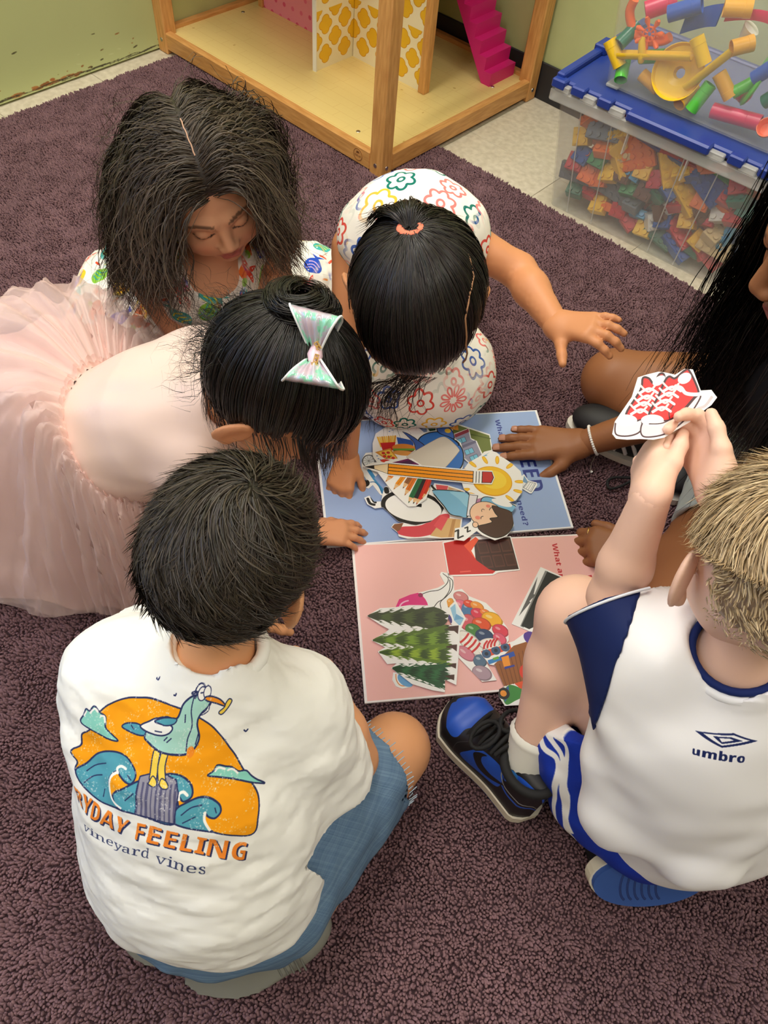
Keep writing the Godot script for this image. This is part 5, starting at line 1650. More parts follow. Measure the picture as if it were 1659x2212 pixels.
# head with face, in the frame hf (x to its left, y up, z out of the face); s scales a child's head
func head(acc: Acc, hf: Transform3D, s: float, skin: Color, lips: Color, left_ear := 1.0) -> void:
	var F := Field.new()
	var b := hf.basis
	var P := func(x: float, y: float, z: float) -> Vector3: return hf * (Vector3(x, y, z) * s)
	F.ell(P.call(0, 0.022, -0.012), b, Vector3(0.069, 0.080, 0.084) * s, 0.02)
	F.ell(P.call(0, -0.036, 0.028), b, Vector3(0.053, 0.058, 0.050) * s, 0.03)
	F.ell(P.call(0, -0.080, 0.056), b, Vector3(0.020, 0.016, 0.018) * s, 0.02)
	for x in [-1.0, 1.0]:
		F.ell(P.call(0.031 * x, -0.040, 0.050), b, Vector3(0.024, 0.024, 0.022) * s, 0.02)
		F.cap(P.call(0.012 * x, 0.012, 0.070), P.call(0.040 * x, 0.012, 0.056), 0.010 * s, 0.009 * s, 0.012)
		F.dig_ell(P.call(0.027 * x, -0.004, 0.084), b, Vector3(0.014, 0.009, 0.012) * s, 0.008)
		F.ell(P.call(0.027 * x, -0.006, 0.0655), b, Vector3(0.0125, 0.0105, 0.0105) * s, 0.003)
		F.ell(P.call(0.0095 * x, -0.033, 0.083), b, Vector3(0.0068, 0.0058, 0.0075) * s, 0.006)
		# ears
		var eb := b * Basis(Vector3.UP, -x * 0.55)
		var ex: float = x * (left_ear if x > 0.0 else 1.0)
		F.ell(P.call(0.079 * ex, -0.012, -0.014), eb, Vector3(0.0062, 0.031, 0.020) * s, 0.006)
		F.dig_ell(P.call(0.087 * ex, -0.009, -0.008), eb, Vector3(0.0065, 0.020, 0.011) * s, 0.005)
		F.ell(P.call(0.072 * x, -0.038, -0.006), b, Vector3(0.006, 0.008, 0.007) * s, 0.006)
	F.cap(P.call(0, 0.0, 0.073), P.call(0, -0.028, 0.087), 0.0065 * s, 0.0088 * s, 0.008)
	F.cap(P.call(-0.013, -0.0565, 0.074), P.call(0.013, -0.0565, 0.074), 0.0042 * s, 0.0042 * s, 0.004)
	F.cap(P.call(0, -0.0555, 0.079), P.call(0, -0.0555, 0.0785), 0.0046 * s, 0.0046 * s, 0.004)
	F.cap(P.call(-0.009, -0.0655, 0.0755), P.call(0.009, -0.0655, 0.0755), 0.0052 * s, 0.0052 * s, 0.005)
	var inv := hf.affine_inverse()
	var ls := lin(skin)
	var ll := lin(lips)
	F.into(acc, 0.003 * s, func(p: Vector3, _n: Vector3) -> Color:
		var q := inv * p / s
		if q.z > 0.0:
			var e := Vector2(q.x / 0.021, (q.y + 0.061) / 0.0085).length()
			if q.z > 0.06 and e < 1.1:
				return ll.lerp(ls, clampf((e - 0.75) / 0.35, 0.0, 1.0))
			for x in [-1.0, 1.0]:
				# closed lid line and brow
				var l := Vector2((q.x - 0.027 * x) / 0.014, (q.y + 0.0105 + 0.004 * pow((q.x - 0.027 * x) / 0.014, 2.0) * -1.0) / 0.0016)
				if q.z > 0.05 and absf(l.x) < 1.0 and absf(l.y) < 1.0:
					return Color(0.02, 0.014, 0.012)
				var br := Vector2((q.x - 0.028 * x) / 0.018, (q.y - 0.016 + 0.004 * pow((q.x - 0.026 * x) / 0.018, 2.0)) / 0.0028)
				if absf(br.x) < 1.0 and absf(br.y) < 1.0:
					return ls.lerp(Color(0.03, 0.02, 0.016), 0.75)
				var ck := Vector2((q.x - 0.036 * x) / 0.022, (q.y + 0.036) / 0.018).length()
				if ck < 1.0:
					return ls.lerp(Color(ls.r * 1.02, ls.g * 0.80, ls.b * 0.78), (1.0 - ck) * 0.8)
		return ls)

# limbs and trunk; J holds joints, s scales a child's radii
func trunk(F: Field, J: Dictionary, s: float) -> void:
	F.cap(J.pelvis, J.chest, 0.076 * s, 0.078 * s, 0.05)
	F.cap(J.shl.lerp(J.shr, 0.12), J.shl.lerp(J.shr, 0.88), 0.038 * s, 0.038 * s, 0.04)
	F.cap(J.chest, J.neck, 0.06 * s, 0.034 * s, 0.03)
	F.cap(J.neck, J.head, 0.031 * s, 0.034 * s, 0.02)
	for k in ["l", "r"]:
		F.cap(J["sh" + k], J["el" + k], 0.031 * s, 0.0255 * s, 0.02)
		var mid: Vector3 = J["el" + k].lerp(J["wr" + k], 0.35)
		F.cap(J["el" + k], mid, 0.0255 * s, 0.0262 * s, 0.012)
		F.cap(mid, J["wr" + k], 0.0262 * s, 0.0190 * s, 0.012)
		F.cap(J["hip" + k], J["kn" + k], 0.060 * s, 0.045 * s, 0.03)
		var calf: Vector3 = J["kn" + k].lerp(J["an" + k], 0.3)
		F.cap(J["kn" + k], calf, 0.044 * s, 0.041 * s, 0.02)
		F.cap(calf, J["an" + k], 0.041 * s, 0.026 * s, 0.02)

func skin_mat() -> StandardMaterial3D:
	var m := vmat(0.48, 0.4)
	m.subsurf_scatter_enabled = false
	return m

# hair: strands are thin ribbons whose normals bulge, so each lights like a lock
class Hair:
	var acc := Acc.new()
	var r := RandomNumberGenerator.new()
	var hf: Transform3D
	var o: Vector3
	var rad: Vector3
	var cols: Array
	var wide := 0.0014
	var ends := 1.1
	var flow := FastNoiseLite.new()
	func _init(frame: Transform3D, s: float, palette: Array, seed_ := 1) -> void:
		hf = frame
		o = Vector3(0, 0.022, -0.012) * s
		rad = Vector3(0.073, 0.084, 0.088) * s
		cols = palette
		r.seed = seed_
		flow.seed = seed_
		flow.frequency = 1.0
		flow.fractal_octaves = 2
	func on(u: Vector3, h: float) -> Vector3:
		return hf * (o + u * rad + u * h)
	func scalp(hair_line: Callable) -> Vector3:
		for k in 40:
			var u := Vector3(r.randfn(), r.randfn(), r.randfn()).normalized()
			if hair_line.call(u) > 0.0:
				return u
		return Vector3.UP
	func cap(hair_line: Callable, thick: float, col: Color) -> void:
		var rows := 40
		var cs := 56
		var pts := []
		var cc := PackedColorArray()
		for i in rows:
			var th := PI * i / (rows - 1.0)
			for j in cs:
				var ph := TAU * j / cs
				var u := Vector3(sin(th) * cos(ph), cos(th), sin(th) * sin(ph))
				var f: float = clampf(hair_line.call(u) * 9.0, -1.0, 1.0)
				pts.append(on(u, -0.012 + (thick + 0.012) * (0.5 + 0.5 * f)))
				cc.append(col)
		acc.grid(pts, rows, cs, true, PackedVector2Array(), cc, true)
	func ribbon(p: PackedVector3Array, w: float, c0: Color, c1: Color, roll := 0.5) -> void:
		var m := p.size()
		var k := acc.v.size()
		var mid := hf * o
		var tw := r.randf_range(-roll, roll)
		for i in m:
			var t := (p[mini(i + 1, m - 1)] - p[maxi(i - 1, 0)])
			var out := (p[i] - mid).normalized()
			var side := t.cross(out)
			if side.length_squared() < 1e-14:
				side = t.cross(Vector3(0.3, 0.5, 0.8))
			side = side.normalized()
			var nn := side.cross(t).normalized()
			if nn.dot(out) < 0.0:
				nn = -nn
			var s2 := side * cos(tw) + nn * sin(tw)
			var n2 := nn * cos(tw) - side * sin(tw)
			var f := float(i) / (m - 1)
			var ww := w * (1.0 if f < 0.6 else (1.0 - f) / 0.4 * 0.85 + 0.15) * 0.5
			var col := c0.lerp(c1, f)
			acc.vert(p[i] + s2 * ww, (n2 + s2 * 0.8).normalized(), Vector2.ZERO, col)
			acc.vert(p[i] - s2 * ww, (n2 - s2 * 0.8).normalized(), Vector2.ZERO, col)
		for i in m - 1:
			var a := k + 2 * i
			acc.idx.append_array(PackedInt32Array([a, a + 1, a + 3, a, a + 3, a + 2]))
	func tone() -> Array:
		var c: Color = cols[r.randi() % cols.size()]
		var f := r.randf_range(0.75, 1.3)
		return [c * f * 0.9, c * f * ends]
	# short hair combed away from a whorl w
	func short(n: int, hair_line: Callable, w: Vector3, length: float, swirl: float, lift: float, steps := 7) -> void:
		for k in n:
			var u := scalp(hair_line)
			var h := 0.002 + r.randf() * 0.007
			var pts := PackedVector3Array()
			var ds := length * r.randf_range(0.6, 1.15) / steps / rad.y
			var c := flow.get_noise_3dv(u * 2.2) * 1.3 + flow.get_noise_3dv(u * 7.0) * 0.6
			for i in steps + 1:
				pts.append(on(u, h + lift * pow(float(i) / steps, 2.0)))
				var away := (u - w * u.dot(w))
				if away.length_squared() < 1e-6:
					away = Vector3(1, 0, 0)
				away = away.normalized()
				var t := (away + w.cross(u).normalized() * (swirl + c * 0.7)).normalized()
				if hair_line.call(u) < -0.04 and i > 0:
					ds *= 0.35
				u = (u + t * ds).normalized()
			var cc := tone()
			ribbon(pts, wide * r.randf_range(0.7, 1.3), cc[0], cc[1])
	# hair drawn back to a tie in direction w
	func drawn(n: int, hair_line: Callable, w: Vector3, puff: float, steps := 10) -> void:
		for k in n:
			var u := scalp(hair_line)
			var pts := PackedVector3Array()
			var c := flow.get_noise_3dv(u * 3.0) * 0.10
			var ax := w.cross(u).normalized()
			var h := 0.001 + r.randf() * 0.006
			for i in steps + 1:
				var f := float(i) / steps
				var q := u.slerp(w, minf(f, 0.985)) if u.dot(w) > -0.98 else u.lerp(w, f).normalized()
				q = (q + ax * c * sin(PI * f)).normalized()
				pts.append(on(q, h + puff * sin(PI * f) + 0.004 * f))
			var cc := tone()
			ribbon(pts, wide * r.randf_range(0.7, 1.3), cc[0], cc[1])
	# free fall from p along v; bumps are [centre, radius] that the hair lies on
	func fall(p: Vector3, v: Vector3, length: float, steps: int, pull: float, wave: float, wl: float, bumps: Array, layer: float, cc: Array, w := 0.0) -> void:
		var pts := PackedVector3Array()
		var ds := length / steps
		var ph := flow.get_noise_3dv(p * 26.0) * 9.0 + r.randf() * 0.9
		var inv := hf.affine_inverse()
		var lean := Vector3(r.randfn(), 0.0, r.randfn()) * minf(0.12, wave * 7.0)
		var away := (p - hf * o).normalized()
		v = (v - away * maxf(0.0, v.dot(away)) * 0.9).normalized()
		for i in steps + 1:
			var f := float(i) / steps
			var side := v.cross(Vector3(0.2, 0.3, 0.9)).normalized()
			var up := v.cross(side)
			pts.append(p + (side * sin(ph + TAU * length * f / wl) + up * cos(ph * 1.3 + TAU * length * f / wl)) * wave * f)
			v = (v + (Vector3.DOWN + lean) * pull * ds * minf(1.0, 0.35 + f * 5.0)).normalized()
			p += v * ds
			var q := inv * p - o
			var e := q / (rad + Vector3.ONE * layer)
			if e.length_squared() < 1.0:
				var p2 := hf * (o + e.normalized() * (rad + Vector3.ONE * layer))
				v = (v + (p2 - p) / ds * 0.6).normalized()
				p = p2
			for b in bumps:
				var d: Vector3 = p - b[0]
				if d.length_squared() < b[1] * b[1]:
					var p2: Vector3 = b[0] + d.normalized() * b[1]
					v = (v + (p2 - p) / ds * 0.6).normalized()
					p = p2
		ribbon(pts, (w if w > 0.0 else wide) * r.randf_range(0.7, 1.3), cc[0], cc[1])

func hair_mat(rough := 0.42) -> StandardMaterial3D:
	var m := vmat(rough, 0.45)
	return m

func people() -> void:
	boy_in_tee()
	fair_child()
	ponytail_girl()
	bow_girl()
	wavy_girl()
	teacher()

func cloth_mat(c: Color, rough := 0.8) -> StandardMaterial3D:
	var m := mat(c, rough, 0.3)
	return m

# ------------------------------------------------------------------ boy in the white printed tee, kneeling with his back to the camera
func boy_in_tee() -> void:
	var t := thing("person", "dark-haired child kneeling in a white gull-print tee and denim shorts, chin on hand", "person")
	var hc: Vector3 = Vector3(-0.1322, 0.522, -0.3425)
	var hf := Transform3D(facing(Vector3(0.236, -0.171, -0.957), Vector3(0.278, 0.955, -0.102)) , hc)
	var J := {
		"pelvis": Vector3(-0.150, 0.140, -0.150), "chest": Vector3(-0.1764, 0.3147, -0.273), "neck": Vector3(-0.1465, 0.3997, -0.2899), "head": hc,
		"shl": Vector3(-0.2535, 0.3426, -0.2781), "shr": Vector3(-0.0671, 0.3352, -0.2762),
		"ell": Vector3(-0.26, 0.24, -0.37), "wrl": Vector3(-0.17, 0.19, -0.44),
		"elr": Vector3(0.001, 0.1917, -0.2716), "wrr": Vector3(-0.0485, 0.2926, -0.3286),
		"hipl": Vector3(-0.195, 0.125, -0.16), "knl": Vector3(-0.235, 0.08, -0.35), "anl": Vector3(-0.19, 0.045, -0.10),
		"hipr": Vector3(-0.09, 0.125, -0.17), "knr": Vector3(0.0518, 0.085, -0.3232), "anr": Vector3(-0.0393, 0.05, -0.1105),
	}
	var skin := c8(226, 164, 118)
	var acc := Acc.new()
	var F := Field.new()
	trunk(F, J, 1.0)
	F.into(acc, 0.0065, lin(skin))
	head(acc, hf, 0.92, skin, c8(200, 110, 96), 0.88)
	hand(acc, J.wrr, Vector3(-0.0945, 0.2695, -0.348) - J.wrr, Vector3(0.45, 0.75, 0.25), 1.0, 0.112, [[1.2, 1.3, 0.8], [1.3, 1.4, 0.8], [1.3, 1.4, 0.8], [1.3, 1.4, 0.8], [0.4, 0.5]], lin(skin))
	hand(acc, J.wrl, Vector3(0.5, -0.25, -0.6), Vector3(0, 1, 0.1), -1.0, 0.115, [[0.3, 0.4, 0.3], [0.3, 0.4, 0.3], [0.35, 0.4, 0.3], [0.4, 0.4, 0.3], [0.2, 0.2]], lin(skin))
	put("body", acc.mesh(), skin_mat(), t)
	# tee shirt
	var sleeve_end: Vector3 = Vector3(-0.0202, 0.2102, -0.237)
	var ax: Vector3 = (J.neck - J.pelvis).normalized()
	var S := Field.new()
	var bs := facing(Vector3(0.2, 0.0, -0.98), ax)
	S.ell(J.pelvis + ax * 0.01 + bs.x * 0.01, bs, Vector3(0.143, 0.125, 0.115), 0.05)
	S.ell(J.pelvis.lerp(J.chest, 0.5), bs, Vector3(0.142, 0.14, 0.112), 0.05)
	S.ell(J.chest, bs, Vector3(0.128, 0.10, 0.09), 0.05)
	S.cap(J.shl, J.shr, 0.046, 0.046, 0.045)
	S.cap(J.chest, J.neck - ax * 0.005, 0.07, 0.05, 0.03)
	S.cap(J.shr, J.shr.lerp(sleeve_end, 0.86), 0.05, 0.050, 0.03)
	S.cap(J.shl, J.shl.lerp(J.ell, 0.85), 0.05, 0.054, 0.03)
	# big folds: round the waist and from the armpits
	for q in [[Vector3(-0.2159, 0.1457, -0.0838), Vector3(-0.0691, 0.2281, -0.1492), 0.012], [Vector3(-0.1972, 0.1994, -0.1083), Vector3(-0.068, 0.2615, -0.1795), 0.010], [Vector3(-0.1887, 0.0968, -0.0662), Vector3(-0.0574, 0.1616, -0.124), 0.010], [Vector3(-0.1002, 0.3879, -0.2643), Vector3(-0.0359, 0.3204, -0.2288), 0.010], [Vector3(-0.2711, 0.3352, -0.2151), Vector3(-0.2427, 0.284, -0.1593), 0.010]]:
		S.cap(q[0], q[1], q[2] + 0.004, q[2], 0.03)
	S.fold(0.0045, 9.0, Basis.from_scale(Vector3(0.6, 1.4, 1.0)), 3)
	S.fold(0.0022, 26.0, Basis.from_scale(Vector3(0.6, 1.5, 1.0)), 4)
	S.cut(J.shr.lerp(sleeve_end, 0.96), sleeve_end - J.shr, 0.09)
	S.cut(J.shl.lerp(J.ell, 0.9), J.ell - J.shl, 0.09)
	S.dig(J.shr.lerp(sleeve_end, 0.86), J.shr.lerp(sleeve_end, 1.3), 0.038, 0.045, 0.006)
	S.dig(J.neck - ax * 0.002, J.neck + ax * 0.08, 0.040, 0.05, 0.006)
	S.cut(J.pelvis - ax * 0.10 + Vector3(0, 0, 0.06), Vector3(-0.05, -1, 0.35))
	var P0: Vector3 = J.pelvis
	var sr := ax.cross(Vector3(0.2, 0, -0.98)).normalized() * -1.0
	var bk := sr.cross(ax)
	var sa := Acc.new()
	S.into(sa, 0.0048, Color.WHITE, func(p: Vector3, _n: Vector3) -> Vector2:
		var d := p - P0
		return Vector2(atan2(d.dot(sr), d.dot(bk) + 0.10) * 0.20, -d.dot(ax)))

	var print_rect := Rect2(-0.26, -0.32, 0.52, 0.40)
	for i in sa.uv.size():
		sa.uv[i] = (sa.uv[i] - print_rect.position) / print_rect.size
	var sm := cloth_mat(Color.WHITE, 0.85)
	sm.albedo_texture = gull_print(print_rect)
	sm.texture_repeat = false
	put("shirt", sa.mesh(), sm, t)
	# hem seam and collar rib
	var ca := Acc.new()
	var ring := PackedVector3Array()
	for k in 25:
		var th := TAU * k / 24.0
		ring.append(J.neck + ax * (0.016 - 0.008 * sin(th)) + (bs.x * cos(th) * 0.0465 + bs.z * sin(th) * 0.043))
	ca.tube(ring, 0.0070, 8, Color.WHITE, false)
	put("collar", ca.mesh(), cloth_mat(c8(244, 244, 240)), t)
	# denim shorts
	var D := Field.new()
	D.ell(J.pelvis + Vector3(0.0, -0.035, 0.0), facing(Vector3(0.2, 0, -1)), Vector3(0.125, 0.09, 0.115), 0.04)
	D.cap(J.hipr, J.hipr.lerp(J.knr, 0.80), 0.082, 0.068, 0.04)
	D.cap(J.hipl, J.hipl.lerp(J.knl, 0.80), 0.080, 0.066, 0.04)
	D.cap(J.hipr + Vector3(0.02, -0.02, 0.05), J.hipr.lerp(J.knr, 0.5) + Vector3(0.015, -0.01, 0.02), 0.06, 0.05, 0.03)
	D.cut(J.hipr.lerp(J.knr, 0.84), J.knr - J.hipr, 0.12)
	D.cut(J.hipl.lerp(J.knl, 0.84), J.knl - J.hipl, 0.12)
	D.dig(J.hipr.lerp(J.knr, 0.76), J.knr, 0.056, 0.062, 0.006)
	D.fold(0.005, 16.0, Basis.from_scale(Vector3(1.2, 1.0, 0.7)), 8)
	var da := Acc.new()
	D.into(da, 0.005)
	var dm := cloth_mat(Color.WHITE, 0.85)
	dm.albedo_texture = denim_print()
	dm.uv1_triplanar = true
	dm.uv1_scale = Vector3.ONE * 7.0
	var sh := put("shorts", da.mesh(), dm, t)
	sh.set_meta("label", "faded blue denim cut-off shorts")
	# frayed hem, rivet
	var fa := Acc.new()
	var hx: Vector3 = (J.knr - J.hipr).normalized()
	var h1 := hx.cross(Vector3.UP).normalized()
	var h2 := h1.cross(hx)
	for k in 60:
		var th := TAU * k / 60.0
		var c: Vector3 = J.hipr.lerp(J.knr, 0.835) + (h1 * cos(th) + h2 * sin(th)) * 0.0655
		var e := c + hx * rng.randf_range(0.004, 0.012) + (h1 * cos(th) + h2 * sin(th)) * rng.randf_range(-0.002, 0.003)
		fa.tube(PackedVector3Array([c - hx * 0.003, c.lerp(e, 0.5), e]), 0.0007, 4)
	put("frayed_hem", fa.mesh(), cloth_mat(c8(176, 196, 214)), sh)
	var ra := Acc.new()
	var rp: Vector3 = Vector3(-0.0364, 0.0936, -0.1402)
	ra.lathe(Transform3D(facing(Vector3(0.5, 0.5, 0.6)) * Basis(Vector3.RIGHT, PI / 2), rp), [Vector2(0.0, 0.0012), Vector2(0.0022, 0.0014), Vector2(0.0026, 0.0004), Vector2(0.0042, 0.0012), Vector2(0.005, 0.0), Vector2(0.005, -0.01)], 16)
	put("rivet", ra.mesh(), M.gold, sh)
	# shoes tucked under him, soles up
	for q in [[Vector3(-0.0686, 0.05, -0.0826), Vector3(-0.85, 0.0, 0.5)], [Vector3(-0.1419, 0.045, -0.0927), Vector3(-0.8, 0, 0.1)]]:
		var W := Field.new()
		var dd: Vector3 = q[1].normalized()
		var sd := dd.cross(Vector3.UP)
		W.ell(q[0] - dd * 0.01, Basis(sd, Vector3.UP, -dd), Vector3(0.036, 0.030, 0.062), 0.02)
		W.ell(q[0] + dd * 0.055 + Vector3(0, -0.004, 0), Basis(sd, Vector3.UP, -dd), Vector3(0.042, 0.028, 0.06), 0.02)
		W.cut(q[0] + Vector3(0, 0.016, 0.022), Vector3(0.0, 0.72, 0.7))
		var wa := Acc.new()
		W.into(wa, 0.004)
		var so := put("shoe", wa.mesh(), mat(c8(126, 126, 118), 0.8), t)
		so.set_meta("label", "grey rubber-soled shoe turned sole out")
		var ga := Acc.new()
		for k in 5:
			var pn := Vector3(0.0, 0.717, 0.697)
			var s2 := pn.cross(dd).normalized()
			var c: Vector3 = q[0] + Vector3(0, 0.016, 0.022) + (dd - pn * dd.dot(pn)) * (-0.040 + 0.008 * k) + s2 * 0.002
			ga.tube(PackedVector3Array([c - s2 * 0.016, c + dd * 0.002, c + s2 * 0.016]), 0.0013, 5)
		put("tread", ga.mesh(), mat(c8(108, 108, 102), 0.85), so)
	# hair
	var line := func(u: Vector3) -> float:
		# bare below the ears at the sides, and the face
		var back := -0.62 if u.z < -0.1 else (-0.25 if u.z < 0.35 else 0.38)
		if u.z >= -0.1 and u.z < 0.35:
			back = lerpf(-0.5, -0.1, (u.z + 0.1) / 0.45)
			if u.x < -0.6 and u.y < 0.0:
				return -0.2
		if u.x < -0.6 and u.y < -0.05 and u.z > -0.45:
			return -0.2
		return u.y - back
	var h := Hair.new(hf, 0.88, [Color(0.030, 0.022, 0.016), Color(0.042, 0.030, 0.020), Color(0.022, 0.017, 0.013)], 5)
	h.wide = 0.0013
	h.cap(line, 0.004, Color(0.022, 0.016, 0.012))
	var whorl := (hf.basis.inverse() * (Vector3(-0.1089, 0.6082, -0.3437) - hf * h.o)).normalized()
	h.short(11000, line, whorl, 0.062, 0.35, 0.004)
	h.short(900, line, whorl, 0.05, 0.9, 0.012)
	# the little tail at the nape
	for k in 260:
		var p: Vector3 = Vector3(-0.1547, 0.4908, -0.2718) + Vector3(h.r.randfn() * 0.005, h.r.randfn() * 0.003, h.r.randfn() * 0.003)
		h.fall(p, Vector3(-0.1613, 0.4653, -0.2703) - Vector3(-0.1601, 0.491, -0.2808), 0.022, 5, 4.0, 0.001, 0.05, [], 0.003, h.tone())
	put("hair", h.acc.mesh(), hair_mat(), t)

func denim_print() -> ImageTexture:
	var p := Paint.new(Rect2(0, 0, 256, 256), 512, c8(80, 106, 138))
	var r := RandomNumberGenerator.new()
	r.seed = 2
	for k in 256:
		p.stroke([0, k, 256, k], 0.55, c8(80, 106, 138).lerp(c8(118, 146, 172), r.randf()))
		if k % 2:
			p.stroke([0, k + 0.5, 256, k + 0.5], 0.3, c8(58, 84, 116))
	return p.done()

func gull_print(rect: Rect2) -> ImageTexture:
	var W := c8(246, 246, 242)
	var p := Paint.new(Rect2(rect.position * 1000.0, rect.size * 1000.0), 2048, W)
	var N := c8(44, 52, 96)
	var O := c8(250, 164, 24)
	var T := c8(84, 160, 180)
	var Q := c8(170, 218, 206)
	var Y := c8(246, 212, 84)
	# orange sun
	var sun: Array = [-104.2, -185.4, -104.8, -195.3, -113.0, -201.2, -112.2, -206.0, -106.5, -212.7, -108.5, -223.4, -99.7, -233.9, -94.9, -254.8, -86.9, -264.6, -74.9, -272.4, -60.8, -276.7, -42.9, -280.6, -5.9, -281.2, 17.5, -274.0, 36.3, -262.9, 54.4, -243.6, 71.1, -223.1, 80.7, -210.1, 88.8, -195.7, 88.9, -180.4, 82.4, -163.4, 44.2, -173.2, 9.7, -178.3, -29.3, -176.9, -60.9, -171.5, -85.6, -174.4]
	p.poly(p.curve(sun), O)
	p.stroke(p.curve(sun), 1.6, N, true)
	# waves
	for q in [[-104.2, -185.4, -96.1, -197.4, -87.6, -211.5, -71.5, -220.8, -54.5, -223.2, -42.8, -217.4, -37.4, -211.4, -39.6, -203.7, -47.3, -202.9, -55.5, -205.3, -58.3, -207.8, -64.4, -201.2, -64.8, -191.4, -58.7, -182.0, -47.0, -175.8, -68.6, -168.6, -91.6, -174.4], [-57.3, -184.2, -44.9, -198.0, -33.8, -207.8, -21.8, -213.0, -10.2, -219.3, 3.9, -220.5, 15.5, -215.8, 20.9, -209.7, 21.2, -203.6, 14.7, -199.5, 10.2, -203.1, 7.0, -206.2, 10.9, -178.5, -29.3, -176.9, -46.9, -175.1], [8.9, -191.1, 16.2, -197.8, 27.5, -203.2, 38.8, -202.6, 48.6, -197.6, 51.4, -191.1, 46.5, -185.6, 40.1, -186.8, 36.7, -189.8, 37.0, -183.1, 41.5, -175.7, 44.2, -172.9, 9.7, -178.3]]:
		p.blob(q, T, 1.7, N)
	for q in [[-57.4, -205.7, -60.1, -209.5, -56.5, -212.7, -50.7, -212.5], [-44.3, -176.2, -56.6, -178.7, -63.5, -189.2, -63.8, -200.2, -58.6, -206.4], [10.2, -200.1, 9.1, -205.3, 12.8, -207.5, 17.2, -205.0], [43.5, -173.8, 37.0, -183.1, 36.6, -190.4]]:
		p.line(q, 2.6, W)
	for q in [[-93.9, -189.9, -87.4, -198.6, -75.0, -207.4], [-92.5, -178.3, -85.9, -188.0, -76.1, -194.5], [-68.9, -174.4, -69.2, -182.7], [-42.5, -185.2, -34.6, -196.6], [14.6, -187.3, 23.0, -194.7, 32.4, -197.3], [16.8, -179.6, 27.9, -186.5], [-47.0, -208.8, -40.8, -206.7], [45.2, -194.6, 47.2, -190.1]]:
		p.line(q, 1.1, N)
	# post
	var post: Array = [-32.7, -204.6, -32.9, -212.6, -23.3, -217.2, -7.5, -219.2, 3.2, -216.1, 8.3, -206.3, 9.7, -178.3, -29.3, -176.9]
	p.poly(post, c8(150, 148, 164))
	for k in 9:
		p.line(PackedVector2Array([_v([-32.5, -208.2]).lerp(_v([4.2, -213.1]), k / 8.0), _v([-28.1, -177.3]).lerp(_v([9.6, -178.9]), k / 8.0)]), 1.3 + (k % 3) * 0.7, c8(92, 92, 124))
	p.stroke(post, 1.2, N, true)
	# clouds
	for q in [[-111.7, -235.9, -110.3, -244.8, -109.3, -251.6, -104.7, -251.4, -102.4, -257.1, -97.3, -254.1, -94.1, -252.4, -89.0, -249.6, -86.4, -241.0, -81.5, -237.3, -68.8, -232.7, -82.8, -229.9, -98.1, -233.1], [33.4, -221.1, 38.7, -224.8, 41.9, -229.4, 50.5, -227.7, 57.7, -226.5, 65.3, -222.5, 74.0, -222.2, 81.0, -215.7, 95.8, -205.3, 82.1, -209.7, 60.4, -216.1, 43.6, -219.4]]:
		p.blob(q, c8(140, 214, 200), 1.5, N)
	for q in [[-103.8, -249.0, -100.9, -255.0, -97.1, -252.8], [-94.0, -249.6, -90.4, -249.9, -87.9, -244.6], [-109.9, -243.5, -108.2, -249.4], [40.2, -224.1, 43.6, -227.0, 50.2, -225.4], [53.1, -224.1, 58.6, -224.7, 64.7, -220.8]]:
		p.line(q, 1.8, W)
	# legs and feet
	for q in [[-22.8, -237.5, -21.4, -224.9, -19.9, -213.4], [-14.3, -236.9, -14.2, -223.9, -9.9, -212.2]]:
		p.line(q, 8.5, N)
		p.line(q, 6.2, Y)
	for q in [[-21.0, -215.5, -22.8, -209.9, -22.9, -208.2, -17.0, -206.8, -14.7, -210.1, -17.4, -214.0], [-11.6, -215.1, -11.8, -209.7, -6.3, -207.4, -2.5, -209.5, -6.4, -213.9]]:
		p.blob(q, Y, 1.0, N)
	# gull
	p.blob([-69.4, -246.8, -64.4, -251.7, -52.0, -255.4, -42.8, -253.3, -37.0, -249.8, -45.3, -246.2, -62.0, -245.6], T, 1.4, N)
	p.blob([-40.3, -247.6, -34.2, -263.5, -20.4, -270.5, -8.2, -271.7, -3.9, -285.8, 5.2, -294.6, 14.1, -296.5, 23.6, -293.3, 26.6, -288.3, 17.0, -277.9, 14.6, -268.7, 18.7, -256.2, 16.0, -246.0, 8.9, -239.6, -5.2, -237.5, -21.1, -237.9, -35.3, -242.5], Q, 1.9, N)
	p.blob([-48.1, -254.1, -40.2, -261.1, -29.1, -267.2, -12.2, -263.8, -12.9, -257.5, -22.0, -252.6, -35.9, -251.4], W, 1.5, N)
	p.blob([-32.7, -263.9, -21.7, -269.6, -8.9, -271.3, -9.9, -266.5, -18.1, -263.3, -25.9, -263.3], T, 1.2, N)
	for q in [[-18.1, -248.3, -15.0, -252.5], [-14.8, -247.2, -10.6, -252.0], [0.3, -276.5, 1.2, -269.1], [-30.3, -255.0, -22.0, -256.2], [7.0, -293.6, 6.2, -280.9, 9.3, -266.1, 6.5, -253.0, 7.1, -241.8], [-59.1, -251.7, -54.8, -249.4], [15.5, -248.4, 17.4, -260.1]]:
		p.line(q, 1.2, N)
	p.blob([17.0, -277.9, 22.3, -282.1, 25.7, -289.0, 25.2, -282.1, 19.9, -278.0], W, 1.0, N)
	# cap, eyes, beak and chip
	p.blob([7.7, -299.4, 9.5, -304.6, 14.3, -306.1, 18.5, -302.2, 13.0, -299.6], W, 1.4, N)
	p.line([4.0, -297.0, 8.7, -298.4, 8.5, -293.8], 3.0, N)
	p.disc(_v([15.7, -297.5]), 5.2, 6.6, N)
	p.disc(_v([15.7, -297.5]), 4.2, 5.6, W)
	p.disc(_v([21.4, -299.2]), 4.6, 6.0, N)
	p.disc(_v([21.4, -299.2]), 3.7, 5.0, W)
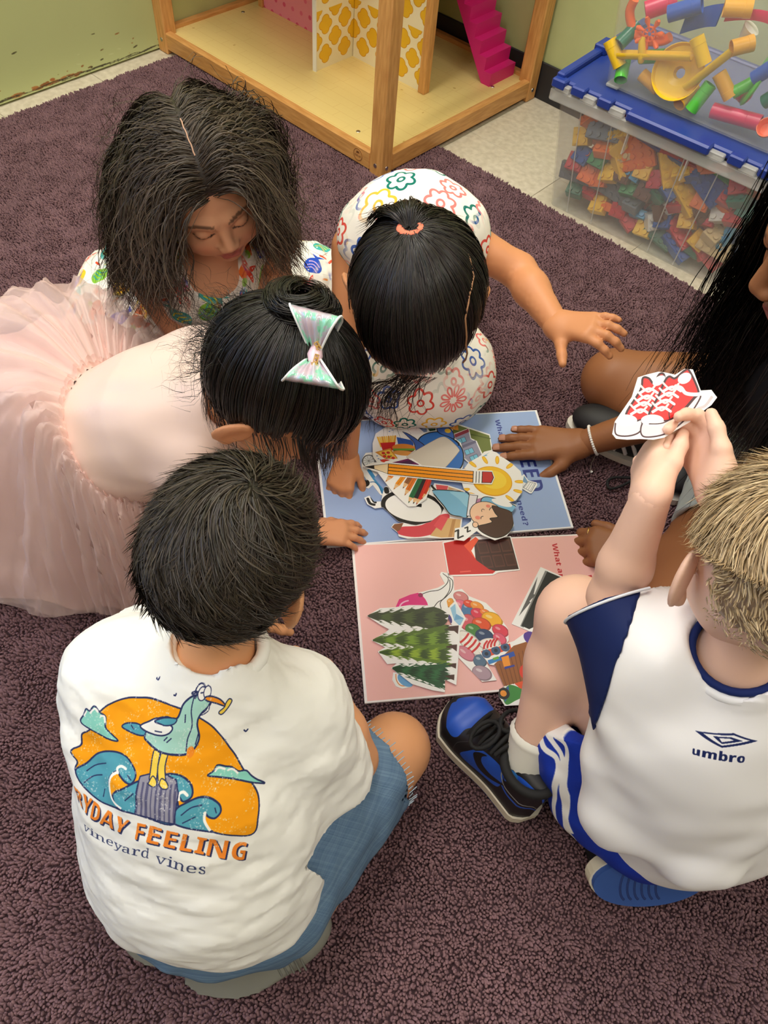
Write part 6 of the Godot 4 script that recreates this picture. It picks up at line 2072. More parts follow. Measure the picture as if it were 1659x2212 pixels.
	p.line([13.8, -298.2, 16.5, -298.7], 1.2, N)
	p.blob([19.7, -294.4, 26.1, -295.6, 37.3, -292.4, 44.1, -285.8, 33.2, -288.8, 22.4, -291.5], c8(244, 150, 40), 1.4, N)
	p.blob([47.9, -292.6, 51.2, -290.5, 48.0, -284.9, 42.5, -278.6, 38.9, -277.5, 37.2, -280.2, 42.7, -284.6, 44.5, -289.0], Y, 1.2, N)
	p.disc(_v([11.8, -241.6]), 4.0, 5.0, c8(240, 140, 40))
	# far birds
	for q in [[-48.8, -296.8, -45.0, -296.7, -44.6, -298.6], [-17.7, -291.3, -15.6, -291.4, -15.0, -293.2], [68.0, -259.5, 70.5, -257.6, 72.8, -259.4]]:
		p.line(q, 1.6, N)
	# words, following the curve under the sun
	var f := font(true)
	for k in 3:
		var dx: Vector2 = [Vector2(1.6, 1.4), Vector2(0.8, 0.7), Vector2.ZERO][k]
		var col: Color = [N, N, c8(246, 140, 50)][k]
		var w1: Array = [-109.0, -156.2, -88.9, -146.9, -68.3, -144.0, -39.7, -149.0]
		var tops: Array = [-114.0, -167.6, -88.3, -167.3, -66.2, -164.0, -34.0, -167.2]
		bend_text(p, "FRYDAY", w1, tops, col, f, dx)
		var w2: Array = [-26.8, -149.5, 7.0, -151.4, 42.0, -145.0, 76.8, -134.6]
		var t2: Array = [-25.8, -168.5, 9.2, -169.5, 44.6, -164.4, 79.2, -155.7]
		bend_text(p, "FEELING", w2, t2, col, f, dx)
	var s := font(false, true)
	bend_text(p, "vineyard", [-88.2, -120.0, -61.6, -121.1, -36.8, -124.3, -12.6, -127.1], [-87.2, -133.4, -63.0, -132.2, -35.8, -138.5, -11.6, -144.6], c8(62, 72, 112), s, Vector2.ZERO)
	bend_text(p, "vines", [-4.8, -128.5, 10.7, -127.7, 25.1, -123.9, 41.2, -122.0], [-5.0, -141.3, 11.5, -141.1, 26.6, -138.7, 41.5, -137.6], c8(62, 72, 112), s, Vector2.ZERO)
	# cracked ink: flecks of bare cloth
	var r := RandomNumberGenerator.new()
	r.seed = 6
	var fl := FastNoiseLite.new()
	fl.frequency = 0.03
	var n := 0
	while n < 2600:
		var c := _v([-15.4, -228.5]) + Vector2(r.randf_range(-100, 100), r.randf_range(-90, 75))
		if fl.get_noise_2d(c.x, c.y) + r.randf_range(-0.2, 0.2) < 0.12:
			continue
		n += 1
		var a := p.px(c)
		if a.x < 0 or a.y < 0 or a.x >= p.w or a.y >= p.h:
			continue
		var under := p.im.get_pixel(int(a.x), int(a.y))
		p.disc(c, r.randf_range(0.3, 1.1), r.randf_range(0.3, 0.8), under.lerp(W, r.randf_range(0.15, 0.6)), r.randf() * 3.0, 6)
	return p.done()

func _v(a: Array) -> Vector2:
	return Vector2(a[0], a[1])

# letters between a base line and a top line, each given by four points
func bend_text(p: Paint, s: String, base: Array, top: Array, col: Color, f: Font, off: Vector2) -> void:
	var tm := TextMesh.new()
	tm.text = s
	tm.font = f
	tm.font_size = 48
	tm.depth = 0.0
	tm.pixel_size = 0.01
	tm.curve_step = 2.0
	var arr := tm.get_mesh_arrays()
	var v: PackedVector3Array = arr[Mesh.ARRAY_VERTEX]
	var id = arr[Mesh.ARRAY_INDEX]
	var lo := Vector3.ONE * 1e9
	var hi := -lo
	for q in v:
		lo = lo.min(q)
		hi = hi.max(q)
	var n: int = id.size() if id else v.size()
	for i in range(0, n, 3):
		var t := PackedVector2Array()
		for k in 3:
			var q := v[id[i + k] if id else i + k]
			var u := (q.x - lo.x) / (hi.x - lo.x) * 3.0
			var vv := (q.y - lo.y) / (hi.y - lo.y)
			var j := mini(int(u), 2)
			var a := _at(base, j, u - j)
			t.append(a.lerp(_at(top, j, u - j), vv) + off)
		p.poly(t, col)

func _at(a: Array, j: int, f: float) -> Vector2:
	var q := func(k: int) -> Vector2:
		k = clampi(k, 0, 3)
		return Vector2(a[2 * k], a[2 * k + 1])
	return (q.call(j) as Vector2).cubic_interpolate(q.call(j + 1), q.call(j - 1), q.call(j + 2), f)

# ------------------------------------------------------------------ fair-haired child in the white jersey, seated, one knee up
func fair_child() -> void:
	var t := thing("person", "fair-haired child in a white jersey with navy sleeves and blue striped shorts, one knee up", "person")
	var hc: Vector3 = Vector3(0.3374, 0.5625, -0.3569)
	var hf := Transform3D(facing(Vector3(0.10, -0.42, -0.90), Vector3(-0.02, 1, 0.0)), hc)
	var rt := Vector3(0.87, 0, -0.5)
	var pel: Vector3 = Vector3(0.4362, 0.14, -0.3086)
	var J := {
		"pelvis": pel, "chest": Vector3(0.3669, 0.3516, -0.3258), "neck": Vector3(0.3517, 0.4523, -0.3301), "head": hc,
		"shl": Vector3(0.2786, 0.4012, -0.3357), "ell": Vector3(0.2501, 0.418, -0.4032), "wrl": Vector3(0.25, 0.5377, -0.4436),
		"shr": Vector3(0.2786, 0.4012, -0.3357) + rt * 0.20, "elr": Vector3(0.3997, 0.4732, -0.4473), "wrr": Vector3(0.3091, 0.5576, -0.4459),
		"hipl": pel - rt * 0.055 + Vector3(0, -0.01, -0.01), "knl": Vector3(0.2426, 0.3118, -0.4347), "anl": Vector3(0.229, 0.105, -0.3182),
		"hipr": pel + rt * 0.06 + Vector3(0, -0.01, 0), "knr": Vector3(0.5482, 0.09, -0.4745), "anr": Vector3(0.4508, 0.055, -0.2545),
	}
	var skin := c8(240, 196, 172)
	var acc := Acc.new()
	var F := Field.new()
	trunk(F, J, 1.0)
	F.into(acc, 0.0065, lin(skin))
	head(acc, hf, 0.95, skin, c8(214, 130, 120))
	hand(acc, J.wrl, Vector3(0.2584, 0.5332, -0.5243) - J.wrl, Vector3(0.212, 0.5477, -0.4752) - Vector3(0.2526, 0.5387, -0.4886), -1.0, 0.118, [[0.45, 0.5, 0.3], [0.55, 0.6, 0.3], [0.6, 0.6, 0.3], [0.1, 0.4, 0.3], [0.75, 0.05]], lin(skin), 0.12, 0.55)
	hand(acc, J.wrr, Vector3(0.297, 0.5564, -0.5226) - J.wrr, Vector3(0.3539, 0.5573, -0.4891) - Vector3(0.2989, 0.5731, -0.468), 1.0, 0.118, [[0.75, 0.9, 0.4], [0.9, 1.0, 0.5], [1.0, 1.1, 0.5], [1.0, 1.1, 0.5], [0.7, 0.1]], lin(skin), 0.08, 0.55)
	put("body", acc.mesh(), skin_mat(), t)
	# jersey
	var ax: Vector3 = (J.neck - J.pelvis).normalized()
	var fw := Vector3(-0.5, 0, -0.87)
	var bs := facing(fw, ax)
	var S := Field.new()
	S.ell(pel + ax * 0.0 + rt * 0.01, bs, Vector3(0.150, 0.125, 0.125), 0.05)
	S.ell(pel.lerp(J.chest, 0.5), bs, Vector3(0.142, 0.14, 0.115), 0.05)
	S.ell(J.chest, bs, Vector3(0.125, 0.10, 0.092), 0.05)
	S.cap(J.shl + rt * 0.04, J.shr, 0.042, 0.042, 0.045)
	S.cap(J.shl + rt * 0.03, J.shl + rt * 0.07, 0.044, 0.045, 0.04)
	S.cap(J.chest, J.neck - ax * 0.005, 0.07, 0.05, 0.03)
	for q in [[Vector3(0.2832, 0.2145, -0.2345), Vector3(0.4227, 0.2092, -0.192), 0.012], [Vector3(0.2679, 0.2906, -0.2734), Vector3(0.2996, 0.1928, -0.2208), 0.012], [Vector3(0.3855, 0.1988, -0.1945), Vector3(0.4396, 0.2883, -0.2353), 0.012], [Vector3(0.2612, 0.3625, -0.289), Vector3(0.3224, 0.3031, -0.2564), 0.008], [Vector3(0.2765, 0.4484, -0.3246), Vector3(0.3226, 0.4167, -0.3054), 0.007]]:
		S.cap(q[0], q[1], q[2] + 0.004, q[2], 0.035)
	S.cap(J.shl + rt * 0.005, J.shl.lerp(J.ell, 0.85), 0.053, 0.0525, 0.035)
	var under := S.items.duplicate(true)
	S.fold(0.004, 8.0, Basis.from_scale(Vector3(0.8, 1.2, 0.8)), 13)
	S.cut(J.shl.lerp(J.ell, 0.90), J.ell - J.shl, 0.085)
	S.dig(J.neck - ax * 0.004, J.neck + ax * 0.08, 0.041, 0.052, 0.006)
	S.cut(pel - ax * 0.105 + Vector3(0, 0, 0.05), Vector3(0.0, -1, 0.3))
	S.dig(J.hipl.lerp(J.knl, 0.2), J.knl, 0.066, 0.07, 0.02)
	var sr := ax.cross(fw).normalized() * -1.0
	var bk := sr.cross(ax)
	var sa := Acc.new()
	S.into(sa, 0.0048, Color.WHITE, func(p: Vector3, _n: Vector3) -> Vector2:
		var d := p - pel
		return Vector2(atan2(d.dot(sr), d.dot(bk) + 0.10) * 0.20, -d.dot(ax)))

	var pr := Rect2(-0.26, -0.34, 0.52, 0.44)
	for i in sa.uv.size():
		sa.uv[i] = (sa.uv[i] - pr.position) / pr.size
	var sm := cloth_mat(Color.WHITE, 0.6)
	sm.albedo_texture = jersey_print(pr)
	sm.texture_repeat = false
	var je := put("jersey", sa.mesh(), sm, t)
	# navy sleeves with white piping
	var navy := cloth_mat(c8(24, 38, 88), 0.6)
	for k in ["l", "r"]:
		var L := Field.new()
		var a: Vector3 = J["sh" + k]
		var b: Vector3 = J["el" + k]
		if k == "l":
			# same shape as the jersey a hair proud of it, trimmed along the raglan seam and the armpit
			for it in under:
				var c: Array = it.duplicate()
				if c[0] == 0:
					c[3] += 0.003
					c[4] += 0.003
				else:
					c[3] += Vector3.ONE * 0.003
				L.items.append(c)
			L.fold(0.004, 8.0, Basis.from_scale(Vector3(0.8, 1.2, 0.8)), 13)
			var top: Vector3 = Vector3(0.2504, 0.471, -0.3569)
			var pit: Vector3 = Vector3(0.2514, 0.3295, -0.2943)
			var seam: Vector3 = Vector3(0.2974, 0.2758, -0.392) - Vector3(0.1983, 0.5506, -0.2613)
			var pn := (pit - top).cross(seam).normalized()
			L.cut(top, pn if pn.dot(rt) > 0.0 else -pn)
			L.cut(pit, pit - a.lerp(b, 0.45))
		else:
			L.cap(a - rt * 0.01, a.lerp(b, 0.85), 0.060, 0.053, 0.02)
			L.cut(a - rt * 0.026, -rt - (b - a).normalized() * 0.35 + ax * 0.25)
		L.cut(a.lerp(b, 0.92), b - a)
		L.dig(a.lerp(b, 0.84), b + (b - a), 0.043, 0.05, 0.005)
		var la := Acc.new()
		L.into(la, 0.004)
		var sl := put("sleeve", la.mesh(), navy, t)
		var dd := (b - a).normalized()
		var e1 := dd.cross(Vector3.UP).normalized()
		var e2 := e1.cross(dd)
		var ra := Acc.new()
		var ring := PackedVector3Array()
		for i in 33:
			var th := TAU * i / 32.0
			var od := e1 * cos(th) + e2 * sin(th)
			if od.dot(rt) * (1.0 if k == "l" else -1.0) < 0.35:
				ring.append(a.lerp(b, 0.88) + od * 0.0562)
		ra.tube(ring, 0.0016, 6, Color.WHITE, false)
		put("piping", ra.mesh(), cloth_mat(c8(226, 230, 240)), sl)
	# collar
	for q in [[0.010, 0.047, 0.006, c8(240, 240, 244)], [0.018, 0.0435, 0.004, c8(26, 42, 100)]]:
		var ca := Acc.new()
		var ring := PackedVector3Array()
		for k in 33:
			var th := TAU * k / 32.0
			ring.append(J.neck + ax * q[0] + (bs.x * cos(th) + bs.z * sin(th) * 0.92) * q[1])
		ca.tube(ring, q[2], 8, Color.WHITE, false)
		put("collar", ca.mesh(), cloth_mat(q[3], 0.7), je)
	# shorts with three white stripes
	var D := Field.new()
	D.ell(pel + Vector3(0, -0.04, 0), facing(fw), Vector3(0.125, 0.088, 0.115), 0.04)
	D.cap(J.hipl, J.hipl.lerp(J.knl, 0.50), 0.085, 0.078, 0.04)
	D.cap(J.hipl + Vector3(-0.02, -0.03, 0.02), J.hipl.lerp(J.knl, 0.42) + Vector3(-0.012, -0.03, 0.02), 0.06, 0.06, 0.04)
	D.cap(J.hipr, J.hipr.lerp(J.knr, 0.6), 0.08, 0.07, 0.04)
	D.cap(J.hipl + Vector3(0, -0.03, 0.0), Vector3(0.2842, 0.1321, -0.3348), 0.07, 0.046, 0.04)
	D.cap(Vector3(0.3006, 0.1034, -0.285), Vector3(0.2744, 0.1634, -0.3358), 0.042, 0.042, 0.04)
	D.cut(J.hipl.lerp(J.knl, 0.54), J.knl - J.hipl, 0.14)
	D.dig(J.hipl.lerp(J.knl, 0.46), J.knl, 0.062, 0.07, 0.006)
	D.fold(0.004, 14.0, Basis(), 19)
	var hx: Vector3 = (J.knl - J.hipl).normalized()
	var h1 := hx.cross(Vector3(0.2, 0, 1)).normalized()
	var h2 := h1.cross(hx)
	var hp: Vector3 = J.hipl
	var da := Acc.new()
	D.into(da, 0.0045, Color.WHITE, func(p: Vector3, _n: Vector3) -> Vector2:
		var d := p - hp
		return Vector2(atan2(d.dot(h1), -d.dot(h2)) * 0.09, d.dot(hx)))

	var dr := Rect2(-0.29, -0.16, 0.58, 0.40)
	for i in da.uv.size():
		da.uv[i] = (da.uv[i] - dr.position) / dr.size
	var dm := cloth_mat(Color.WHITE, 0.55)
	dm.albedo_texture = stripe_print(dr)
	dm.texture_repeat = false
	put("shorts", da.mesh(), dm, t).set_meta("label", "royal blue shorts with white side stripes")
	# sock
	var ank: Vector3 = J.anl
	var so := Acc.new()
	var up: Vector3 = (J.knl - J.anl).normalized()
	var pts := []
	var rows := 14
	var cs := 48
	var s1 := up.cross(Vector3(0.6, 0, 0.8)).normalized()
	var s2 := s1.cross(up)
	for i in rows:
		var f := i / (rows - 1.0)
		for j in cs:
			var th := TAU * j / cs
			var rr := lerpf(0.0275, 0.0355, f) + 0.0006 * (j % 2) - (0.004 if i == rows - 1 else 0.0) + (0.0012 if i == rows - 2 else 0.0)
			pts.append(ank + up * lerpf(-0.018, 0.058, f) + (s1 * cos(th) + s2 * sin(th)) * rr)
	so.grid(pts, rows, cs, true)
	var sk := put("sock", so.mesh(), cloth_mat(c8(228, 226, 216), 0.95), t)
	var ma := Acc.new()
	for q in [[Vector3(0.217, 0.1354, -0.3516), Vector3(0.2345, 0.1315, -0.3513)], [Vector3(0.2172, 0.1316, -0.348), Vector3(0.2367, 0.1216, -0.3424)]]:
		ma.tube(PackedVector3Array([q[0], q[0].lerp(q[1], 0.5), q[1]]), 0.0022, 6)
	put("knitted_mark", ma.mesh(), cloth_mat(c8(30, 30, 34)), sk)
	# worn shoe, lateral side to the camera
	var toe: Vector3 = Vector3(0.1293, 0.012, -0.4154)
	var heel: Vector3 = Vector3(0.2559, 0.012, -0.2747)
	var sh := Node3D.new()
	sh.name = "shoe"
	t.add_child(sh)
	sh.set_meta("label", "black and royal blue high-top sneaker with white midsole")
	basketball_shoe(sh, toe, heel)
	# other foot folded under, sole outwards
	var s2n := Node3D.new()
	s2n.name = "shoe"
	t.add_child(s2n, true)
	s2n.set_meta("label", "same sneaker on the folded foot, blue ridged sole showing")
	var c2: Vector3 = Vector3(0.3637, 0.05, -0.198)
	var d2 := Vector3(-0.93, 0.0, 0.12).normalized()
	var nn := Vector3(0.10, 0.60, 0.79).normalized()
	var sd := nn.cross(d2).normalized()
	nn = d2.cross(sd).normalized()
	var outl := PackedVector2Array()
	for k in 36:
		var th := TAU * k / 36.0
		outl.append(Vector2(cos(th) * 0.075 + 0.02, sin(th) * lerpf(0.036, 0.040, 0.5 + 0.5 * cos(th))))
	for q in [[-0.004, 0.004, 1.0, c8(48, 84, 156)], [-0.022, -0.004, 1.03, c8(222, 214, 194)], [-0.06, -0.022, 0.9, c8(26, 26, 30)]]:
		var a := Acc.new()
		var o2 := PackedVector2Array()
		for w in outl:
			o2.append(w * q[2])
		a.slab(Transform3D(Basis(d2, nn, sd * -1.0), c2 - d2 * 0.055), o2, q[0], q[1])
		put(["outsole", "midsole", "upper"][[1.0, 1.03, 0.9].find(q[2])], a.mesh(), mat(q[3], 0.7), s2n)
	for k in 6:
		var a := Acc.new()
		var arc := PackedVector3Array()
		for i in 9:
			var th := lerpf(-1.25, 1.25, i / 8.0)
			arc.append(c2 - d2 * 0.055 + d2 * (0.012 + 0.0095 * k + 0.012 * cos(th) - 0.012) + sd * sin(th) * 0.027 + nn * 0.0035)
		a.tube(arc, 0.0018, 5)
		put("tread", a.mesh(), mat(c8(34, 58, 120), 0.75), s2n)
	# hair: cropped sides, longer on top
	var line := func(u: Vector3) -> float:
		if u.z > 0.35:
			return u.y - 0.40
		if u.z > -0.15:
			if absf(u.x) > 0.6 and u.y < 0.08:
				return -0.2
			return u.y - lerpf(-0.35, 0.0, (u.z + 0.15) / 0.5)
		if absf(u.x) > 0.62 and u.y < 0.05 and u.z > -0.42:
			return -0.2
		return u.y + 0.52
	var top := func(u: Vector3) -> float:
		return u.y - 0.12 + 0.25 * (u.z if u.z < 0.0 else 0.0)
	var h := Hair.new(hf, 0.95, [Color(0.42, 0.29, 0.15), Color(0.52, 0.38, 0.22), Color(0.33, 0.23, 0.13), Color(0.60, 0.46, 0.28)], 8)
	h.wide = 0.0012
	h.cap(line, 0.001, Color(0.40, 0.28, 0.19))
	var whorl := Vector3(0.15, 0.85, -0.45).normalized()
	h.short(7000, line, whorl, 0.016, 0.15, 0.002, 4)
	h.short(8000, func(u: Vector3) -> float: return minf(line.call(u), top.call(u)), whorl, 0.055, 0.5, 0.006)
	h.short(1200, func(u: Vector3) -> float: return minf(line.call(u), top.call(u)), whorl, 0.05, 1.0, 0.014)
	put("hair", h.acc.mesh(), hair_mat(0.5), t)

func jersey_print(rect: Rect2) -> ImageTexture:
	var p := Paint.new(Rect2(rect.position * 1000.0, rect.size * 1000.0), 2048, c8(244, 243, 246))
	var N := c8(28, 40, 92)
	var q1: Array = [-94.3, -301.1, -51.3, -301.8, -26.8, -292.5, -66.3, -290.0]
	var q2: Array = [-85.2, -300.3, -51.7, -300.2, -35.1, -294.1, -66.0, -291.7]
	var q3: Array = [-74.6, -299.1, -54.7, -298.6, -42.7, -294.7, -65.8, -293.2]
	var q4: Array = [-68.1, -297.9, -56.7, -297.5, -52.2, -295.8, -65.6, -294.6]
	p.poly(q1, N)
	p.poly(q2, c8(244, 243, 246))
	p.poly(q3, N)
	p.poly(q4, c8(244, 243, 246))
	bend_text(p, "umbro", [-98.2, -283.0, -80.3, -279.8, -62.3, -276.1, -44.8, -272.4], [-97.3, -289.7, -78.5, -288.3, -60.5, -285.9, -42.5, -282.8], N, font(true), Vector2.ZERO)
	bend_text(p, "umbro", [-98.2, -283.0, -80.3, -279.8, -62.3, -276.1, -44.8, -272.4], [-97.3, -289.7, -78.5, -288.3, -60.5, -285.9, -42.5, -282.8], N, font(true), Vector2(0.5, 0.0))
	return p.done()

func stripe_print(rect: Rect2) -> ImageTexture:
	var B := c8(28, 56, 168)
	var p := Paint.new(Rect2(rect.position * 1000.0, rect.size * 1000.0), 1400, B)
	var W := c8(240, 240, 240)
	for q in [[-160.5, 141.5, -171.3, 130.1, -187.0, 121.8, -187.7, 102.0, -179.1, 78.7, -166.8, 45.3, -162.7, 17.2], [-167.7, 147.3, -182.8, 137.2, -193.8, 125.5, -193.4, 102.2, -186.8, 75.2, -182.8, 49.5, -178.5, 11.5], [-170.1, 148.0, -201.9, 142.7, -198.3, 116.3, -191.1, 88.4, -189.7, 69.9, -182.8, 43.4, -169.2, -11.7]]:
		p.line(q, 6.5, W)
	p.line([-154.5, 129.5, -159.6, 144.2, -161.9, 148.0, -121.4, 128.4, -68.3, 107.7], 3.0, W)
	return p.done()

# shoe on its own frame from toe to heel; returns nothing of use outside
func basketball_shoe(parent: Node3D, toe: Vector3, heel: Vector3) -> void:
	var fr := Transform3D(Basis(), toe)
	var zf := (heel - toe).normalized()
	var len := (heel - toe).length()
	var up := Vector3.UP
	var xs := up.cross(zf).normalized()      # points to the lateral or medial side
	fr.basis = Basis(xs, up, zf)
	# outline of the sole
	var wl := func(f: float) -> float:
		return lerpf(0.0, 1.0, pow(clampf(f / 0.16, 0.0, 1.0), 0.5)) * lerpf(0.0445, 0.034, smoothstep(0.25, 0.7, f)) * pow(clampf((1.0 - f) / 0.10, 0.0, 1.0), 0.45)
	var outl := PackedVector2Array()
	for i in 25:
		var f := i / 24.0
		outl.append(Vector2(wl.call(f), f * len))
	for i in range(23, 0, -1):
		var f := i / 24.0
		outl.append(Vector2(-wl.call(f), f * len))
	for q in [[0.0, 0.007, 0.99, "outsole", c8(30, 56, 130)], [0.007, 0.026, 1.03, "midsole", c8(224, 216, 198)]]:
		var o := PackedVector2Array()
		for w in outl:
			o.append((w - Vector2(0, len * 0.5)) * q[2] + Vector2(0, len * 0.5))
		var a := Acc.new()
		a.slab(fr, o, q[0], q[1])
		put(q[3], a.mesh(), mat(q[4], 0.7), parent)
	# upper
	var rows := 40
	var cs := 31
	var pts := []
	var uv := PackedVector2Array()
	for i in rows:
		var f := lerpf(0.012, 0.99, i / (rows - 1.0))
		var w: float = wl.call(f) * 0.97
		var h := lerpf(0.028, 0.05, smoothstep(0.0, 0.16, f))
		h = lerpf(h, 0.085, smoothstep(0.22, 0.55, f))
		h = lerpf(h, 0.105, smoothstep(0.5, 0.8, f))
		h *= pow(clampf((1.0 - f) / 0.03, 0.0, 1.0), 0.3)
		for j in cs:
			var ph := PI * j / (cs - 1.0)
			var c := cos(ph)
			var s := sin(ph)
			var x := signf(c) * pow(absf(c), 0.62) * w * (1.0 - 0.18 * s * smoothstep(0.4, 0.7, f))
			pts.append(fr * Vector3(x, 0.022 + h * pow(s, 0.75) * 0.92, f * len))
			uv.append(Vector2(f, j / (cs - 1.0)) * 0.1)
	var ua := Acc.new()
	ua.grid(pts, rows, cs, false, uv)
	for i in ua.uv.size():
		ua.uv[i] *= 10.0
	# make normals point out of the shoe
	for i in ua.v.size():
		var q: Vector3 = fr.affine_inverse() * ua.v[i]
		if ua.n[i].dot(ua.v[i] - fr * Vector3(0, 0.03, q.z)) < 0.0:
			ua.n[i] = -ua.n[i]
	var um := mat(Color.WHITE, 0.45)
	um.albedo_texture = shoe_print()
	um.texture_repeat = false
	put("upper", ua.mesh(), um, parent)
	# laces and collar
	var black := mat(c8(18, 18, 20), 0.8)
	for k in 6:
		var f := 0.30 + 0.055 * k
		var y := 0.075 + 0.008 * k
		var la := Acc.new()
		var lp := PackedVector3Array()
		for i in 7:
			var e := lerpf(-1.0, 1.0, i / 6.0)
			lp.append(fr * Vector3(e * 0.024, y - absf(e) * absf(e) * 0.012 + 0.004, (f + 0.012 * e * (1 if k % 2 else -1)) * len))
		la.tube(lp, 0.0032, 6)
		put("lace", la.mesh(), black, parent)
	for q in [[1.0, 0.0], [-1.0, 0.4]]:
		var la := Acc.new()
		var lp := PackedVector3Array()
		for i in 15:
			var th := TAU * i / 14.0
			lp.append(fr * Vector3(0.006 + q[0] * (0.022 - 0.022 * cos(th)), 0.108 + 0.012 * sin(th * 0.5) - 0.012 * (1.0 - cos(th)), 0.56 * len - 0.02 + 0.014 * sin(th) - q[1] * 0.02))
		la.tube(lp, 0.0032, 6)
		put("lace_loop", la.mesh(), black, parent)
	var ta := Acc.new()
	var tp := PackedVector3Array()
	for i in 29:
		var th := TAU * i / 28.0
		tp.append(fr * Vector3(cos(th) * 0.029, 0.110 + 0.005 * sin(th), 0.775 * len + sin(th) * 0.036))
	ta.tube(tp, 0.0065, 8, Color.WHITE, true)
	put("collar", ta.mesh(), black, parent)

func shoe_print() -> ImageTexture:
	var K := c8(26, 25, 28)
	var B := c8(34, 84, 190)
	var p := Paint.new(Rect2(0, 0, 100, 100), 1024, K)
	# panels in the shoe's own layout: along it from toe to heel, and round it from side to side
	for side in 2:
		var m := func(a: Array) -> Array:
			var o := a.duplicate()
			if side == 1:
				for i in range(1, o.size(), 2):
					o[i] = 100.0 - o[i]
			return o
		p.blob(m.call([5, 50, 6, 62, 12, 74, 22, 80, 27, 74, 27, 60, 30, 50, 20, 44]), B)
		p.blob(m.call([37, 93, 40, 80, 46, 70, 54, 70, 62, 72, 68, 76, 71, 84, 70, 93, 55, 95]), B)
		p.blob(m.call([70, 74, 76, 66, 86, 62, 99, 61, 99, 67, 88, 69, 78, 74, 72, 82]), B)
		p.line(m.call([66, 74, 69, 82, 78, 87, 99, 84]), 0.9, c8(150, 150, 150))
		p.line(m.call([70, 86, 80, 90, 99, 87]), 1.4, B)
		p.blob(m.call([44, 80, 46, 74, 52, 72, 50, 77, 53, 84, 62, 88, 74, 86, 64, 92, 52, 91]), K)
		p.blob(m.call([68, 70, 72, 66, 77, 68, 78, 78, 74, 80, 70, 76]), c8(54, 120, 190))
		p.line(m.call([69, 71, 77, 72]), 0.5, K)
		p.line(m.call([70, 75, 78, 76]), 0.5, K)
		p.line(m.call([30, 94, 30, 80, 36, 68]), 0.6, c8(60, 60, 64))
	return p.done()

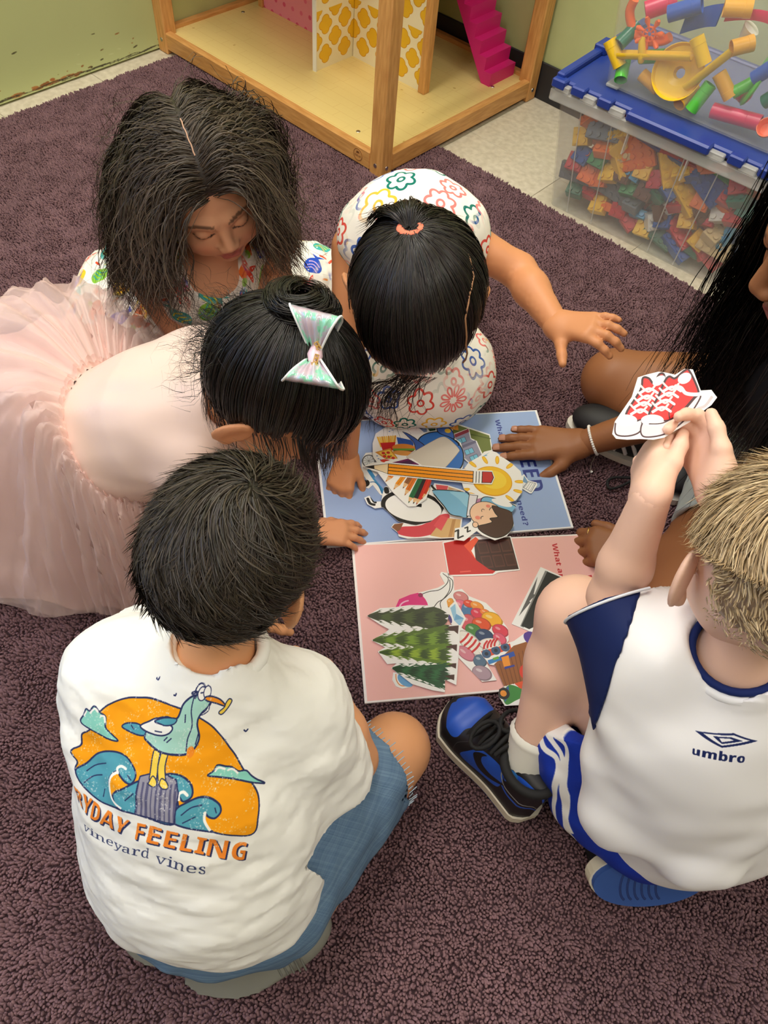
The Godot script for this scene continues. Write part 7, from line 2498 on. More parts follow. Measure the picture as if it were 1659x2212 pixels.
# ------------------------------------------------------------------ girl with the ponytail, kneeling, head bowed over the posters
func ponytail_girl() -> void:
	var t := thing("person", "child with dark hair in a coral-tied ponytail, flower-outline dress, one arm stretched out", "person")
	var hc: Vector3 = Vector3(0.0068, 0.5216, -0.6997)
	var hf := Transform3D(facing(Vector3(0.02, -0.80, 0.55), Vector3(0.06, 0.6, 0.8)), hc)
	var J := {
		"pelvis": Vector3(0.0099, 0.15, -1.2945), "chest": Vector3(-0.0042, 0.4153, -0.9752), "neck": Vector3(-0.0038, 0.4674, -0.8752), "head": hc,
		"shr": Vector3(-0.0941, 0.4033, -0.9579), "elr": Vector3(-0.083, 0.26, -0.8578), "wrr": Vector3(-0.0769, 0.055, -0.8425),
		"shl": Vector3(0.0829, 0.4234, -0.9693), "ell": Vector3(0.1567, 0.4004, -0.9539), "wrl": Vector3(0.209, 0.3987, -0.8467),
		"hipl": Vector3(0.0563, 0.13, -1.2701), "knl": Vector3(0.1072, 0.085, -1.0035), "anl": Vector3(0.1093, 0.05, -1.4494),
		"hipr": Vector3(-0.0274, 0.13, -1.2545), "knr": Vector3(-0.0175, 0.085, -0.9831), "anr": Vector3(-0.076, 0.05, -1.4142),
	}
	var skin := c8(206, 142, 98)
	var acc := Acc.new()
	var F := Field.new()
	trunk(F, J, 0.98)
	F.into(acc, 0.0065, lin(skin))
	head(acc, hf, 0.96, skin, c8(170, 90, 84))
	# outstretched left hand in the air, fingers spread
	hand(acc, J.wrl, Vector3(0.2425, 0.4194, -0.824) - J.wrl, Vector3(0.1, 0.9, 0.3), -1.0, 0.112, [[0.35, 0.5, 0.3], [0.25, 0.5, 0.4], [0.1, 0.4, 0.3], [0.0, 0.3, 0.2], [0.0, 0.0]], lin(skin), 0.16, 1.3)
	# right hand as a loose fist on the blue poster
	hand(acc, J.wrr, Vector3(-0.0831, 0.03, -0.798) - J.wrr, Vector3(-0.1, 0.9, 0.35), 1.0, 0.112, [[0.5, 0.9, 0.5], [0.55, 0.95, 0.5], [0.55, 0.95, 0.5], [0.6, 0.9, 0.5], [0.5, 0.3]], lin(skin))
	put("body", acc.mesh(), skin_mat(), t)
	# sleeveless dress: back, and skirt drawn over the knees
	var S := Field.new()
	var ax: Vector3 = (J.neck - J.pelvis).normalized()
	var bs := facing(Vector3(0, 0, 1), ax)
	S.cap(J.pelvis, J.chest, 0.098, 0.088, 0.05)
	S.ell(J.chest.lerp(J.neck, 0.2) + Vector3(0, 0.01, -0.01), bs, Vector3(0.105, 0.07, 0.075), 0.05)
	S.cap(J.shl.lerp(J.shr, 0.2), J.shl.lerp(J.shr, 0.8), 0.040, 0.040, 0.04)
	S.cap(Vector3(0.1033, 0.095, -1.0604), Vector3(-0.0321, 0.095, -1.0377), 0.075, 0.075, 0.06)
	S.cap(Vector3(0.0864, 0.075, -1.0098), Vector3(-0.0047, 0.075, -0.9949), 0.068, 0.068, 0.06)
	S.cap(J.pelvis, Vector3(0.0321, 0.1, -1.0557), 0.11, 0.08, 0.06)
	S.fold(0.0045, 11.0, Basis.from_scale(Vector3(1.5, 0.8, 0.8)), 23)
	S.dig(J.neck + ax * 0.0, hc, 0.045, 0.06, 0.01)
	S.cut(Vector3(0, 0.012, 0), Vector3.DOWN)
	var sa := Acc.new()
	S.into(sa, 0.005)
	var sm := cloth_mat(Color.WHITE, 0.85)
	sm.albedo_texture = flower_print()
	sm.uv1_triplanar = true
	sm.uv1_triplanar_sharpness = 6.0
	sm.uv1_scale = Vector3.ONE * 5.2
	put("dress", sa.mesh(), sm, t).set_meta("label", "white dress with coloured flower outlines")
	for s in ["l", "r"]:
		var ba := Acc.new()
		var sp: Vector3 = J["sh" + s].lerp(J["sh" + ("r" if s == "l" else "l")], 0.16)
		var arm: Vector3 = (J["el" + s] - J["sh" + s]).normalized()
		var e1 := arm.cross(Vector3.UP).normalized()
		var ring := PackedVector3Array()
		for k in 25:
			var th := TAU * k / 24.0
			ring.append(sp + (e1 * cos(th) + e1.cross(arm) * sin(th)) * 0.041)
		ba.tube(ring, 0.0045, 6, Color.WHITE, false)
		put("binding", ba.mesh(), cloth_mat(c8(244, 240, 230)), t)
	# hair drawn to a tie at the back of the crown
	var line := func(u: Vector3) -> float:
		if u.z > 0.25:
			return u.y - 0.30
		if u.z > -0.1:
			return u.y - lerpf(-0.30, 0.15, (u.z + 0.1) / 0.35) if absf(u.x) < 0.75 or u.y > -0.1 else -0.2
		return u.y + 0.55
	var h := Hair.new(hf, 0.96, [Color(0.012, 0.009, 0.008), Color(0.018, 0.013, 0.011), Color(0.010, 0.008, 0.008)], 11)
	h.wide = 0.0012
	h.cap(line, 0.004, Color(0.010, 0.008, 0.007))
	var w := (hf.basis.inverse() * Vector3(-0.190, 0.977, 0.095)).normalized()
	var tp := h.on(w, 0.012)
	# side parting: strands that start on it are left out, and the scalp shows
	var part := []
	for q in [Vector3(0.489, 0.857, 0.161), Vector3(0.610, 0.701, 0.370), Vector3(0.587, 0.583, 0.562), Vector3(0.573, 0.377, 0.727), Vector3(0.645, 0.005, 0.764), Vector3(0.681, -0.563, 0.468)]:
		part.append(((hf.basis.inverse() * q) / h.rad).normalized())
	h.drawn(10500, func(u: Vector3) -> float:
		for i in part.size() - 1:
			if u.distance_to(part[i].lerp(part[i + 1], clampf((u - part[i]).dot(part[i + 1] - part[i]) / (part[i + 1] - part[i]).length_squared(), 0.0, 1.0))) < 0.022:
				return -1.0
		return line.call(u), w, 0.006)
	# the tail itself: out of the tie, then spreading over the back of the head
	var wo := hf.basis * w
	for k in 900:
		var sx := h.r.randf_range(-1.0, 1.0)
		var pts := PackedVector3Array()
		var far := Vector3(sx * 0.062, 0.012 - 0.03 * absf(sx) + h.r.randfn() * 0.004, -0.045 - 0.03 * h.r.randf())
		for i in 9:
			var e := i / 8.0
			pts.append(tp + Vector3(sx * 0.006, 0, 0) + wo * (0.012 * sin(PI * minf(e * 1.3, 1.0)) + h.r.randf() * 0.0005 - 0.03 * e * e) + far * e)
		var cc := h.tone()
		h.ribbon(pts, 0.0013, cc[0], cc[1])
	for k in 130:
		var p := hf * (Vector3(h.r.randf_range(-0.02, 0.03), 0.075, 0.07) * 0.96)
		h.fall(p, Vector3(-0.2 + h.r.randfn() * 0.15, -0.5, 0.75), h.r.randf_range(0.06, 0.11), 9, 9.0, 0.008, 0.06, [], 0.002, h.tone(), 0.0007)
	put("hair", h.acc.mesh(), hair_mat(0.38), t)
	var pa := Acc.new()
	var pp := PackedVector3Array()
	for k in 16:
		var e := k / 15.0 * (part.size() - 1.001)
		var u: Vector3 = part[int(e)].lerp(part[int(e) + 1], e - int(e)).normalized()
		pp.append(h.on(u, 0.0128 + 0.0005 * (k % 2)))
	pa.tube(pp, 0.0011, 6)
	put("parting", pa.mesh(), mat(c8(168, 122, 88), 0.6), t)
	var ta := Acc.new()
	var tr := PackedVector3Array()
	var wd := hf.basis * w
	var t1 := wd.cross(Vector3.RIGHT).normalized()
	for k in 21:
		var th := TAU * k / 20.0
		tr.append(tp - wd * 0.0035 + (t1 * cos(th) * 0.8 + t1.cross(wd) * sin(th)) * 0.0105)
	ta.tube(tr, 0.0060, 10, Color.WHITE, false)
	put("hair_tie", ta.mesh(), cloth_mat(c8(250, 128, 100), 0.7), t)

func flower_print() -> ImageTexture:
	var p := Paint.new(Rect2(0, 0, 100, 100), 1400, c8(246, 242, 234))
	var cs := [c8(238, 128, 124), c8(20, 112, 100), c8(240, 186, 60), c8(52, 92, 176), c8(222, 74, 64), c8(238, 128, 124)]
	var r := RandomNumberGenerator.new()
	r.seed = 31
	var spots := [[14, 14, 12, 7], [42, 10, 11, 6], [70, 16, 13, 6], [92, 40, 11, 5], [22, 42, 13, 6], [52, 40, 12, 9], [76, 46, 9, 5], [10, 70, 11, 6], [38, 70, 12, 6], [66, 74, 13, 7], [90, 72, 10, 5], [22, 93, 10, 6], [50, 96, 10, 6], [84, 96, 11, 6]]
	for i in spots.size():
		var q = spots[i]
		var col: Color = cs[i % cs.size()]
		for ox in [-100, 0, 100]:
			for oy in [-100, 0, 100]:
				var c := Vector2(q[0] + ox, q[1] + oy)
				if c.x < -16 or c.x > 116 or c.y < -16 or c.y > 116:
					continue
				var n: int = q[3]
				if n == 9:
					for k in n:
						var a := TAU * k / n
						p.line(PackedVector2Array([c + Vector2(cos(a - 0.12), sin(a - 0.12)) * q[2] * 0.3, c + Vector2(cos(a - 0.2), sin(a - 0.2)) * q[2] * 0.8, c + Vector2(cos(a), sin(a)) * q[2], c + Vector2(cos(a + 0.2), sin(a + 0.2)) * q[2] * 0.8, c + Vector2(cos(a + 0.12), sin(a + 0.12)) * q[2] * 0.3]), 1.5, col)
				else:
					var o := PackedVector2Array()
					for k in 80:
						var a := TAU * k / 80.0
						o.append(c + Vector2(cos(a), sin(a)) * q[2] * (0.66 + 0.30 * absf(sin(a * n * 0.5 + i))))
					p.stroke(o, 1.9, col, true)
					p.stroke(p.ring(c, q[2] * 0.22, q[2] * 0.22), 1.7, col, true)
	return p.done()

# ------------------------------------------------------------------ girl in the pink tulle dress with the iridescent bow
func bow_girl() -> void:
	var t := thing("person", "dark-haired child in a pink tulle dress with a shiny iridescent hair bow, leaning forward", "person")
	var hc: Vector3 = Vector3(-0.1344, 0.4754, -0.5812)
	var hf := Transform3D(facing(Vector3(0.62, -0.76, 0.18), Vector3(0.70, 0.65, 0.15)), hc)
	var J := {
		"pelvis": Vector3(-0.463, 0.2455, -0.6277), "chest": Vector3(-0.2913, 0.3434, -0.6369), "neck": Vector3(-0.2221, 0.3939, -0.6217), "head": hc,
		"shr": Vector3(-0.2392, 0.3394, -0.57), "elr": Vector3(-0.1622, 0.2728, -0.5446), "wrr": Vector3(-0.119, 0.05, -0.6738),
		"shl": Vector3(-0.2573, 0.386, -0.6978), "ell": Vector3(-0.2268, 0.2, -0.8529), "wrl": Vector3(-0.182, 0.05, -0.925),
		"hipl": Vector3(-0.4804, 0.2423, -0.6755), "knl": Vector3(-0.5407, 0.07, -0.8497), "anl": Vector3(-0.7234, 0.05, -0.7738),
		"hipr": Vector3(-0.465, 0.2007, -0.6161), "knr": Vector3(-0.4599, 0.07, -0.6594), "anr": Vector3(-0.6621, 0.05, -0.6256),
	}
	var skin := c8(210, 148, 108)
	var acc := Acc.new()
	var F := Field.new()
	trunk(F, J, 0.96)
	F.into(acc, 0.0065, lin(skin))
	head(acc, hf, 0.96, skin, c8(180, 96, 90))
	hand(acc, J.wrr, Vector3(-0.0267, 0.035, -0.6986) - J.wrr, Vector3(-0.1, 0.95, 0.05), 1.0, 0.112, [[0.25, 0.35, 0.2], [0.2, 0.35, 0.2], [0.2, 0.35, 0.2], [0.25, 0.4, 0.2], [0.5, 0.35]], lin(skin), 0.13, 0.6)
	hand(acc, J.wrl, Vector3(0.8, -0.1, 0.3), Vector3.UP, -1.0, 0.112, [[0.3, 0.4, 0.2], [0.3, 0.4, 0.2], [0.3, 0.4, 0.2], [0.3, 0.4, 0.2], [0.2, 0.2]], lin(skin))
	put("body", acc.mesh(), skin_mat(), t)
	# satin bodice
	var ax: Vector3 = (J.neck - J.pelvis).normalized()
	var S := Field.new()
	S.cap(J.pelvis.lerp(J.chest, 0.50), J.chest, 0.098, 0.090, 0.05)
	S.cap(J.chest, J.neck - ax * 0.005, 0.088, 0.056, 0.04)
	S.cap(J.shl, J.shr, 0.040, 0.040, 0.04)
	S.cap(J.shr, J.shr.lerp(J.elr, 0.2), 0.042, 0.036, 0.03)
	S.cap(J.shl, J.shl.lerp(J.ell, 0.2), 0.042, 0.036, 0.03)
	S.fold(0.005, 9.0, Basis.from_scale(Vector3(0.5, 1.2, 1.4)), 33)
	S.dig(J.neck + ax * 0.012, hc, 0.036, 0.045, 0.008)
	var sa := Acc.new()
	S.into(sa, 0.005)
	var satin := mat(c8(228, 202, 192), 0.42, 0.5)
	put("bodice", sa.mesh(), satin, t).set_meta("label", "pale pink satin bodice")
	# tulle skirt: a lining and two gathered sheer layers, spread over her legs
	var waist: Vector3 = J.pelvis.lerp(J.chest, 0.60)
	var up1 := (Vector3.UP - ax * ax.y).normalized()
	var sd := ax.cross(up1).normalized()
	var hem: Array = [Vector3(-0.3388, 0.014, -0.4979), Vector3(-0.4217, 0.014, -0.495), Vector3(-0.4714, 0.014, -0.4804), Vector3(-0.5336, 0.014, -0.4924), Vector3(-0.6264, 0.014, -0.4882), Vector3(-0.7611, 0.02, -0.5333), Vector3(-0.8865, 0.02, -0.681), Vector3(-0.9204, 0.02, -0.8692), Vector3(-0.8417, 0.02, -0.9669), Vector3(-0.7462, 0.02, -1.0214), Vector3(-0.6574, 0.02, -1.0832), Vector3(-0.538, 0.02, -1.0902), Vector3(-0.4393, 0.02, -1.0342), Vector3(-0.3583, 0.02, -0.9242), Vector3(-0.306, 0.02, -0.7368), Vector3(-0.2914, 0.016, -0.5741)]
	var tulle := mat(Color(0.96, 0.86, 0.84, 0.36), 0.85, 0.2)
	tulle.transparency = BaseMaterial3D.TRANSPARENCY_ALPHA
	var lining := mat(c8(234, 196, 186), 0.8, 0.2)
	for layer in 3:
		var rows := 26
		var cs := 200
		var pts := []
		var nz := FastNoiseLite.new()
		nz.seed = 40 + layer
		nz.frequency = 1.0
		var grow: float = [0.88, 1.0, 1.06][layer]
		for i in rows:
			var f := i / (rows - 1.0)
			for j in cs:
				var a := TAU * j / cs
				# ring at the waist
				var wr := waist + (up1 * cos(a) + sd * sin(a)) * (0.094 + 0.004 * layer)
				# which point of the hem this pleat runs to
				var hp := _hem_at(hem, a, wr, waist)
				var c := waist * Vector3(1, 0, 1)
				var hem_p := c + (hp - c) * grow + Vector3(0, 0.012 + 0.006 * layer, 0)
				# the cloth first follows the hips, then drops to the floor
				var bulge := sin(PI * pow(f, 0.7)) * (0.06 + 0.05 * maxf(0.0, cos(a)))
				var p := wr.lerp(hem_p, pow(f, 0.85))
				p.y += bulge * (1.0 - 0.25 * f)
				var amp := (0.003 + 0.021 * sqrt(f)) * (0.6 if layer == 0 else 1.0)
				var fine := maxf(0.0, 1.0 - f * 2.2)
				var rg := 1.0 - absf(nz.get_noise_3d(cos(a) * 3.6, sin(a) * 3.6, f * 0.9 + layer)) * 3.2
				var pl := sin(a * 46.0 + 5.0 * nz.get_noise_2d(a * 2.0, f)) * 0.7 * fine + rg * 0.9 + nz.get_noise_3d(cos(a) * 11.0, sin(a) * 11.0, f * 2.0) * 1.1
				p += Vector3(0, 1, 0) * amp * pl * (1.0 - 0.3 * f) + (p - c).normalized() * amp * pl * 0.5
				p += Vector3(0, 1, 0) * 0.004 * layer
				p.y = maxf(p.y, 0.014 + 0.003 * layer)
				pts.append(p)
		var ka := Acc.new()
		ka.grid(pts, rows, cs, true)
		for i in ka.v.size():
			if ka.n[i].dot(ka.v[i] - Vector3(waist.x, -0.1, waist.z)) < 0.0:
				ka.n[i] = -ka.n[i]
		put("skirt_lining" if layer == 0 else "tulle_layer", ka.mesh(), lining if layer == 0 else tulle, t)
	# hair drawn up to a bun
	var line := func(u: Vector3) -> float:
		if u.z > 0.3:
			return u.y - 0.28
		if u.z > -0.1:
			return u.y - lerpf(-0.35, 0.1, (u.z + 0.1) / 0.4) if absf(u.x) < 0.72 or u.y > -0.12 else -0.2
		return u.y + 0.62
	var h := Hair.new(hf, 0.97, [Color(0.010, 0.008, 0.007), Color(0.016, 0.012, 0.010), Color(0.008, 0.007, 0.007)], 14)
	h.wide = 0.0012
	h.cap(line, 0.005, Color(0.008, 0.007, 0.006))
	var bun: Vector3 = Vector3(-0.1133, 0.5511, -0.5936)
	var w := (hf.basis.inverse() * (bun - hf * h.o)).normalized()
	h.drawn(9000, line, w, 0.008)
	# bun: loops wound round its own axis
	var ba: Vector3 = hf.basis * w
	var b1 := ba.cross(Vector3(0.1, 0.2, 0.9)).normalized()
	var b2 := b1.cross(ba)
	var bc := hf * (h.o + w * h.rad) + ba * 0.012
	for k in 1300:
		var pts := PackedVector3Array()
		var a0 := h.r.randf() * TAU
		var rr := h.r.randf_range(0.55, 1.0)
		var la := h.r.randf_range(-1.0, 1.0)
		for i in 11:
			var a := a0 + 2.4 * i / 10.0
			var el := la * 1.1 + 0.3 * sin(a * 1.5 + a0)
			pts.append(bc + ((b1 * cos(a) * 1.05 + b2 * sin(a)) * cos(el) * 0.040 + ba * sin(el) * 0.026) * rr)
		var cc := h.tone()
		h.ribbon(pts, 0.0013, cc[0], cc[1])
	# loose ends: at the nape, over the brow and flyaways across the back
	for k in 900:
		var u := h.scalp(func(q: Vector3) -> float: return 0.16 - absf(line.call(q)) if line.call(q) > 0.0 else -1.0)
		var out := hf.basis * u
		h.fall(h.on(u, 0.004), out * 0.4 + Vector3(0.1, -0.5, 0.15), h.r.randf_range(0.03, 0.075), 8, 40.0, 0.004, 0.08, [], 0.004, h.tone(), 0.0009)
	for k in 420:
		var u := Vector3(h.r.randf_range(-0.8, 0.8), h.r.randf_range(-0.5, 0.35), -1.0).normalized()
		h.fall(h.on(u, 0.002), hf.basis * (u + Vector3(h.r.randfn() * 0.5, -0.5 + h.r.randfn() * 0.4, -0.3)), h.r.randf_range(0.035, 0.085), 9, 5.0, 0.012, 0.05, [[J.chest, 0.095], [J.neck, 0.07]], 0.006, h.tone(), 0.00055)
	put("hair", h.acc.mesh(), hair_mat(0.38), t)
	hair_bow(t)

func _hem_at(hem: Array, a: float, wr: Vector3, waist: Vector3) -> Vector3:
	# hem points are stored by bearing round the waist; find the one that lies outward of this pleat
	var d := Vector2(wr.x - waist.x, wr.z - waist.z)
	var dir := d.angle() if d.length() > 0.012 else d.angle()
	var n := hem.size()
	var best := -1
	for i in n:
		var p: Vector3 = hem[i]
		var q: Vector3 = hem[(i + 1) % n]
		var a0 := Vector2(p.x - waist.x, p.z - waist.z).angle()
		var a1 := Vector2(q.x - waist.x, q.z - waist.z).angle()
		var span := angle_difference(a0, a1)
		var off := angle_difference(a0, dir)
		if span != 0.0 and off / span >= 0.0 and off / span <= 1.0:
			var f := off / span
			var p0: Vector3 = hem[(i - 1 + n) % n]
			var p3: Vector3 = hem[(i + 2) % n]
			return p.cubic_interpolate(q, p0, p3, f)
	return hem[0]

# stiff two-loop bow of iridescent film with white corded edges and a gold chain
func hair_bow(t: Node3D) -> void:
	var b := Node3D.new()
	b.name = "hair_bow"
	t.add_child(b)
	b.set_meta("label", "iridescent clear film bow with white corded edge")
	var knot: Vector3 = Vector3(-0.0864, 0.5732, -0.5466)
	var film := mat(Color(1, 1, 1, 0.85), 0.16, 0.9)
	film.transparency = BaseMaterial3D.TRANSPARENCY_ALPHA
	film.albedo_texture = film_print()
	film.clearcoat_enabled = true
	film.clearcoat = 1.0
	film.clearcoat_roughness = 0.08
	var cord := mat(c8(240, 240, 240), 0.6)
	# each loop: film folded from the knot out to the far edge and back
	for q in [[Vector3(-0.1211, 0.6123, -0.5851), Vector3(-0.0572, 0.6127, -0.5769), Vector3(-0.1145, 0.5779, -0.6056), Vector3(-0.0707, 0.5694, -0.5848)], [Vector3(-0.1164, 0.5653, -0.5004), Vector3(-0.0475, 0.5677, -0.4952), Vector3(-0.1151, 0.5461, -0.5515), Vector3(-0.0603, 0.5446, -0.5494)]]:
		var pts := []
		var uv := PackedVector2Array()
		var cs := 25
		var rows := 21
		for i in rows:
			var f := i / (rows - 1.0)
			# goes out on top (f 0..0.5), folds, comes back underneath
			var g := 1.0 - absf(2.0 * f - 1.0)
			for j in cs:
				var s := j / (cs - 1.0)
				var top: Vector3 = q[0].lerp(q[1], s)
				var low: Vector3 = q[2].lerp(q[3], s)
				var k2 = knot.lerp(knot + (q[1] - q[0]) * 0.0, 0.0) + (q[1] - q[0]) * (s - 0.5) * 0.10
				var far := top.lerp(low, smoothstep(0.3, 0.7, f))
				var mid := far.lerp(knot, 0.10)
				var p = k2.lerp(far, pow(g, 0.8))
				var puff := sin(PI * g) * 0.020 * (1.0 if f < 0.5 else -0.6)
				p += Vector3(0, 0.75, 0.55) * puff + Vector3(0, 0.75, 0.55) * 0.0035 * sin(s * 26.0) * (1.0 - g)
				pts.append(p)
				uv.append(Vector2(s, f))
		var a := Acc.new()
		a.grid(pts, rows, cs, false, uv)
		var lp := put("loop", a.mesh(), film, b)
		for e in [0, cs - 1]:
			var rim := PackedVector3Array()
			for i in rows:
				rim.append(pts[i * cs + e])
			var ra := Acc.new()
			ra.tube(rim, 0.0013, 6)
			put("corded_edge", ra.mesh(), cord, lp)
	var ka := Acc.new()
	ka.tube(PackedVector3Array([Vector3(-0.086, 0.5801, -0.5565), Vector3(-0.0856, 0.5781, -0.5415), Vector3(-0.0853, 0.5694, -0.5325)]), [0.005, 0.008, 0.005], 12)
	put("knot", ka.mesh(), mat(c8(240, 206, 220), 0.3, 0.6), b)
	# chain with tiny letter charms
	for k in 15:
		var c: Vector3 = Vector3(-0.0833, 0.5917, -0.5574).lerp(Vector3(-0.0819, 0.5734, -0.5225), k / 14.0)
		var ca := Acc.new()
		var tm := TorusMesh.new()
		tm.inner_radius = 0.0011
		tm.outer_radius = 0.0021
		tm.rings = 10
		tm.ring_segments = 5
		var o := put("chain_link", tm, M.gold, b)
		o.position = c
		o.rotation = Vector3(0.9 * (k % 2) + 0.4, 0.3 * k, 0.6)
	for q in [[Vector3(-0.0834, 0.587, -0.5454), 0.5], [Vector3(-0.0832, 0.5807, -0.5346), -0.3], [Vector3(-0.084, 0.5769, -0.5275), 0.2]]:
		var ca := Acc.new()
		var tr := Transform3D(facing(Vector3(0.1, 0.8, 0.5)) * Basis(Vector3(0, 0, 1), q[1]), q[0])
		ca.box(tr * at(-0.0018, 0, 0.0015), Vector3(0.0009, 0.008, 0.001))
		ca.box(tr * at(0.0018, 0, 0.0015), Vector3(0.0009, 0.008, 0.001))
		ca.box(tr * at(0, 0.0, 0.0015), Vector3(0.004, 0.0009, 0.001))
		ca.box(tr * at(0, 0.0038, 0.0015), Vector3(0.004, 0.0009, 0.001))
		put("charm", ca.mesh(), M.gold, b)

func film_print() -> ImageTexture:
	var n := FastNoiseLite.new()
	n.frequency = 0.011
	n.fractal_octaves = 3
	n.domain_warp_enabled = true
	n.domain_warp_amplitude = 40.0
	var im := Image.create(256, 256, false, Image.FORMAT_RGBA8)
	for y in 256:
		for x in 256:
			var v := n.get_noise_2d(x * 0.8, y * 2.0)
			var c := Color(0.93, 0.92, 0.99, 0.8)
			c = c.lerp(Color(0.66, 0.97, 0.84, 0.9), smoothstep(0.05, 0.25, v))
			c = c.lerp(Color(0.98, 0.88, 0.95, 0.8), smoothstep(0.05, 0.3, -v))
			im.set_pixel(x, y, c)
	return ImageTexture.create_from_image(im)

# ------------------------------------------------------------------ girl with long wavy hair in the seashell dress, arms folded
func wavy_girl() -> void:
	var t := thing("person", "child with long wavy brown hair in a sea-creature print sundress, arms folded, looking down", "person")
	var hc: Vector3 = Vector3(-0.3015, 0.4863, -0.9458)
	var hf := Transform3D(facing(Vector3(0.485, -0.33, 0.81), Vector3(-0.043, 0.933, 0.356)), hc)
	var J := {
		"pelvis": Vector3(-0.4546, 0.12, -1.1739), "chest": Vector3(-0.3346, 0.3024, -0.9795), "neck": Vector3(-0.308, 0.3835, -0.9559), "head": hc,
		"shr": Vector3(-0.4087, 0.3219, -0.9289), "elr": Vector3(-0.3664, 0.2, -0.9305), "wrr": Vector3(-0.2515, 0.215, -0.9778),
		"shl": Vector3(-0.243, 0.3384, -1.0572), "ell": Vector3(-0.232, 0.225, -1.0776), "wrl": Vector3(-0.2901, 0.25, -0.9768),
		"hipr": Vector3(-0.4929, 0.11, -1.1235), "knr": Vector3(-0.4585, 0.075, -0.9745), "anr": Vector3(-0.3577, 0.05, -1.095),
		"hipl": Vector3(-0.4181, 0.11, -1.2677), "knl": Vector3(-0.2113, 0.075, -1.254), "anl": Vector3(-0.2965, 0.05, -1.1604),
	}
	var skin := c8(230, 172, 136)
	var acc := Acc.new()
	var F := Field.new()
	trunk(F, J, 0.96)
	F.into(acc, 0.0065, lin(skin))
	head(acc, hf, 0.98, skin, c8(196, 112, 104))
	hand(acc, J.wrr, Vector3(-0.2213, 0.25, -1.0192) - J.wrr, Vector3(0.35, 0.5, 0.75), 1.0, 0.108, [[0.35, 0.5, 0.3], [0.5, 0.6, 0.3], [0.6, 0.6, 0.3], [0.6, 0.6, 0.3], [0.3, 0.2]], lin(skin), 0.08, 0.7)
	hand(acc, J.wrl, Vector3(-0.3479, 0.235, -0.9493) - J.wrl, Vector3(0.2, 0.75, 0.6), -1.0, 0.108, [[0.6, 0.7, 0.4], [0.5, 0.6, 0.4], [0.5, 0.6, 0.4], [0.5, 0.6, 0.4], [0.3, 0.3]], lin(skin), 0.06, 0.9)
	put("body", acc.mesh(), skin_mat(), t)
	# sundress with scooped neck and wide skirt
	var S := Field.new()
	var ax: Vector3 = (J.neck - J.pelvis).normalized()
	S.cap(J.pelvis, J.chest, 0.098, 0.086, 0.05)
	S.cap(J.shl.lerp(J.shr, 0.22), J.shl.lerp(J.shr, 0.78), 0.040, 0.040, 0.04)
	S.cap(J.pelvis, Vector3(-0.561, 0.075, -1.0986), 0.10, 0.075, 0.06)
	S.cap(Vector3(-0.5812, 0.1, -1.169), Vector3(-0.5604, 0.06, -1.0556), 0.07, 0.062, 0.06)
	S.cap(J.pelvis, Vector3(-0.466, 0.08, -1.0051), 0.10, 0.085, 0.06)
	S.cap(Vector3(-0.466, 0.08, -1.0051), Vector3(-0.3568, 0.07, -1.06), 0.08, 0.075, 0.05)
	S.cap(J.pelvis, J.knl, 0.10, 0.078, 0.06)
	S.cap(J.knl, Vector3(-0.2727, 0.08, -1.1437), 0.075, 0.075, 0.06)
	S.fold(0.009, 10.0, Basis.from_scale(Vector3(1.6, 0.5, 1.0)), 43)
	S.fold(0.003, 30.0, Basis.from_scale(Vector3(1.5, 0.5, 1.0)), 44)
	var front := hf.basis.z * Vector3(1, 0, 1)
	S.dig(J.neck + ax * 0.02 + front * 0.02, J.neck - ax * 0.035 + front * 0.085, 0.05, 0.052, 0.008)
	S.dig(J.neck, hc, 0.045, 0.05, 0.008)
	S.cut(Vector3(0, 0.012, 0), Vector3.DOWN)
	var sa := Acc.new()
	S.into(sa, 0.005)
	var sm := cloth_mat(Color.WHITE, 0.85)
	sm.albedo_texture = sea_print()
	sm.uv1_triplanar = true
	sm.uv1_triplanar_sharpness = 6.0
	sm.uv1_scale = Vector3.ONE * 4.6
	put("dress", sa.mesh(), sm, t).set_meta("label", "white sundress printed with fish, shells and starfish")
	# hair
	var line := func(u: Vector3) -> float:
		if u.z > 0.2:
			return u.y - 0.42
		return u.y + (0.55 if u.z < -0.2 else 0.1)
	var h := Hair.new(hf, 0.99, [Color(0.040, 0.028, 0.020), Color(0.055, 0.038, 0.026), Color(0.030, 0.022, 0.017), Color(0.070, 0.050, 0.034)], 17)
	h.wide = 0.0015
	h.ends = 1.7
	h.cap(line, 0.001, Color(0.030, 0.021, 0.016))
	var bumps := [[hf * (Vector3(0.026, -0.035, 0.056) * 0.98), 0.070], [J.chest, 0.09], [J.shr, 0.045], [J.shl, 0.045], [J.neck, 0.05]]
	for k in 9000:
		var u := h.scalp(line)
		# leave the centre parting open near the crown
		if absf(u.x) < 0.012 and u.z > -0.1:
			continue
		var sg := signf(u.x)
		var lk := h.flow.get_noise_3dv(u * 3.0)
		var lay := 0.004 + 0.022 * h.r.randf() * clampf(1.2 - u.y, 0.2, 1.0)
		var v := hf.basis * Vector3(sg * (1.0 - 0.3 * absf(u.x)), 0.1, -0.6 - 0.5 * maxf(u.z, 0.0) + lk * 0.7)
		var len := h.r.randf_range(0.19, 0.30) - 0.04 * maxf(u.z, 0.0)
		h.fall(h.on(u, 0.003), v, len, 20, 42.0, 0.014, 0.125 + 0.03 * lk, bumps, lay, h.tone())
	# wispy curls at the ends
	for k in 90:
		var u := h.scalp(line)
		h.fall(h.on(u, 0.004), hf.basis * Vector3(signf(u.x), 0.3, -0.2), h.r.randf_range(0.2, 0.29), 18, 36.0, 0.022, 0.06, bumps, 0.030, h.tone(), 0.0008)
	put("hair", h.acc.mesh(), hair_mat(0.45), t)
	var pa := Acc.new()
	var pp := PackedVector3Array()
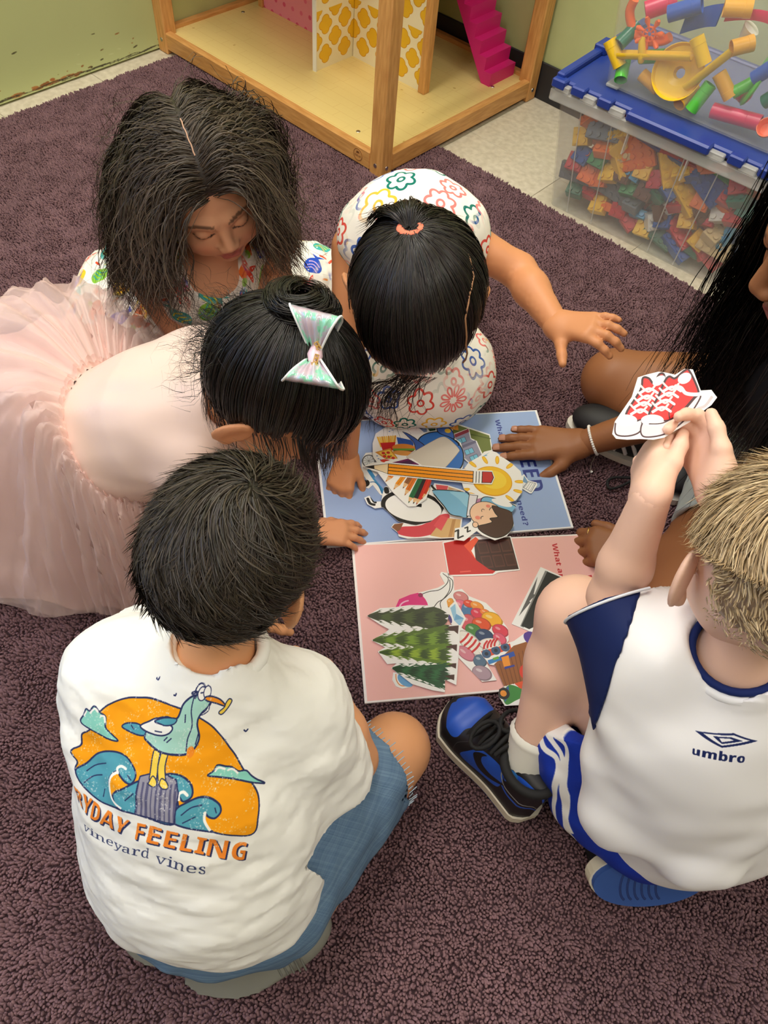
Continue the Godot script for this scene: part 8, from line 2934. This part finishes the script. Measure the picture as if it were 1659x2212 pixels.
	for k in 12:
		var a := lerpf(-0.05, 0.55, k / 11.0)
		pp.append(h.on(Vector3(0.006 * sin(k * 1.7), cos(a), sin(a) * 0.9).normalized(), 0.0035))
	pa.tube(pp, 0.0010, 6)
	put("parting", pa.mesh(), mat(c8(190, 150, 124), 0.6), t)

func sea_print() -> ImageTexture:
	var p := Paint.new(Rect2(0, 0, 100, 100), 1600, c8(246, 243, 236))
	var r := RandomNumberGenerator.new()
	r.seed = 51
	var spots := []
	for i in 4:
		for j in 4:
			spots.append(Vector2(12.5 + 25.0 * i + r.randf_range(-4, 4), 12.5 + 25.0 * j + r.randf_range(-4, 4) + (6.0 if i % 2 else 0.0)))
	var q := 0
	for s in spots:
		var kind := [0, 1, 2, 3, 4, 2, 0, 5, 3, 1, 5, 0, 2, 4, 1, 3][q] as int
		var ang := r.randf() * TAU
		q += 1
		for ox in [-100, 0, 100]:
			for oy in [-100, 0, 100]:
				var c = s + Vector2(ox, oy)
				if c.x < -14 or c.x > 114 or c.y < -14 or c.y > 114:
					continue
				var T := func(a: Array) -> PackedVector2Array:
					var o := PackedVector2Array()
					for i in range(0, a.size(), 2):
						o.append(c + Vector2(a[i], a[i + 1]).rotated(ang))
					return o
				if kind == 0 or kind == 1:
					var body := c8(66, 180, 176) if kind == 0 else c8(44, 84, 200)
					p.poly(p.curve(T.call([-9, 0, -4, -7, 4, -7, 10, 0, 4, 7, -4, 7])), body)
					p.poly(T.call([8, 0, 14, -6, 12, 0, 14, 6]), body)
					for k in 3:
						p.line(T.call([-5 + 4 * k, -5, -3 + 4 * k, 0, -5 + 4 * k, 5]), 1.3, c8(230, 226, 50) if kind == 0 else c8(206, 176, 232))
					p.disc(c + Vector2(-6.5, -1.5).rotated(ang), 0.8, 0.8, Color.WHITE)
				elif kind == 2:
					for k in 5:
						var a := ang + TAU * k / 5.0
						var d := Vector2(cos(a), sin(a))
						p.poly(p.curve(PackedVector2Array([c + d * 10.5, c + d.rotated(0.5) * 4.0, c, c + d.rotated(-0.5) * 4.0])), c8(236, 72, 52))
						p.disc(c + d * 5.0, 0.7, 0.7, c8(250, 220, 210))
						p.disc(c + d * 7.4, 0.55, 0.55, c8(250, 220, 210))
				elif kind == 3:
					p.poly(p.curve(T.call([-9, 3, -6, -6, 0, -9, 6, -6, 9, 3, 0, 8])), c8(246, 208, 40))
					for k in 4:
						p.line(T.call([-6 + 4 * k, -5 + absf(1.5 - k), -3 + 2 * k, 6]), 1.3, c8(240, 150, 40))
				elif kind == 4:
					p.poly(p.curve(T.call([-5, -6, 5, -6, 6, 1, 0, 11, -6, 1])), c8(246, 128, 56))
					for k in 3:
						p.line(T.call([-3 + 3 * k, -6, -2 + 2 * k, 6]), 0.9, c8(226, 92, 40))
					p.line(T.call([-5, 2, 5, 2]), 1.0, c8(250, 226, 210))
					p.disc(c + Vector2(0, -8).rotated(ang), 2.0, 2.6, c8(150, 206, 60))
				else:
					p.poly(p.curve(T.call([-8, -4, 0, -8, 8, -2, 6, 5, -2, 7, -8, 3])), c8(140, 200, 60))
					for k in 3:
						p.line(T.call([-6, -3 + 3.5 * k, 0, -4 + 3.5 * k, 6, -1 + 2.5 * k]), 1.1, c8(60, 170, 150))
	for k in 26:
		var c := Vector2(r.randf() * 100, r.randf() * 100)
		var near := false
		for s in spots:
			near = near or s.distance_to(c) < 12.5
		if near:
			continue
		var d := Vector2.from_angle(r.randf() * TAU)
		p.line(PackedVector2Array([c - d * 2.6, c, c + d * 2.6]), 1.9, [c8(60, 150, 210), c8(236, 84, 52), c8(246, 150, 60)][k % 3])
	return p.done()

# ------------------------------------------------------------------ grown-up at the edge, sitting cross-legged, both hands on the posters
func teacher() -> void:
	var t := thing("person", "adult with very long black hair sitting cross-legged in light grey shorts, hands on posters", "person")
	var S := 1.22
	var bs := facing(Vector3(-0.90, -0.42, 0.10), Vector3(0, 1, 0))
	var hc: Vector3 = Vector3(0.3705, 0.5868, -0.7143) - bs * (Vector3(0, -0.030, 0.096) * S)
	var hf := Transform3D(bs, hc)
	var pel: Vector3 = Vector3(0.6989, 0.13, -0.9589)
	var nk := hc + Vector3(0.10, -0.13, 0.0)
	var J := {
		"pelvis": pel, "chest": pel.lerp(nk, 0.62), "neck": nk, "head": hc,
		"shr": nk + Vector3(0.05, -0.05, -0.15), "elr": Vector3(0.5244, 0.15, -0.9631), "wrr": Vector3(0.3538, 0.045, -0.9469),
		"shl": nk + Vector3(0.05, -0.05, 0.15), "ell": Vector3(0.589, 0.13, -0.6456), "wrl": Vector3(0.4428, 0.055, -0.7091),
		"hipr": pel + Vector3(-0.02, 0, -0.08), "knr": Vector3(0.4101, 0.085, -1.0815), "anr": Vector3(0.5362, 0.06, -0.9716),
		"hipl": pel + Vector3(-0.06, 0.0, 0.07), "knl": Vector3(0.468, 0.085, -0.5683), "anl": Vector3(0.6091, 0.07, -0.963),
	}
	var skin := c8(150, 98, 66)
	var acc := Acc.new()
	var F := Field.new()
	trunk(F, J, 1.28)
	F.into(acc, 0.008, lin(skin))
	head(acc, hf, S, skin, c8(150, 84, 78))
	var tr := hand(acc, J.wrr, Vector3(0.1754, 0.028, -0.9405) - J.wrr, Vector3(0.05, 0.98, 0.1), 1.0, 0.165, [[0.05, 0.1, 0.05], [0.05, 0.1, 0.05], [0.05, 0.1, 0.05], [0.0, 0.1, 0.05], [0.35, 0.05]], lin(skin), 0.05, 0.8)
	var tl := hand(acc, J.wrl, Vector3(0.3557, 0.03, -0.7294) - J.wrl, Vector3(0.0, 0.97, 0.15), -1.0, 0.165, [[0.5, 1.2, 0.7], [0.55, 1.3, 0.8], [0.6, 1.3, 0.8], [0.65, 1.3, 0.8], [0.75, -0.1]], lin(skin), 0.05, 0.55)
	put("body", acc.mesh(), skin_mat(), t)
	# nails
	for q in tr.slice(0, 5):
		var na := Acc.new()
		var d: Vector3 = q[1]
		var n: Vector3 = q[2]
		var sd := d.cross(n).normalized()
		var pts := []
		for i in 4:
			for j in 5:
				var th := lerpf(-0.9, 0.9, j / 4.0)
				pts.append(q[0] + d * (q[3] * (0.45 - 0.42 * i)) + (n * cos(th) + sd * sin(th)) * q[3] * (0.93 if i else 0.80))
		na.grid(pts, 4, 5)
		for i in na.n.size():
			if na.n[i].dot(n) < 0.0:
				na.n[i] = -na.n[i]
		put("fingernail", na.mesh(), mat(c8(196, 142, 116), 0.3), t)
	# grey shorts
	var G := Field.new()
	G.ell(pel + Vector3(0, -0.02, 0), Basis(), Vector3(0.14, 0.10, 0.16), 0.05)
	G.cap(J.hipl, J.hipl.lerp(J.knl, 0.50), 0.100, 0.080, 0.04)
	G.cap(J.hipr, J.hipr.lerp(J.knr, 0.30), 0.100, 0.086, 0.04)
	G.cut(J.hipl.lerp(J.knl, 0.52), J.knl - J.hipl, 0.13)
	G.cut(J.hipr.lerp(J.knr, 0.34), J.knr - J.hipr, 0.13)
	G.dig(J.hipl.lerp(J.knl, 0.46), J.knl, 0.070, 0.08, 0.006)
	G.fold(0.004, 14.0, Basis(), 61)
	var ga := Acc.new()
	G.into(ga, 0.006)
	put("shorts", ga.mesh(), cloth_mat(c8(178, 188, 190)), t)
	# dark top
	var K := Field.new()
	K.cap(pel + Vector3(0, 0.06, 0), J.chest, 0.125, 0.125, 0.06)
	K.cap(J.shl, J.shr, 0.058, 0.058, 0.05)
	K.cap(J.shl, J.shl.lerp(J.ell, 0.5), 0.056, 0.05, 0.04)
	K.cap(J.shr, J.shr.lerp(J.elr, 0.4), 0.056, 0.05, 0.04)
	K.cap(J.chest, J.neck, 0.09, 0.06, 0.04)
	K.fold(0.005, 10.0, Basis(), 63)
	var ka := Acc.new()
	K.into(ka, 0.007)
	put("top", ka.mesh(), cloth_mat(c8(30, 30, 34)), t)
	# black sneakers with white stripes and soles
	for q in [[Vector3(0.4191, 0.035, -0.9923), Vector3(-0.85, 0, -0.30)], [Vector3(0.5459, 0.035, -0.9372), Vector3(-0.25, 0, 0.75)]]:
		var d: Vector3 = q[1].normalized()
		var sd := d.cross(Vector3.UP)
		var sh := Node3D.new()
		sh.name = "shoe"
		t.add_child(sh, true)
		sh.set_meta("label", "black sneaker with white stripes")
		var U := Field.new()
		U.ell(q[0] + Vector3(0, 0.012, 0), Basis(sd, Vector3.UP, -d), Vector3(0.044, 0.036, 0.085), 0.02)
		U.ell(q[0] - d * 0.07 + Vector3(0, 0.025, 0), Basis(sd, Vector3.UP, -d), Vector3(0.038, 0.048, 0.06), 0.03)
		U.cut(q[0] - Vector3(0, 0.008, 0), Vector3.DOWN)
		var ua := Acc.new()
		U.into(ua, 0.005)
		put("upper", ua.mesh(), mat(c8(26, 26, 30), 0.6), sh)
		var o := PackedVector2Array()
		for k in 32:
			var th := TAU * k / 32.0
			o.append(Vector2(cos(th) * 0.048, sin(th) * 0.125 + 0.035))
		var sl := Acc.new()
		sl.slab(Transform3D(Basis(sd, Vector3.UP, -d), Vector3(q[0].x, 0, q[0].z)), o, 0.014, 0.028)
		put("sole", sl.mesh(), mat(c8(226, 222, 212), 0.7), sh)
		for k in 3:
			var st := Acc.new()
			for s in [-1.0, 1.0]:
				st.tube(PackedVector3Array([q[0] + sd * s * 0.030 + d * (0.02 - 0.022 * k) + Vector3(0, 0.042, 0), q[0] + sd * s * 0.043 + d * (0.0 - 0.022 * k) + Vector3(0, 0.022, 0), q[0] + sd * s * 0.045 + d * (-0.012 - 0.022 * k) + Vector3(0, 0.004, 0)]), 0.004, 6)
			put("stripe", st.mesh(), mat(c8(228, 228, 228), 0.6), sh)
	var la := Acc.new()
	var lp := PackedVector3Array()
	for q in [Vector3(0.4947, 0.04, -0.9254), Vector3(0.4533, 0.025, -0.8925), Vector3(0.4141, 0.02, -0.8688), Vector3(0.4037, 0.02, -0.878), Vector3(0.4161, 0.02, -0.894), Vector3(0.4582, 0.025, -0.8986), Vector3(0.4978, 0.04, -0.9148)]:
		lp.append(q)
	var cv := Curve3D.new()
	for i in lp.size():
		var dd := (lp[mini(i + 1, lp.size() - 1)] - lp[maxi(i - 1, 0)]) * 0.22
		cv.add_point(lp[i], -dd, dd)
	cv.bake_interval = 0.006
	la.tube(cv.get_baked_points(), 0.0028, 6)
	put("shoelace", la.mesh(), mat(c8(20, 20, 22), 0.8), t)
	# bracelet of white beads with a hanging thread, gold ring
	var wd: Vector3 = (J.wrr - J.elr).normalized()
	var wc: Vector3 = J.wrr.lerp(J.elr, 0.10)
	var w1 := wd.cross(Vector3.UP).normalized()
	var w2 := w1.cross(wd)
	var br := Node3D.new()
	br.name = "bracelet"
	t.add_child(br)
	br.set_meta("label", "white bead bracelet")
	var bead := SphereMesh.new()
	bead.radius = 0.0027
	bead.height = 0.0054
	bead.radial_segments = 10
	bead.rings = 6
	for k in 40:
		var th := TAU * k / 40.0
		var o := put("bead", bead, M.white, br)
		o.position = wc + (w1 * cos(th) + w2 * sin(th)) * 0.0275
	var ta := Acc.new()
	ta.tube(PackedVector3Array([wc + w1 * -0.024 - w2 * 0.012, wc + Vector3(0.004, -0.03, 0.03), wc + Vector3(0.002, -0.036, 0.05)]), 0.0007, 5)
	put("thread", ta.mesh(), cloth_mat(c8(120, 110, 100)), br)
	var rg := TorusMesh.new()
	rg.inner_radius = 0.0098
	rg.outer_radius = 0.0122
	rg.rings = 24
	rg.ring_segments = 8
	var ro := put("ring", rg, M.gold, t)
	var fd: Vector3 = (Vector3(0.3557, 0.03, -0.7294) - J.wrl).normalized()
	ro.position = J.wrl + fd * 0.165 * 0.60 + fd.cross(Vector3.UP) * 0.0 + Vector3(0, -0.002, 0) + (fd.cross(Vector3.UP)) * 0.028
	ro.basis = Basis(fd.cross(Vector3.UP).normalized(), fd, Vector3.UP)
	# hair
	var line := func(u: Vector3) -> float:
		if u.z > 0.3:
			return u.y - 0.45
		return u.y + (0.6 if u.z < -0.1 else 0.0)
	var h := Hair.new(hf, S, [Color(0.008, 0.007, 0.007), Color(0.012, 0.010, 0.009)], 19)
	h.wide = 0.0018
	h.cap(line, 0.006, Color(0.007, 0.006, 0.006))
	var bumps := [[hf * (Vector3(0.01, -0.045, 0.055) * S), 0.066], [J.neck, 0.06]]
	for k in 8500:
		var u := h.scalp(line)
		var lk := h.flow.get_noise_3dv(u * 3.0)
		# near side tucked behind the cheek, far side hanging straight down past the face
		if (u.x > -0.1 and u.z > 0.2) or u.z > 0.32:
			continue
		var v := hf.basis * Vector3(signf(u.x) * 0.8, 0.0, -0.7 if u.x > 0.0 else -0.45 + 0.2 * lk)
		h.fall(h.on(u, 0.003), v, h.r.randf_range(0.40, 0.56), 20, 55.0, 0.006, 0.16, bumps, 0.006 + 0.025 * h.r.randf(), h.tone())
	# front of the hair, combed back from the brow
	h.drawn(2200, func(u: Vector3) -> float: return line.call(u) if u.z > 0.1 else -1.0, Vector3(0, 0.25, -0.97), 0.004)
	put("hair", h.acc.mesh(), hair_mat(0.36), t)
